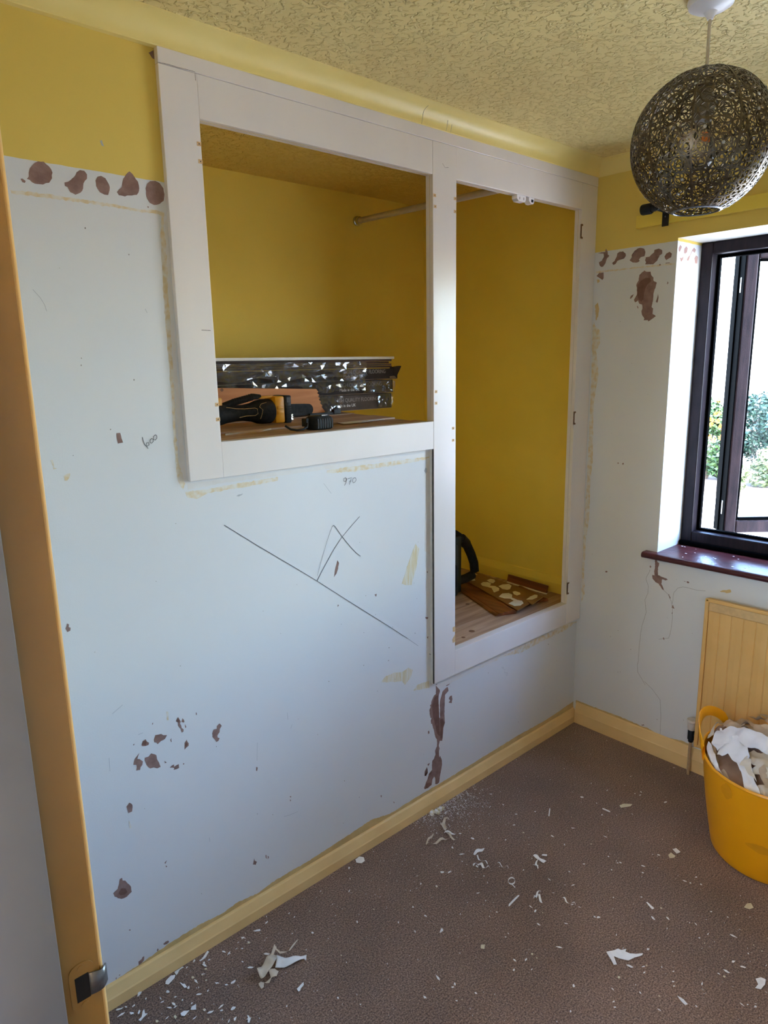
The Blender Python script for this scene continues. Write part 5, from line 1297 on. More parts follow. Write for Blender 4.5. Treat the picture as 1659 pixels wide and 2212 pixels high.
# ================================================================== PENDANT LAMP
LX, LY = -0.926, -0.820
lamp = tag(empty('pendant_lamp', (LX, LY, CEIL)), 'pendant light with openwork bronze globe shade hanging from the ceiling', 'lamp')
MB().lathe([(0.046, -0.0005), (0.047, -0.006), (0.044, -0.014), (0.034, -0.020), (0.014, -0.026), (0.0085, -0.034), (0.0055, -0.040), (0.004, -0.040)], 32).build('ceiling_rose', 'white_plastic', lamp, smooth=True)
SC = 2.050 - CEIL      # shade centre
SR = 0.1455
MB().tube([(0, 0, -0.038), (0, 0, SC + 0.118)], 0.0033, 10).build('cord', 'cable', lamp, smooth=True)
MB().lathe([(0.006, 0.125), (0.012, 0.118), (0.017, 0.110), (0.019, 0.085), (0.022, 0.083), (0.022, 0.060), (0.018, 0.058), (0.018, 0.045)], 20, c=(0, 0, SC)).build('lamp_holder', 'holder', lamp, smooth=True)
bulb = MB().lathe([(0.012, 0.046), (0.013, 0.030), (0.020, 0.012), (0.028, -0.008), (0.030, -0.022), (0.027, -0.036), (0.018, -0.047), (0.006, -0.052), (0.001, -0.0525)], 20, c=(0, 0, SC)).build('bulb', 'bulb_glass', lamp, smooth=True)
MB().grid([[(r_ * math.cos(a_), r_ * math.sin(a_), SC + h_) for a_ in [math.radians(205 + 8 * q_) for q_ in range(6)]] for r_, h_ in ((0.0180, 0.0190), (0.0235, 0.0070), (0.0272, -0.004))]).build('printed_mark', 'orange_print', bulb)

shade = empty('shade', (0, 0, 0)); shade.parent = lamp
def sph(th, ph, r=SR):
    return Vector((r * math.cos(ph) * math.cos(th), r * math.cos(ph) * math.sin(th), r * math.sin(ph)))
PH_B = -math.acos(0.050 / SR)      # bottom opening latitude
PH_T = math.acos(0.030 / SR)
def wire(mb, pts, w, h=0.0012):
    """flat ribbon lying on the sphere through given points (around the shade centre)"""
    n = len(pts)
    vs = []
    for i, p in enumerate(pts):
        d = pts[min(i + 1, n - 1)] - pts[max(i - 1, 0)]
        if d.length < 1e-9: d = Vector((1, 0, 0))
        d.normalize()
        nr = p.normalized()
        s = d.cross(nr).normalized() * w / 2
        for q in (p + s + nr * h / 2, p - s + nr * h / 2, p - s - nr * h / 2, p + s - nr * h / 2):
            vs.append((q.x, q.y, q.z + SC))
    fs = []
    for i in range(n - 1):
        for k in range(4):
            k2 = (k + 1) % 4
            fs.append((i * 4 + k, i * 4 + k2, i * 4 + 4 + k2, i * 4 + 4 + k))
    mb.add(vs, fs)
def local(th, ph):
    c = sph(th, ph)
    n = c.normalized()
    e1 = Vector((-math.sin(th), math.cos(th), 0))
    e2 = n.cross(e1)
    def f(a, b2):
        q = c + e1 * a + e2 * b2
        return q.normalized() * SR
    return f
random.seed(21)
fil = MB()
def motif(th, ph, R, kind):
    f = local(th, ph)
    wire(fil, [f(R * math.cos(t), R * math.sin(t)) for t in [2 * PI * k / 16 for k in range(17)]], 0.0028)
    rot = random.uniform(0, 2 * PI)
    if kind == 0:       # four C-scrolls
        for j in range(4):
            a0 = rot + j * PI / 2
            cx, cy_ = 0.52 * R * math.cos(a0), 0.52 * R * math.sin(a0)
            pts = []
            for k in range(11):
                t = a0 + 2.2 + k * 0.62
                r = R * 0.42 * (1 - 0.065 * k)
                pts.append(f(cx + r * math.cos(t), cy_ + r * math.sin(t)))
            wire(fil, pts, 0.0019)
    elif kind == 1:     # flower of petals
        for j in range(6):
            a0 = rot + j * PI / 3
            pts = []
            for k in range(9):
                t = k / 8
                d = R * (0.22 + 0.72 * math.sin(PI * t))
                s = 0.42 * (t - 0.5) * 2 * 0.55
                pts.append(f(d * math.cos(a0 + s), d * math.sin(a0 + s)))
            wire(fil, pts, 0.0019)
    else:               # spiral and leaf
        pts = []
        for k in range(20):
            t = rot + k * 0.55
            r = R * (0.92 - 0.042 * k)
            pts.append(f(r * math.cos(t), r * math.sin(t)))
        wire(fil, pts, 0.0022)
        for j in range(3):
            a0 = rot + j * 2.1
            wire(fil, [f(R * (0.3 + 0.2 * k) * math.cos(a0 + 0.25 * k * k), R * (0.3 + 0.2 * k) * math.sin(a0 + 0.25 * k * k)) for k in range(4)], 0.0024)
    fil_beads.append(f(0, 0))
fil_beads = []
NG = 10
rows = 12
kk = 0
for r in range(rows):
    ph = PH_B + (PH_T - PH_B) * (r + 0.5) / rows
    Rm_ = SR * (PH_T - PH_B) / rows / 2 * 1.10
    circ = 2 * PI * SR * math.cos(ph)
    n = max(6, int(circ / (2 * Rm_ * 0.97)))
    for i in range(n):
        th = 2 * PI * (i + 0.5 * (r % 2)) / n
        motif(th, ph, Rm_, (kk * 7 + r) % 3)
        kk += 1
    # small filler rings between rows
    ph2 = PH_B + (PH_T - PH_B) * (r + 1.0) / rows
    if r < rows - 1:
        for i in range(n):
            f = local(2 * PI * (i + 0.25 + 0.5 * (r % 2)) / n, ph2)
            wire(fil, [f(0.0042 * math.cos(t), 0.0042 * math.sin(t)) for t in [2 * PI * k / 8 for k in range(9)]], 0.0018)
fil.build('filigree', 'bronze', shade, fix=False)
for g in range(NG):
    mb = MB()
    old, fil_ = fil, None
    wire(mb, [sph(2 * PI * g / NG + 0.3, PH_B + (PH_T - PH_B) * k / 28, SR + 0.0006) for k in range(29)], 0.0042, 0.0016)
    mb.build('rib', 'bronze', shade, fix=False)
for (ph, nm, w) in ((PH_B, 'bottom_ring', 0.0055), (PH_T, 'top_ring', 0.0045)):
    mb = MB()
    wire(mb, [sph(2 * PI * k / 40, ph, SR + 0.0004) for k in range(41)], w, 0.0022)
    mb.build(nm, 'chrome_dull' if nm == 'bottom_ring' else 'bronze', shade, fix=False)
mb = MB()
for a in (0, 2.1, 4.2):
    mb.tube([(0.016 * math.cos(a), 0.016 * math.sin(a), SC + 0.115), (0.030 * math.cos(a), 0.030 * math.sin(a), SC + math.sin(PH_T) * SR)], 0.0015, 6)
mb.tube([(0.020 * math.cos(t), 0.020 * math.sin(t), SC + 0.112) for t in [2 * PI * k / 16 for k in range(17)]], 0.0018, 6, cap=False)
mb.build('gallery', 'bronze', shade)
bead_me = None
for i, p in enumerate(fil_beads):
    if i % 5: continue
    if bead_me is None:
        o = MB().lathe([(0.0005, 0.0018), (0.0026, 0.0014), (0.0036, 0), (0.0026, -0.0014), (0.0005, -0.0018)], 8).build('bead', 'crystal', shade)
        bead_me = o.data
    else:
        o = bpy.data.objects.new('bead', bead_me); COL.objects.link(o); o.parent = shade
    q = p.normalized() * (SR + 0.0006)
    o.location = (q.x, q.y, q.z + SC)
    o.rotation_euler = p.to_track_quat('Z', 'Y').to_euler()

# ================================================================== WINDOW WALL FITTINGS
tag(MB().box((-0.018, -2.1, 2.068), (-0.0003, -0.175, 2.112), bev=0.0015).build('curtain_batten', 'yellow'),
    'yellow painted wooden batten fixed above the window', 'batten')
br = tag(empty('curtain_bracket', (-0.0185, -0.29, 2.085)), 'black metal curtain pole bracket screwed to the yellow batten', 'bracket')
MB().box((-0.005, -0.012, -0.026), (0.0, 0.012, 0.030), bev=0.0012).build('back_plate', 'black', br)
MB().lathe([(0.003, -0.0065), (0.003, -0.005)], 10, axis='X', c=(0, 0, 0.006)).build('screw', 'chrome_dull', br)
MB().tube([(-0.003, 0, 0.022), (-0.030, 0.003, 0.026), (-0.062, 0.006, 0.027)], 0.0065, 10).build('arm', 'black', br, smooth=True)
cup = MB()
cup.lathe([(0.0165, 0.060), (0.0185, 0.056), (0.0185, 0.026), (0.0165, 0.022), (0.0150, 0.022), (0.0150, 0.056)], 24, axis='Y', c=(-0.062, 0, 0.030), close=False)
cup.lathe([(0.0160, 0.0595), (0.0155, 0.0590)], 24, axis='Y', c=(-0.062, 0, 0.030))
cup.build('pole_cup', 'black', br, smooth=True)
MB().lathe([(0.010, 0.004), (0.012, 0.010), (0.012, 0.0215), (0.010, 0.0225)], 20, axis='Y', c=(-0.062, 0, 0.030)).build('cup_neck', 'black', br, smooth=True)

# radiator
rd = tag(empty('radiator', (0, -0.556, 0.13)), 'cream painted fluted panel radiator below the window', 'radiator')
rd.matrix_world = Matrix.Identity(4)
RY0, RY1, RZ0, RZ1, RXF = -0.556, -1.46, 0.135, 0.732, -0.060
MB().box((RXF + 0.006, RY1, RZ0), (-0.034, RY0, RZ1), bev=0.004).build('panel_body', 'radiator', rd)
MB().box((RXF - 0.004, RY1, RZ1 - 0.010), (RXF + 0.008, RY0, RZ1 + 0.003), bev=0.003).build('top_rim', 'radiator', rd)
MB().box((RXF - 0.002, RY1, RZ0), (RXF + 0.008, RY0 - 0.0, RZ0 + 0.012), bev=0.003).build('bottom_rim', 'radiator', rd)
MB().box((RXF - 0.004, RY0 - 0.012, RZ0), (RXF + 0.0075, RY0 + 0.002, RZ1 + 0.002), bev=0.003).build('side_rim', 'radiator', rd)
MB().box((RXF - 0.001, RY1, RZ1 - 0.043), (RXF + 0.0075, RY0 - 0.0125, RZ1 - 0.0105), bev=0.002).build('top_band', 'radiator_worn', rd)
prof2 = []
y = RY0 - 0.0125
yend = RY1
while y > yend + 0.042:
    prof2 += [(y, 0.0022), (y - 0.0016, 0.0), (y - 0.020, -0.0012), (y - 0.0384, 0.0), (y - 0.0400, 0.0022)]
    y -= 0.0415
vs, fs = [], []
for (yy_, d) in prof2:
    vs += [(RXF + 0.0015 + d, yy_, RZ0 + 0.012), (RXF + 0.0015 + d, yy_, RZ1 - 0.0445)]
for i in range(len(prof2) - 1):
    fs.append((2 * i, 2 * i + 2, 2 * i + 3, 2 * i + 1))
MB().add(vs, fs).build('fluted_face', 'radiator', rd, fix=False)
for yb in (-0.72, -1.30):
    MB().box((-0.0345, yb, 0.2), (-0.0003, yb - 0.03, 0.62)).build('wall_bracket', 'radiator', rd)
vl = tag(empty('radiator_valve', (-0.045, -0.535, 0)), 'radiator valve with aged white cap on a thin copper pipe', 'valve')
MB().tube([(0, 0, 0.0005), (0, 0.0005, 0.10), (0, 0, 0.152)], 0.0058, 12).build('pipe', 'copper', vl, smooth=True)
MB().lathe([(0.008, 0.140), (0.0095, 0.142), (0.0095, 0.150), (0.0125, 0.152), (0.0125, 0.190), (0.010, 0.194)], 16).build('body', 'black', vl, smooth=True)
MB().lathe([(0.013, 0.192), (0.0145, 0.196), (0.0155, 0.222), (0.0185, 0.225), (0.0190, 0.232), (0.017, 0.235)], 24).build('cap', 'cap', vl, smooth=True)
MB().lathe([(0.009, -0.012), (0.0125, -0.013), (0.0125, -0.021)], 8, axis='Y', c=(0, 0, 0.176)).build('union_nut', 'black', vl)
MB().box((-0.006, -0.0225, 0.166), (0.006, -0.0125, 0.186)).build('tail', 'chrome_dull', vl)

# ================================================================== TUB OF STRIPPED WALLPAPER
TX, TY = -0.290, -0.915
RB, RT, TH = 0.176, 0.222, 0.325
tub = tag(empty('rubber_tub', (TX, TY, 0)), 'yellow flexible rubber tub full of stripped wallpaper by the radiator', 'tub')
HA = math.radians(96)
def bump(a, w):
    d = (a - HA + PI) % (2 * PI) - PI
    d2 = (a - HA - PI + PI) % (2 * PI) - PI
    m = min(abs(d), abs(d2))
    return max(0.0, math.cos(PI / 2 * min(1, m / w)))
seg = 72
rowsT = []
prof = [(0.02, 0.004), (RB * 0.6, 0.003), (RB - 0.022, 0.0008), (RB - 0.008, 0.004), (RB, 0.014)]
K = 12
for k in range(1, K + 1):
    t = k / K
    prof.append((RB + (RT - RB) * t + 0.004 * math.sin(PI * t), 0.014 + (TH - 0.014) * t))
inner = [(RT - 0.0045, TH - 0.002)] + [(RB + (RT - RB) * t - 0.005 + 0.004 * math.sin(PI * t), 0.014 + (TH - 0.014) * t) for t in (0.8, 0.6, 0.4, 0.2)] + [(RB - 0.01, 0.012), (0.02, 0.010)]
def ring(r, z):
    out = []
    for i in range(seg):
        a = 2 * PI * i / seg
        lift = 0.014 * bump(a, 0.85) * max(0, (z / TH)) ** 3
        rr = r * (1 + 0.010 * math.sin(2 * a + 0.6))
        out.append((rr * math.cos(a), rr * math.sin(a), z + lift))
    return out
MB().grid([ring(r, z) for r, z in prof + [(RT + 0.001, TH + 0.001)] + inner], wrap=True).build('body', 'trug', tub, smooth=True)
rimp = [(x, y_, z) for x, y_, z in ring(RT, TH)]
MB().tube(rimp + rimp[:2], 0.0050, 8, cap=False).build('rim', 'trug', tub, smooth=True)
for s in (0, 1):
    a0 = HA + s * PI
    rows2 = []
    n = 26
    for i in range(n + 1):
        t = i / n
        a = a0 + (t - 0.5) * 1.16
        h = math.sin(PI * t) ** 0.62
        zc = TH + 0.018 + 0.074 * h
        rc = RT + 0.004 + 0.010 * h
        w = 0.016 + 0.010 * (1 - h)
        ring2 = []
        for k in range(10):
            q = 2 * PI * k / 10
            rr = rc + 0.0042 * math.cos(q) + 0.004 * math.sin(q) * h
            ring2.append((rr * math.cos(a), rr * math.sin(a), zc + w * math.sin(q)))
        rows2.append(ring2)
    MB().grid(rows2, wrap=True).build('handle', 'trug', tub, smooth=True)
# scuffs on the tub wall
def on_tub(a, z, dr=0.0012):
    t = (z - 0.014) / (TH - 0.014)
    r = (RB + (RT - RB) * t + 0.004 * math.sin(PI * t)) * (1 + 0.010 * math.sin(2 * a + 0.6)) + dr
    return (r * math.cos(a), r * math.sin(a), z)
def scuff(cx, cz, w, h, seed):
    rows_ = []
    for j in range(7):
        rr = []
        for i in range(9):
            u_, v_ = (i / 8 - .5) * 2, (j / 6 - .5) * 2
            k = 1 - 0.35 * abs(v_) ** 1.5 if abs(v_) < 1 else 0.4
            rr.append(on_tub(cx + w * u_ * k * (1 + .2 * noise.noise(Vector((seed, v_ * 2, 0)))), cz + h * v_ * (1 - 0.3 * u_ * u_) + 0.004 * noise.noise(Vector((u_ * 2, seed, 1)))))
        rows_.append(rr)
    MB().grid(rows_).build('scuff', 'trug_stain', tub, smooth=True)
AC = math.atan2(-1.571 - TY, -2.546 - TX)
scuff(AC - 0.62, 0.285, 0.10, 0.028, 1)
scuff(AC - 0.10, 0.135, 0.22, 0.016, 2)

# crumpled sheets of wallpaper in the tub, each draped over the heap below it
def heap(x, y):
    dx, dy = x - TX, y - TY
    r2 = (dx * dx + dy * dy) / 0.21 ** 2
    fwd = (0.667 * dx + 0.745 * dy) / 0.21
    return 0.300 + 0.062 * (1 - min(1, r2)) + 0.044 * fwd
def draped(label, mat, poly, off, amp, seed, curl=0.010):
    rnd = random.Random(seed)
    bm = bmesh.new()
    bm.faces.new([bm.verts.new((p[0], p[1], 0)) for p in poly])
    bmesh.ops.triangulate(bm, faces=bm.faces[:])
    for _ in range(2):
        bmesh.ops.subdivide_edges(bm, edges=[e for e in bm.edges if e.calc_length() > 0.012], cuts=1, use_grid_fill=True)
        bmesh.ops.triangulate(bm, faces=bm.faces[:])
    for v in bm.verts:
        dx, dy = v.co.x - TX, v.co.y - TY
        r = math.hypot(dx, dy)
        lim = RT - 0.013
        if r > lim:
            dx, dy = dx * lim / r, dy * lim / r
        v.co.x, v.co.y = TX + dx, TY + dy
    bm.normal_update()
    for v in bm.verts:
        q = Vector((v.co.x * 16 + seed * 3.1, v.co.y * 16, seed * 1.7))
        z = heap(v.co.x, v.co.y) + off + amp * (abs(noise.noise(q)) * 1.5 + 0.5 * noise.noise(q * 2.4))
        if v.is_boundary:
            z += curl * noise.noise(q * 1.9 + Vector((4, 1, 7)))
        v.co.z = z
    me = bpy.data.meshes.new('wallpaper_scrap')
    bm.to_mesh(me); bm.free()
    o = link('wallpaper_scrap', me, mat)
    for p in me.polygons: p.use_smooth = True
    return tag(o, label, 'paper', 'torn wallpaper heaped in the tub')
fill = [(TX + 0.2 * math.cos(2 * PI * k / 22), TY + 0.2 * math.sin(2 * PI * k / 22)) for k in range(22)]
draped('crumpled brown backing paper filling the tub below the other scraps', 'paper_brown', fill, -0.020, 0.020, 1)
DR = [
 ('tan torn sheet at the back of the tub beside the radiator', 'paper_tan', [(-0.2392, -0.7091), (-0.1906, -0.7145), (-0.1642, -0.7377), (-0.1584, -0.7605), (-0.1841, -0.8028), (-0.2046, -0.8294), (-0.2174, -0.8620), (-0.2143, -0.8914), (-0.2474, -0.9027), (-0.2240, -0.8333), (-0.2443, -0.8093), (-0.2349, -0.7817), (-0.2219, -0.7521), (-0.2260, -0.7339)], 0.016, 0.024),
 ('narrow tan scrap behind the back sheet of the tub', 'paper_tan', [(-0.1523, -0.7664), (-0.1382, -0.7776), (-0.1459, -0.8016), (-0.1601, -0.8260), (-0.1574, -0.8566), (-0.1803, -0.8799), (-0.1832, -0.8500), (-0.1790, -0.8264), (-0.1628, -0.7949)], 0.026, 0.020),
 ('small tan crest at the far back of the tub', 'paper_tan', [(-0.1550, -0.7992), (-0.1123, -0.7966), (-0.1087, -0.8100), (-0.1284, -0.8298), (-0.1633, -0.8294), (-0.1670, -0.8116)], 0.040, 0.016),
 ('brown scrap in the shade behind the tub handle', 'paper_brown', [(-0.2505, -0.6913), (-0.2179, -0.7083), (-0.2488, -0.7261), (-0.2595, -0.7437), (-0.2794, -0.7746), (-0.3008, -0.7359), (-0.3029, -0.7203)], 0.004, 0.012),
 ('tan rolled sheet with dark hollow behind the white sheet', 'paper_tan', [(-0.2366, -0.7173), (-0.2164, -0.7225), (-0.2157, -0.7422), (-0.2287, -0.7720), (-0.2451, -0.7929), (-0.2691, -0.7878), (-0.2773, -0.8021), (-0.2875, -0.7790), (-0.2689, -0.7471), (-0.2594, -0.7284)], 0.016, 0.022),
 ('broad tan sheet behind the right half of the white sheet', 'paper_tan', [(-0.2674, -0.7871), (-0.2252, -0.8030), (-0.2024, -0.8295), (-0.1916, -0.8847), (-0.3173, -0.9273), (-0.2811, -0.8549), (-0.2752, -0.8218), (-0.2705, -0.8042)], 0.020, 0.020),
 ('cream rounded scrap inside the tub handle', 'paper_cream', [(-0.2554, -0.6553), (-0.2120, -0.6458), (-0.1913, -0.6484), (-0.1978, -0.6670), (-0.2357, -0.6935), (-0.2657, -0.7115), (-0.2853, -0.7111), (-0.3235, -0.7239), (-0.3473, -0.7142), (-0.3120, -0.6853)], 0.022, 0.014),
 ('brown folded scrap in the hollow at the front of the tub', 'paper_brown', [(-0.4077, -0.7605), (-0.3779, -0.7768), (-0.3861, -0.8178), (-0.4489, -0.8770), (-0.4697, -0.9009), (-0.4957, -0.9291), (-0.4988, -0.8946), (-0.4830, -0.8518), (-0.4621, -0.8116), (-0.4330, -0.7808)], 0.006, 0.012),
 ('tan scrap low against the left inside wall of the tub', 'paper_tan', [(-0.4567, -0.7549), (-0.3892, -0.7336), (-0.3467, -0.7317), (-0.3899, -0.7662), (-0.4470, -0.7996), (-0.5070, -0.8032), (-0.4842, -0.7795)], 0.008, 0.010),
 ('tan scrap along the front left rim of the tub', 'paper_tan', [(-0.4653, -0.7987), (-0.4406, -0.8070), (-0.4694, -0.8401), (-0.4810, -0.8657), (-0.5006, -0.8792), (-0.5043, -0.8542), (-0.4952, -0.8265)], 0.012, 0.012),
 ('tan strip along the front rim of the tub', 'paper_tan', [(-0.5034, -0.8730), (-0.4744, -0.8719), (-0.4742, -0.8938), (-0.4744, -0.9183), (-0.4798, -0.9513), (-0.4973, -0.9380), (-0.5031, -0.9119), (-0.5035, -0.8905)], 0.012, 0.012),
 ('white folded strip against the left inside of the tub', 'paper_white', [(-0.4424, -0.7419), (-0.4015, -0.7312), (-0.3694, -0.7279), (-0.3772, -0.7419), (-0.3968, -0.7567), (-0.4361, -0.7844), (-0.4743, -0.8143), (-0.5018, -0.8407), (-0.5241, -0.8594), (-0.5153, -0.8387), (-0.4849, -0.8080), (-0.4692, -0.7882), (-0.4888, -0.7850), (-0.4531, -0.7680), (-0.4531, -0.7601), (-0.4742, -0.7637)], 0.024, 0.016),
 ('greyish crumpled scrap below the right end of the white sheet', 'paper_cream', [(-0.3676, -0.8488), (-0.3479, -0.8596), (-0.3502, -0.8814), (-0.3200, -0.9223), (-0.3794, -0.9498), (-0.4060, -0.9017), (-0.4071, -0.8816), (-0.3957, -0.8655)], 0.014, 0.020),
 ('large crumpled white sheet across the middle of the tub', 'paper_white', [(-0.3779, -0.7402), (-0.3300, -0.7313), (-0.3112, -0.7382), (-0.2947, -0.7314), (-0.2965, -0.7387), (-0.3052, -0.7439), (-0.2895, -0.7636), (-0.2769, -0.8003), (-0.2817, -0.8242), (-0.2907, -0.8584), (-0.3089, -0.8950), (-0.3234, -0.9294), (-0.3590, -0.9343), (-0.3688, -0.9015), (-0.3646, -0.8779), (-0.3754, -0.8595), (-0.3685, -0.8418), (-0.3437, -0.8075), (-0.3630, -0.7932), (-0.3921, -0.7861), (-0.4220, -0.7781), (-0.4097, -0.7650)], 0.032, 0.018),
 ('long cream-white strip slanting to the front of the tub', 'paper_white', [(-0.4180, -0.7760), (-0.3656, -0.7765), (-0.3275, -0.7897), (-0.3460, -0.8329), (-0.3795, -0.8533), (-0.3957, -0.8655), (-0.4222, -0.8710), (-0.4574, -0.9047), (-0.4949, -0.9438), (-0.5049, -0.9307), (-0.4873, -0.8871), (-0.4500, -0.8520), (-0.4286, -0.8300), (-0.4088, -0.8051), (-0.4184, -0.7919)], 0.030, 0.016),
 ('cream curl lying on the slanting strip', 'paper_cream', [(-0.4495, -0.8559), (-0.4189, -0.8544), (-0.4041, -0.8608), (-0.4178, -0.8748), (-0.4474, -0.8919), (-0.4742, -0.9176), (-0.4646, -0.8940), (-0.4498, -0.8708)], 0.044, 0.014),
 ('cream torn flap right of the slanting strip', 'paper_cream', [(-0.4297, -0.8832), (-0.4000, -0.8927), (-0.3936, -0.9064), (-0.4011, -0.9293), (-0.4213, -0.9575), (-0.4318, -0.9330), (-0.4308, -0.9083), (-0.4422, -0.8937)], 0.026, 0.016),
 ('tan torn scrap under the cream flap', 'paper_tan', [(-0.4153, -0.8977), (-0.3935, -0.9073), (-0.4226, -0.9349), (-0.4469, -0.9547), (-0.4538, -0.9375), (-0.4400, -0.9183)], 0.014, 0.014),
 ('cream scrap at the front right of the tub', 'paper_cream', [(-0.4636, -0.9106), (-0.4452, -0.9282), (-0.4286, -0.9618), (-0.4739, -0.9773), (-0.4804, -0.9506), (-0.4774, -0.9327)], 0.018, 0.014),
]
for i, (lab, mt, pl, off, amp) in enumerate(DR):
    draped(lab, mt, pl, off, amp, 11 + i)

# ================================================================== LITTER ON THE CARPET
random.seed(31)
def flake_mesh(name, poly, mat, z0=0.0016, th=0.0007, lift=0.006, seed=0, cuts=1):
    """thin torn flake: polygon refined and gently warped upwards"""
    bm = bmesh.new()
    vs = [bm.verts.new((p[0], p[1], 0)) for p in poly]
    bm.faces.new(vs)
    bmesh.ops.triangulate(bm, faces=bm.faces[:])
    if cuts:
        bmesh.ops.subdivide_edges(bm, edges=bm.edges[:], cuts=cuts, use_grid_fill=True)
    cx = sum(p[0] for p in poly) / len(poly); cy_ = sum(p[1] for p in poly) / len(poly)
    for v in bm.verts:
        d = math.hypot(v.co.x - cx, v.co.y - cy_)
        v.co.z = z0 + th + lift * max(0, noise.noise(Vector((v.co.x * 30 + seed, v.co.y * 30, seed))) + 0.25) + d * d * 1.5 * (lift > 0.003)
    ext = bmesh.ops.extrude_face_region(bm, geom=bm.faces[:])
    for g in ext['geom']:
        if isinstance(g, bmesh.types.BMVert):
            g.co.z -= th
    bmesh.ops.recalc_face_normals(bm, faces=bm.faces)
    me = bpy.data.meshes.new(name)
    bm.to_mesh(me); bm.free()
    return me
GF = 'torn wallpaper flakes on the carpet'
def flake(poly, label, mat='chip', lift=0.004, group=GF, cat='paper flake', seed=0, cuts=1, name='paper_flake'):
    c = (sum(p[0] for p in poly) / len(poly), sum(p[1] for p in poly) / len(poly))
    me = flake_mesh(name, [(p[0] - c[0], p[1] - c[1]) for p in poly], mat, lift=lift, seed=seed, cuts=cuts)
    o = link(name, me, mat)
    o.location = (c[0], c[1], 0)
    return tag(o, label, cat, group)
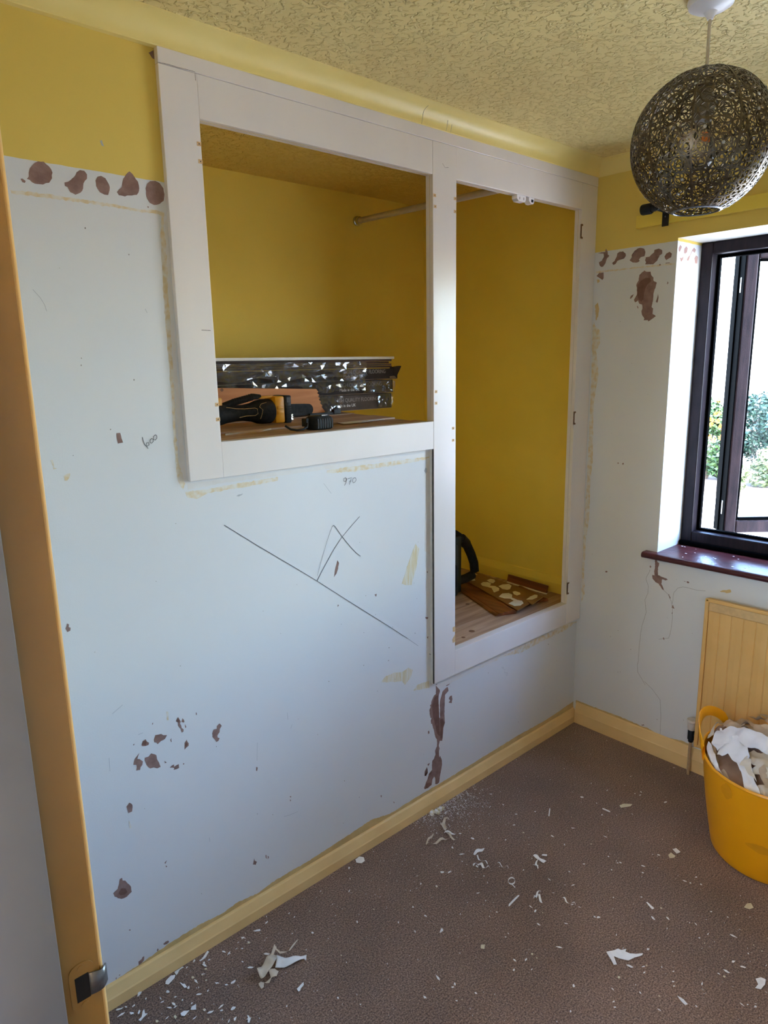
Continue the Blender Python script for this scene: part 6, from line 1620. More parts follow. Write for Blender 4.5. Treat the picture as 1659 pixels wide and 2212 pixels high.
BIG = [
 ('fish-shaped torn white paper flake lying in the open carpet', 'chip', [(-1.0371, -0.7659), (-1.0243, -0.7712), (-1.0031, -0.7814), (-1.0012, -0.7899), (-0.9874, -0.7980), (-0.9979, -0.8007), (-0.9947, -0.8115), (-0.9695, -0.8369), (-0.9772, -0.8392), (-0.9951, -0.8272), (-1.0151, -0.8196), (-1.0255, -0.8005), (-1.0318, -0.7852), (-1.0521, -0.8063), (-1.0613, -0.8022), (-1.0492, -0.7858)]),
 ('bright white torn flake at the right edge of the carpet', 'chip', [(-0.8262, -1.0744), (-0.8121, -1.0823), (-0.8096, -1.0933), (-0.8262, -1.0977), (-0.8493, -1.0958), (-0.8560, -1.0844), (-0.8393, -1.0855)]),
 ('grey-white strip of paper against the skirting near the doorway', 'chip', [(-1.9697, -0.0261), (-1.9654, -0.0194), (-1.9480, -0.0138), (-1.9377, -0.0179), (-1.9437, -0.0252), (-1.9644, -0.0329)]),
 ('narrow white scrap touching the skirting above the grey-white strip', 'chip', [(-1.9357, -0.0086), (-1.9305, -0.0080), (-1.9134, -0.0090), (-1.9106, -0.0135), (-1.9223, -0.0119), (-1.9358, -0.0216), (-1.9365, -0.0154)]),
 ('long white sliver beside the skirting near the yellow flakes', 'chip', [(-1.8690, -0.0199), (-1.8595, -0.0191), (-1.8385, -0.0093), (-1.8364, -0.0153), (-1.8511, -0.0231), (-1.8671, -0.0237)]),
 ('fat white leaf-shaped flake with a tail, near the doorway', 'chip', [(-1.9803, -0.1356), (-1.9700, -0.1338), (-1.9592, -0.1406), (-1.9653, -0.1431), (-1.9753, -0.1468), (-1.9814, -0.1426)]),
 ('white triangular flake beside the leaf-shaped flake', 'chip', [(-1.9557, -0.1406), (-1.9499, -0.1361), (-1.9394, -0.1392), (-1.9452, -0.1504), (-1.9520, -0.1450)]),
 ('twisted branching white scrap by the door lining', 'chip', [(-2.0660, -0.0813), (-2.0565, -0.0774), (-2.0479, -0.0627), (-2.0417, -0.0586), (-2.0451, -0.0718), (-2.0403, -0.0763), (-2.0473, -0.0795), (-2.0543, -0.0827), (-2.0630, -0.0873)]),
 ('grey flake below the strip against the skirting', 'chip', [(-1.9407, -0.0496), (-1.9367, -0.0588), (-1.9319, -0.0615), (-1.9319, -0.0740), (-1.9381, -0.0717)]),
 ('pale angular flake tucked against the skirting by the doorway', 'chip', [(-2.0404, -0.0127), (-2.0343, -0.0028), (-2.0304, -0.0029), (-2.0254, -0.0076), (-2.0319, -0.0119)]),
 ('long white flake at the foot of the door lining', 'chip', [(-2.0971, -0.0135), (-2.0917, -0.0112), (-2.0847, -0.0158), (-2.0784, -0.0170), (-2.0843, -0.0205), (-2.0943, -0.0177)]),
 ('curved white flake at the bottom edge of the carpet', 'chip', [(-1.8583, -0.2527), (-1.8558, -0.2567), (-1.8582, -0.2689), (-1.8661, -0.2758), (-1.8687, -0.2718), (-1.8617, -0.2624)]),
 ('white sliver above the crumpled scrap of wallpaper', 'chip', [(-1.7071, -0.0357), (-1.6946, -0.0389), (-1.6880, -0.0422), (-1.6905, -0.0471), (-1.7040, -0.0400)]),
 ('cream diamond-shaped flake near the doorway', 'chip_cream', [(-1.9963, -0.1303), (-1.9918, -0.1281), (-1.9905, -0.1374), (-1.9963, -0.1400)]),
 ('notched white flake right of the crumpled scrap', 'chip', [(-1.7254, -0.2787), (-1.7112, -0.2745), (-1.7001, -0.2729), (-1.7038, -0.2798), (-1.7159, -0.2828), (-1.7200, -0.2869), (-1.7264, -0.2888)]),
 ('rounded grey-white flake near the skirting in mid carpet', 'chip', [(-1.3025, -0.0098), (-1.2853, -0.0087), (-1.2780, -0.0229), (-1.2855, -0.0374), (-1.2989, -0.0362), (-1.3091, -0.0223)]),
 ('large white bow-shaped flake in the middle of the carpet', 'chip', [(-0.8671, -0.3992), (-0.8573, -0.3982), (-0.8523, -0.4055), (-0.8590, -0.4195), (-0.8552, -0.4306), (-0.8554, -0.4430), (-0.8709, -0.4432), (-0.8680, -0.4260), (-0.8706, -0.4110)]),
 ('blocky white flake above the bow-shaped flake', 'chip', [(-0.8436, -0.4163), (-0.8356, -0.4152), (-0.8259, -0.4253), (-0.8356, -0.4315), (-0.8458, -0.4194)]),
 ('long straight white sliver near the skirting in mid carpet', 'chip', [(-1.0985, -0.4786), (-1.0903, -0.4737), (-1.0417, -0.4715), (-1.0418, -0.4766), (-1.0948, -0.4801)]),
 ('short straight white sliver far out on the carpet', 'chip', [(-0.6573, -0.3123), (-0.6219, -0.2920), (-0.6197, -0.2953), (-0.6557, -0.3162)]),
 ('slanting white sliver near the tub side of the carpet', 'chip', [(-0.4776, -0.4206), (-0.4759, -0.4234), (-0.4762, -0.4511), (-0.4818, -0.4518), (-0.4828, -0.4243)]),
 ('cream torn flake lying towards the window skirting', 'chip_cream', [(-0.4208, -0.4554), (-0.4017, -0.4598), (-0.3824, -0.4851), (-0.3982, -0.4871), (-0.4276, -0.4660)]),
 ('white wedge flake between the fish-shaped flake and the tub', 'chip', [(-0.7885, -0.7513), (-0.7860, -0.7559), (-0.7902, -0.7780), (-0.7986, -0.7757)]),
 ('tapering white flake near the bottom edge of the carpet', 'chip', [(-1.0261, -0.9598), (-1.0231, -0.9749), (-1.0282, -0.9881), (-1.0345, -0.9845), (-1.0313, -0.9705)]),
 ('creamy curled flake near the right edge of the carpet', 'chip_cream', [(-0.5949, -0.9562), (-0.5727, -0.9568), (-0.5646, -0.9644), (-0.5789, -0.9769), (-0.5929, -0.9715)]),
 ('yellow square flake on the open carpet', 'chip_cream', [(-1.2657, -0.5135), (-1.2579, -0.5208), (-1.2710, -0.5302), (-1.2759, -0.5207)]),
 ('beige crumpled flake between the mid carpet and the tub', 'chip_cream', [(-0.5435, -0.6999), (-0.5278, -0.7009), (-0.5314, -0.7183), (-0.5425, -0.7187), (-0.5543, -0.7102)]),
 ('grey-white flake with jagged edge beside the beige crumpled flake', 'chip', [(-0.5042, -0.6952), (-0.4927, -0.7019), (-0.5024, -0.7209), (-0.5187, -0.7165)]),
]
for i, (lab, mt, p) in enumerate(BIG):
    flake(p, lab, mt, 0.005, seed=i)

# scattered smaller flakes: positions read off the carpet
SM = [(-0.6506, -0.4097), (-0.6104, -0.5118), (-0.3132, -0.4576), (-0.2864, -0.4686), (-1.0078, -0.2881), (-1.0368, -0.3038), (-1.0271, -0.3195), (-0.8942, -0.4292), (-1.0047, -0.5246), (-1.0069, -0.5107), (-0.9563, -0.5841), (-0.9533, -0.6042), (-0.9475, -0.6244), (-0.6958, -0.6048), (-0.6889, -0.6113), (-0.7373, -0.6078), (-0.8591, -1.0134), (-0.8790, -1.0161), (-0.7254, -0.9786), (-0.7569, -1.0296), (-1.2384, -0.6085), (-1.2651, -0.6269), (-1.3918, -0.6028), (-1.1553, -0.8571), (-1.1689, -0.8678), (-1.2599, -0.7989), (-0.9417, -0.8371), (-1.3044, -0.3353), (-1.3112, -0.4049), (-1.1957, -0.2763), (-0.9170, -0.4970), (-0.8837, -0.5619), (-0.8393, -0.6734), (-0.7766, -0.7301), (-0.8415, -0.5198), (-0.8690, -0.2875), (-0.7951, -0.3065), (-1.0290, -0.2322), (-1.0278, -0.1895), (-1.0292, -0.8305), (-1.0809, -0.8289), (-1.1257, -0.8364), (-0.9692, -0.8904), (-0.9613, -0.9186), (-1.0185, -1.0051), (-0.5950, -0.8294), (-0.6182, -0.7890), (-1.1884, -0.6460), (-1.1138, -0.6659), (-1.0285, -0.6326), (-0.9613, -0.7530), (-0.6125, -0.8043), (-0.5750, -0.8059), (-0.5752, -0.6630), (-0.5646, -0.6772), (-0.5150, -0.4412), (-0.3683, -0.3758), (-0.3075, -0.4756), (-0.2798, -0.5603), (-0.2774, -0.6341), (-0.4318, -0.5121), (-0.0463, -0.4798), (-0.2230, -0.3909), (-0.4691, -0.3921), (-0.4750, -0.3338), (-0.7390, -0.3853), (-0.6778, -0.4979), (-0.7443, -0.4378), (-0.7773, -0.5331), (-0.6483, -0.6684), (-0.6775, -0.6824), (-0.6896, -0.5686), (-0.8785, -0.4036), (-0.9419, -0.4171), (-0.9482, -0.6758), (-0.9401, -0.6834), (-0.8290, -0.7933), (-0.7978, -0.8226), (-0.7742, -0.7909), (-0.7603, -0.8879), (-0.7715, -0.9272), (-0.8012, -0.9165), (-0.6812, -0.8973), (-0.6674, -0.9388), (-1.0202, -0.8679), (-0.9944, -0.8604), (-1.0037, -0.8562), (-0.8136, -1.0132), (-0.8124, -1.0373), (-0.7217, -1.0521), (-0.7625, -1.0775), (-0.8800, -1.0019), (-0.9914, -0.9319), (-1.0034, -0.9406), (-1.1905, -0.7630), (-1.0844, -0.8902), (-1.0576, -0.9278), (-0.9412, -0.9859), (-1.0944, -0.9463), (-0.9297, -1.0800), (-0.9193, -1.0898), (-0.9108, -1.1057), (-1.4445, -0.5844), (-1.4232, -0.5505), (-1.4131, -0.5487), (-1.4301, -0.5038), (-1.4963, -0.5219), (-1.2147, -0.6289), (-1.1866, -0.6286), (-1.1228, -0.3813), (-1.0686, -0.3740), (-1.0541, -0.3473), (-1.0555, -0.2567), (-0.9441, -0.2059), (-0.7859, -0.2594), (-0.8352, -0.0084), (-0.7045, -0.0880), (-0.7219, -0.1601), (-0.7315, -0.2271), (-0.6701, -0.2655), (-1.0215, -0.0825), (-1.0135, -0.1023), (-0.9568, -0.1592), (-1.2234, -0.2341), (-1.1382, -0.2447), (-1.1210, -0.2610), (-1.0540, -0.5432), (-1.0435, -0.5620), (-0.9552, -0.5382), (-1.0512, -0.5244), (-1.1407, -0.4683), (-1.1937, -0.5430), (-1.1783, -0.5400), (-1.0899, -0.5802)]
SM += [(-1.6975, -0.0382), (-1.7396, -0.0347), (-1.7363, -0.0592), (-1.7213, -0.1283), (-1.5722, -0.2732), (-1.5771, -0.3016), (-1.4987, -0.3800), (-1.3080, -0.2848), (-1.3062, -0.3347), (-1.3076, -0.4034), (-1.4664, -0.2139), (-1.3990, -0.2111), (-1.3675, -0.3547), (-1.4052, -0.1029), (-1.2252, -0.2352), (-1.1946, -0.2733), (-1.4703, -0.0429), (-1.5930, -0.0497), (-1.5893, -0.0731), (-1.6295, -0.1197), (-1.7973, -0.0540), (-1.7614, -0.0651), (-1.8037, -0.0408), (-1.9067, -0.0576), (-1.8679, -0.1172), (-1.8823, -0.0671), (-1.8360, -0.1452), (-1.8531, -0.1402), (-1.8744, -0.2115), (-1.9798, -0.0976), (-1.9307, -0.1649), (-1.8948, -0.1856), (-1.7711, -0.2994), (-1.8605, -0.2639), (-1.6613, -0.3708), (-1.6308, -0.4237), (-1.4766, -0.1104), (-1.3424, -0.0261), (-1.3803, -0.2983), (-1.5850, -0.1560), (-1.6610, -0.0343)]
SM += [(-1.7404, -0.0341), (-1.7365, -0.0605), (-1.7589, -0.0395), (-1.7740, -0.0558), (-1.7609, -0.0661), (-1.7948, -0.0563), (-1.8060, -0.0378), (-1.8652, -0.0446), (-1.8848, -0.0674), (-1.9063, -0.0747), (-1.8682, -0.1168), (-1.8345, -0.1436), (-1.8850, -0.0892), (-1.9099, -0.0963), (-1.8974, -0.1220), (-1.9306, -0.0787), (-1.9683, -0.0817), (-1.9758, -0.0522), (-1.9991, -0.0717), (-1.9822, -0.0958), (-1.9928, -0.0983), (-1.9807, -0.1073), (-1.9980, -0.0591), (-2.0260, -0.0330), (-1.9913, -0.0023), (-2.0103, -0.0077), (-2.0576, -0.0321), (-2.0738, -0.0220), (-2.0916, -0.0333), (-2.0688, -0.0481), (-2.0547, -0.0573), (-2.0318, -0.1132), (-2.0094, -0.1214), (-1.9600, -0.1700), (-1.9297, -0.1665), (-1.8751, -0.2116), (-1.8988, -0.1970), (-1.9227, -0.1829), (-1.9359, -0.1963), (-1.8996, -0.2350), (-1.8861, -0.2412), (-1.9197, -0.1151), (-1.9453, -0.1270), (-1.9586, -0.1010), (-1.9047, -0.0171), (-1.8793, -0.0122), (-1.8483, -0.0374), (-1.8629, -0.0354), (-1.7842, -0.1053), (-1.7781, -0.1356), (-1.8688, -0.0564)]
protos = []
for k in range(14):
    n = random.choice((4, 5, 5, 6, 7))
    el = random.choice((1.0, 1.4, 2.2, 3.4))
    base = random.uniform(0.0030, 0.0052)
    poly = []
    for j in range(n):
        a = 2 * PI * (j + random.uniform(-.25, .25)) / n
        r = base * random.uniform(0.65, 1.25)
        poly.append((r * math.cos(a) * el ** 0.5, r * math.sin(a) / el ** 0.35))
    protos.append(flake_mesh('paper_flake', poly, 'chip', lift=0.0022, seed=k * 3.3, cuts=0))
for k, me in enumerate(protos):
    me.materials.append(M['chip_cream' if k in (3, 9) else 'chip'])
for i, (x, y) in enumerate(SM):
    if not (XD + 0.02 < x < -0.03 and y < -0.012): continue
    o = bpy.data.objects.new('paper_flake', protos[(i * 5 + i // 7) % 14])
    COL.objects.link(o)
    o.location = (x, y, 0)
    s = random.uniform(0.5, 1.1)
    o.scale = (s, s, 1)
    o.rotation_euler = (0, 0, random.uniform(0, 2 * PI))
    cream = (i * 5 + i // 7) % 14 in (3, 9)
    tag(o, 'tiny cream flake of old paint scattered on the brown carpet' if cream else 'tiny white flake of stripped paper scattered on the brown carpet', 'paper flake', 'small cream flakes scattered on the carpet' if cream else 'small white flakes scattered on the carpet')
# uncountable fine dust of paint crumbs
def crumbs(name, pts, label, mats=('chip', 'chip_cream')):
    mb = MB()
    for (x, y, s) in pts:
        a = random.uniform(0, PI)
        el = random.uniform(1.0, 3.2)
        dx, dy = math.cos(a) * s * el, math.sin(a) * s * el
        ex, ey = -math.sin(a) * s, math.cos(a) * s
        z = 0.0020 + random.uniform(0, 0.0012)
        t = random.uniform(-.6, .6) * s
        mb.add([(x - dx, y - dy, z), (x + ex, y + ey, z + t + .0006), (x + dx, y + dy, z + .0004), (x - ex * .7, y - ey * .7, z - .0003)], [(0, 3, 2, 1)], 0 if random.random() < 0.82 else 1)
    o = mb.build(name, list(mats), fix=False)
    tag(o, label, 'debris', kind='stuff')
    return o
pts = []
for k in range(5200):
    x, y = random.uniform(-2.33, -0.02), random.uniform(-1.75, -0.01)
    d = noise.noise(Vector((x * 2.2, y * 2.2, 4))) + 0.55 * math.exp(-abs(y) / 0.12) + 0.35 * math.exp(-(x + 2.1) ** 2 / 0.12)
    if random.random() > 0.40 + 0.75 * d: continue
    if (x - TX) ** 2 + (y - TY) ** 2 < (RB + 0.01) ** 2: continue
    pts.append((x, y, random.choice((0.0005, 0.0006, 0.0008, 0.0010, 0.0014))))
crumbs('paint_crumbs', pts, 'fine white and cream paint crumbs sprinkled over the carpet')
cx0, cy0 = [(-0.9336, -0.0064)][0]
pts = []
for k in range(1300):
    t = random.random() ** 1.3
    dx = random.gauss(0, 0.06) + 0.16 * t
    dy = -abs(random.gauss(0, 0.045 + 0.05 * t)) + 0.01
    x, y = cx0 + dx, cy0 + dy
    if y > -0.006: y = -0.006 - random.random() * 0.02
    pts.append((x, y, random.choice((0.0006, 0.0008, 0.0011, 0.0014))))
crumbs('plaster_dust', pts, 'dense heap of white scrapings beside the skirting', ('chip', 'chip'))

# curled ribbons and larger crumpled scraps
def ribbon3(pts, w, name, mat, label, z=None, group='curled paper ribbons on the carpet'):
    """twisted paper ribbon through 2-D floor points with heights z"""
    n = len(pts)
    q = []
    for i in range(n - 1):
        for k in range(4):
            t = k / 4
            q.append((pts[i][0] * (1 - t) + pts[i + 1][0] * t, pts[i][1] * (1 - t) + pts[i + 1][1] * t, (z[i] * (1 - t) + z[i + 1] * t) if z else 0.006 + 0.006 * math.sin(3 * (i + t))))
    q.append((pts[-1][0], pts[-1][1], z[-1] if z else 0.004))
    rows_ = []
    m = len(q)
    for i, p in enumerate(q):
        a, b2 = Vector(q[max(i - 1, 0)]), Vector(q[min(i + 1, m - 1)])
        d = (b2 - a).normalized()
        s = d.cross(Vector((0, 0, 1))).normalized()
        tw = 0.7 * math.sin(i * 0.5 + len(pts))
        s = s * math.cos(tw) + Vector((0, 0, 1)) * math.sin(tw)
        ww = w * (0.55 + 0.45 * math.sin(PI * (i + 1) / (m + 1)))
        c = Vector(p)
        e0, e1 = c - s * ww / 2, c + s * ww / 2
        lo = min(e0.z, e1.z)
        if lo < 0.0015:
            e0.z += 0.0015 - lo; e1.z += 0.0015 - lo
        rows_.append([tuple(e0), tuple(e1)])
    o = MB().grid(rows_).build(name, mat, fix=False)
    for p in o.data.polygons: p.use_smooth = True
    return tag(o, label, 'paper curl', group)
RIB = [
 ([(-1.0851, -0.1200), (-1.0695, -0.1301), (-1.0488, -0.1374), (-1.0225, -0.1438), (-1.0073, -0.1504), (-0.9991, -0.1676)], 0.008, 'long cream paper ribbon lying below the white scrapings'),
 ([(-1.0810, -0.1192), (-1.0518, -0.1066), (-1.0247, -0.0974)], 0.007, 'short tan ribbon rising from the left end of the long cream ribbon'),
 ([(-0.9716, -0.0790), (-0.9801, -0.1041), (-0.9883, -0.1287), (-0.9964, -0.1528), (-0.9938, -0.1710)], 0.008, 'slanting tan ribbon crossing above the long cream ribbon'),
 ([(-0.9322, -0.0896), (-0.9394, -0.0725), (-0.9619, -0.0849), (-0.9708, -0.0997), (-0.9733, -0.1105)], 0.010, 'hooked tan ribbon beside the white scrapings'),
 ([(-0.9962, -0.1213), (-0.9805, -0.1361), (-0.9705, -0.1520)], 0.006, 'short pale ribbon crossing the slanting tan ribbon'),
 ([(-1.0060, -0.2651), (-0.9768, -0.2633), (-0.9560, -0.2651)], 0.011, 'stubby white ribbon forming the top of a V on the carpet'),
 ([(-1.0023, -0.2715), (-1.0093, -0.2852), (-1.0078, -0.3009), (-1.0048, -0.3208)], 0.005, 'thin white ribbon forming the lower arm of a V'),
 ([(-1.0461, -0.2958), (-1.0326, -0.2974), (-1.0252, -0.3043), (-1.0273, -0.3191), (-1.0257, -0.3290), (-1.0138, -0.3375)], 0.009, 'looped white ribbon below the V-shaped ribbons'),
 ([(-0.8705, -0.4262), (-0.8883, -0.4268), (-0.9004, -0.4325), (-0.9037, -0.4455)], 0.006, 'small hooked white ribbon under the bow-shaped flake'),
 ([(-0.9547, -0.5716), (-0.9585, -0.5851), (-0.9576, -0.6008), (-0.9479, -0.6120)], 0.005, 'thin curved white ribbon in the lower middle carpet'),
 ([(-0.9790, -0.3410), (-0.9806, -0.3567), (-0.9771, -0.3698), (-0.9718, -0.3797)], 0.003, 'hair-thin brown curved ribbon near the skirting side'),
 ([(-0.9821, -0.5118), (-0.9933, -0.5070), (-1.0112, -0.5141), (-1.0181, -0.5119)], 0.006, 'forked white ribbon near the long straight sliver'),
 ([(-0.9973, -0.5141), (-1.0052, -0.5240), (-1.0161, -0.5394)], 0.007, 'straight tail of white ribbon beside the forked ribbon'),
]
for i, (p, w, lab) in enumerate(RIB):
    ribbon3(p, w, 'paper_ribbon', 'paper_cream' if i in (0, 1, 2, 3) else 'chip', lab)
# paper loop standing up like a letter P
lc = [(-1.0179, -0.4279), (-1.0228, -0.4458)]
d = Vector((lc[1][0] - lc[0][0], lc[1][1] - lc[0][1], 0))
rows_ = []
side = Vector((0.745, -0.667, 0))
for k in range(23):
    a = -PI / 2 - 0.25 + (2 * PI + 0.3) * k / 22
    c = Vector((lc[0][0], lc[0][1], 0.0135)) + side * (0.0105 * math.cos(a)) + Vector((0, 0, 0.0115 * math.sin(a)))
    off = Vector((0.667, 0.745, 0)) * 0.003
    rows_.append([tuple(c - off), tuple(c + off)])
base = Vector((lc[0][0], lc[0][1], 0.003))
for t in (0.5, 1.0):
    c = base + d * t
    off = Vector((0.667, 0.745, 0)) * 0.0035
    rows_.append([tuple(c - off), tuple(c + off)])
o = MB().grid(rows_).build('paper_loop', 'chip', fix=False)
for p in o.data.polygons: p.use_smooth = True
tag(o, 'white paper ribbon curled into an upright loop on the carpet', 'paper curl', 'curled paper ribbons on the carpet')

# big crumpled wallpaper scrap near the doorway
cs = tag(empty('crumpled_scrap', (0, 0, 0)), 'large crumpled cream scrap of wallpaper with a thin tendril on the carpet', 'paper')
def crumple(poly, seed, z0, lift, mat='chip'):
    me = flake_mesh('torn_piece', poly, mat, z0=z0, th=0.0006, lift=lift, seed=seed, cuts=3)
    o = link('torn_piece', me, mat, cs)
    for p in me.polygons: p.use_smooth = True
crumple([(-1.7773, -0.1703), (-1.7519, -0.1571), (-1.7278, -0.1486), (-1.6987, -0.1315), (-1.6932, -0.1367), (-1.7030, -0.1418), (-1.7111, -0.1484), (-1.7045, -0.1616), (-1.7230, -0.1722), (-1.7361, -0.1770), (-1.7512, -0.1831), (-1.7796, -0.2008), (-1.7797, -0.1895)], 2.0, 0.006, 0.030, 'paper_cream')
crumple([(-1.7091, -0.1609), (-1.6881, -0.1792), (-1.6629, -0.1989), (-1.6440, -0.2093), (-1.6555, -0.2234), (-1.6572, -0.2130), (-1.6719, -0.2117), (-1.7120, -0.2012), (-1.7309, -0.1861)], 5.0, 0.003, 0.018)
crumple([(-1.7531, -0.1880), (-1.7429, -0.1875), (-1.7330, -0.1875), (-1.7325, -0.2056), (-1.7465, -0.2173), (-1.7583, -0.2111), (-1.7681, -0.2149), (-1.7766, -0.2037), (-1.7595, -0.2091)], 8.0, 0.003, 0.018, 'paper_cream')
crumple([(-1.7893, -0.1942), (-1.7808, -0.1932), (-1.7763, -0.2023), (-1.7855, -0.2138), (-1.7929, -0.2143)], 11.0, 0.002, 0.008, 'paper_cream')
o = ribbon3([(-1.7023, -0.1407), (-1.7042, -0.1514), (-1.6999, -0.1642), (-1.6856, -0.1697), (-1.6744, -0.1704), (-1.6551, -0.1597), (-1.6307, -0.1476)], 0.005, 'tendril', 'paper_cream', None, [0.03, .024, .018, .015, .012, .008, .003], None)
o.parent = cs
for k in ('category', 'label'):
    if k in o: del o[k]
# lump of scrapings against the skirting
o = tag(empty('scraping_lump', (0, 0, 0)), 'lump of pale shaved paint clinging to the skirting board', 'scrapings')
for k in range(9):
    x, y = cx0 - 0.030 + 0.007 * k + random.uniform(-.004, .004), -0.012 - random.uniform(0, 0.018)
    h = random.uniform(0.006, 0.016)
    MB().prism([(x, y), (x + .010, y + .004), (x + .013, y - .006), (x + .003, y - .010)], 0.002, h).build('shaving', 'chip_cream' if k % 3 else 'chip', o)

# ================================================================== OUTSIDE THE WINDOW
GZ = -2.65
struct(MB().box((-80, -80, GZ - 0.2), (160, 110, GZ)).build('ground', 'paving'), 'pale sunlit paving outside the window', 'ground')
struct(MB().box((0.281, -14, GZ), (0.40, -1.9, 2.9)).build('outer_wall', 'render'), 'rendered outer face of the house beside the window', 'wall')
bed = MB().prism([(19.6, 3), (19.6, 6), (20.6, 11.5), (27, 12.5), (28, 2.5)], GZ, GZ + 0.10)
tag(bed.build('flower_bed', 'soil'), 'dark soil bed beneath the garden shrubs', 'flower bed', kind='structure')

def shrub(label, c, rx, ry, h, mat, n, leaf, seed, lumps=9):
    rnd = random.Random(seed)
    e = tag(empty('garden_shrub', (c[0], c[1], GZ + 0.09)), label, 'shrub', 'garden shrubs beyond the paving')
    mb = MB()
    for k in range(5):
        a = 2 * PI * k / 5
        mb.tube([(0.06 * math.cos(a), 0.06 * math.sin(a), 0), (0.3 * rx * math.cos(a), 0.3 * ry * math.sin(a), h * 0.4), (0.55 * rx * math.cos(a), 0.55 * ry * math.sin(a), h * 0.75)], [0.05, 0.035, 0.015], 6)
    mb.build('stem', 'bark', e)
    cl = []
    for k in range(lumps):
        a = rnd.uniform(0, 2 * PI); z = rnd.uniform(0.18, 0.86)
        s = math.sin(PI * min(0.95, z * 0.85 + 0.12)) * 0.62
        cl.append((rx * s * math.cos(a), ry * s * math.sin(a), h * z, rnd.uniform(0.34, 0.5)))
    cl.append((0, 0, h * 0.72, 0.55)); cl.append((0, 0, h * 0.35, 0.6))
    vs, fs = [], []
    for k in range(n):
        lx, ly, lz, r = rnd.choice(cl)
        d = Vector((rnd.gauss(0, 1), rnd.gauss(0, 1), rnd.gauss(0, 1))).normalized()
        rad = r * rnd.uniform(0.75, 1.05)
        p = Vector((lx + d.x * rad * rx, ly + d.y * rad * ry, lz + d.z * rad * h * 0.42))
        if p.z < 0.03: continue
        t1 = Vector((rnd.gauss(0, 1), rnd.gauss(0, 1), rnd.gauss(0, .6))).normalized()
        nrm = (d + Vector((rnd.gauss(0, .5), rnd.gauss(0, .5), rnd.gauss(0, .5)))).normalized()
        t2 = nrm.cross(t1).normalized()
        s = leaf * rnd.uniform(0.6, 1.2)
        o = len(vs)
        vs += [tuple(p - t1 * s), tuple(p + t2 * s * 0.45), tuple(p + t1 * s), tuple(p - t2 * s * 0.45)]
        fs.append((o, o + 1, o + 2, o + 3))
    MB().add(vs, fs).build('foliage', mat, e, fix=False)
    return e, rnd, cl
eA, rnd, cl = shrub('green garden shrub with orange flowers seen through the window gap', (22.0, 8.85), 1.0, 1.1, 2.85, 'leaf', 5200, 0.105, 1)
flm = None
for k in range(46):
    a = rnd.uniform(2.6, 4.4)
    z = rnd.gauss(0.66, 0.13) * 2.85
    rr = 1.02 * math.sin(PI * min(0.93, z / 2.85 * 0.8 + 0.15))
    p = (1.1 * rr * math.cos(a) - 0.1, 1.25 * rr * math.sin(a) - 0.1, z)
    if flm is None:
        mbf = MB()
        for q in range(6):
            b2 = 2 * PI * q / 6
            mbf.add([(0, 0, 0), (0.06 * math.cos(b2 - .4), 0.06 * math.sin(b2 - .4), .03), (0.10 * math.cos(b2), 0.10 * math.sin(b2), .02), (0.06 * math.cos(b2 + .4), 0.06 * math.sin(b2 + .4), .03)], [(0, 1, 2, 3)])
        o = mbf.build('flower', 'flower', eA, fix=False); flm = o.data
    else:
        o = bpy.data.objects.new('flower', flm); COL.objects.link(o); o.parent = eA
    o.location = p
    o.rotation_euler = (rnd.uniform(-1, 1), -1.3 + rnd.uniform(-.5, .5), rnd.uniform(-.6, .6))
shrub('dark blue-green garden shrub behind the open sash', (25.0, 8.15), 1.2, 1.15, 2.95, 'leaf_blue', 5200, 0.10, 2)
shrub('low pale flowering shrub in front of the dark shrub', (21.6, 6.45), 0.7, 0.75, 1.25, 'leaf_pale', 3000, 0.085, 3)
shrub('tall sunlit shrub at the edge of the window view', (25.5, 5.2), 1.2, 1.1, 2.6, 'leaf', 4200, 0.105, 4)
shrub('small yellow-green shrub at the foot of the flowering shrub', (20.3, 7.15), 0.5, 0.5, 0.85, 'leaf_pale', 2200, 0.08, 5)

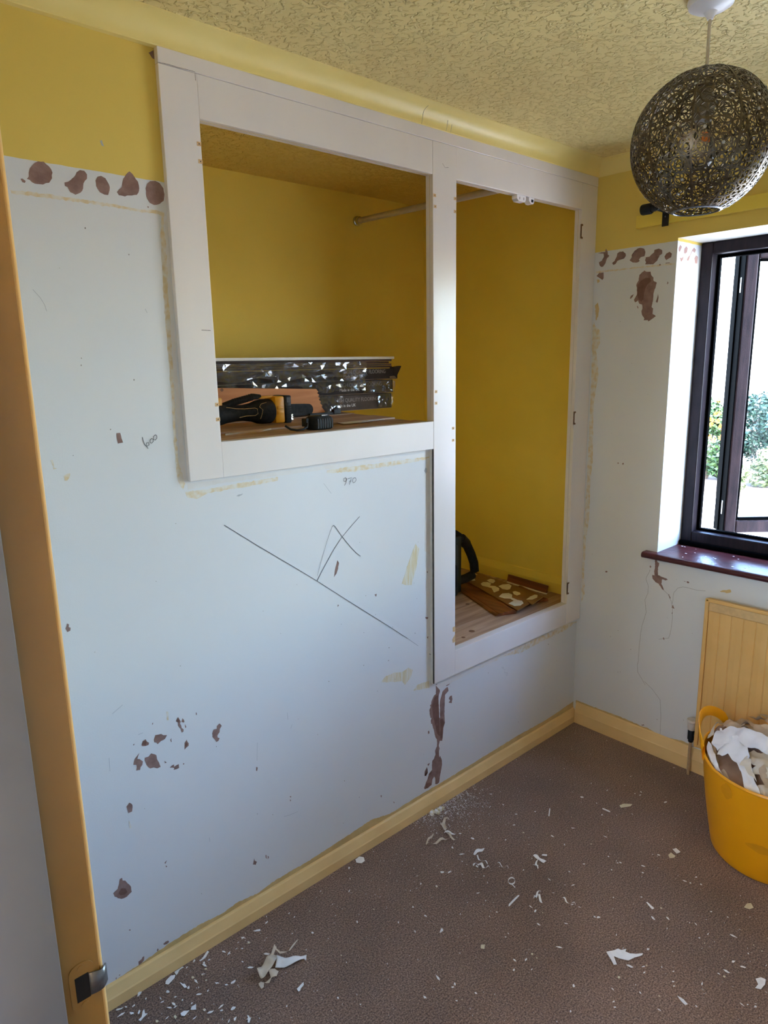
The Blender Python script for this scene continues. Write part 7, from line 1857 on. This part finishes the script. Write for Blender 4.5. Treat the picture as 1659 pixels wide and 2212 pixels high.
hs = tag(empty('neighbour_house', (36, 14, GZ)), 'white rendered neighbouring house with tiled roof beyond the garden', 'house')
hs.matrix_world = Matrix.Identity(4)
HX = 36.0
MB().box((HX, 4, GZ), (HX + 8, 26, 3.02)).build('wall', 'render', hs)
mb = MB()
mb.add([(HX - 0.35, 3.7, 2.98), (HX - 0.35, 26.3, 2.98), (HX + 4, 26.3, 5.9), (HX + 4, 3.7, 5.9), (HX + 8.35, 3.7, 2.98), (HX + 8.35, 26.3, 2.98),
        (HX - 0.35, 3.7, 3.10), (HX - 0.35, 26.3, 3.10), (HX + 4, 26.3, 6.04), (HX + 4, 3.7, 6.04), (HX + 8.35, 3.7, 3.10), (HX + 8.35, 26.3, 3.10)],
       [(0, 1, 2, 3), (3, 2, 5, 4), (7, 6, 9, 8), (8, 9, 10, 11), (0, 6, 7, 1), (4, 5, 11, 10), (0, 3, 9, 6), (3, 4, 10, 9), (1, 7, 8, 2), (2, 8, 11, 5)])
rf = mb.build('roof', 'roof_tile', hs)
# tile courses on the near slope: joined, too small to tell apart singly
mb = MB()
for r in range(18):
    t = r / 18
    x0, z0 = HX - 0.36 + 4.35 * t, 3.11 + 2.94 * t
    for k in range(72):
        y0 = 3.7 + 22.6 * k / 72 + (0.157 if r % 2 else 0)
        mb.add([(x0, y0, z0 + 0.05), (x0, y0 + 0.29, z0 + 0.05), (x0 + 0.27, y0 + 0.29, z0 + 0.19), (x0 + 0.27, y0, z0 + 0.19), (x0, y0, z0 - .01), (x0, y0 + 0.29, z0 - .01)], [(0, 1, 2, 3), (4, 5, 1, 0)])
o = mb.build('roof_tiles', 'roof_tile', rf, fix=False)
o['kind'] = 'stuff'
def hwin(y0, y1, z0, z1):
    f = MB().box((HX - 0.05, y0 - 0.06, z0 - 0.06), (HX + 0.02, y1 + 0.06, z1 + 0.06)).build('window', 'render', hs)
    MB().box((HX - 0.07, y0, z0), (HX - 0.045, y1, z1)).build('pane', 'ext_glass', f)
hwin(14.45, 14.79, 1.75, 2.66)
hwin(17.4, 18.6, 1.5, 2.7)
hwin(9.2, 10.3, 1.5, 2.7)
# curved porch canopy with lantern on the house wall
rowsC = []
for j in (0.0, 0.9):
    rowsC.append([(HX - 0.02 - 0.9 * math.sin(PI / 2 * k / 8), 12.32 - 1.4 * (j / 0.9), 0.50 + 0.30 * math.cos(PI / 2 * k / 8)) for k in range(9)])
o = MB().grid(rowsC).build('porch_canopy', 'ext_glass', hs, fix=False)
sm = o.modifiers.new('thick', 'SOLIDIFY'); sm.thickness = 0.03
MB().box((HX - 0.16, 12.12, 0.05), (HX - 0.001, 12.24, 0.36), bev=0.02).build('wall_lantern', 'pencil', hs)
MB().box((HX - 0.04, 11.0, GZ), (HX - 0.001, 12.0, -0.4)).build('front_door', 'ext_glass', hs)
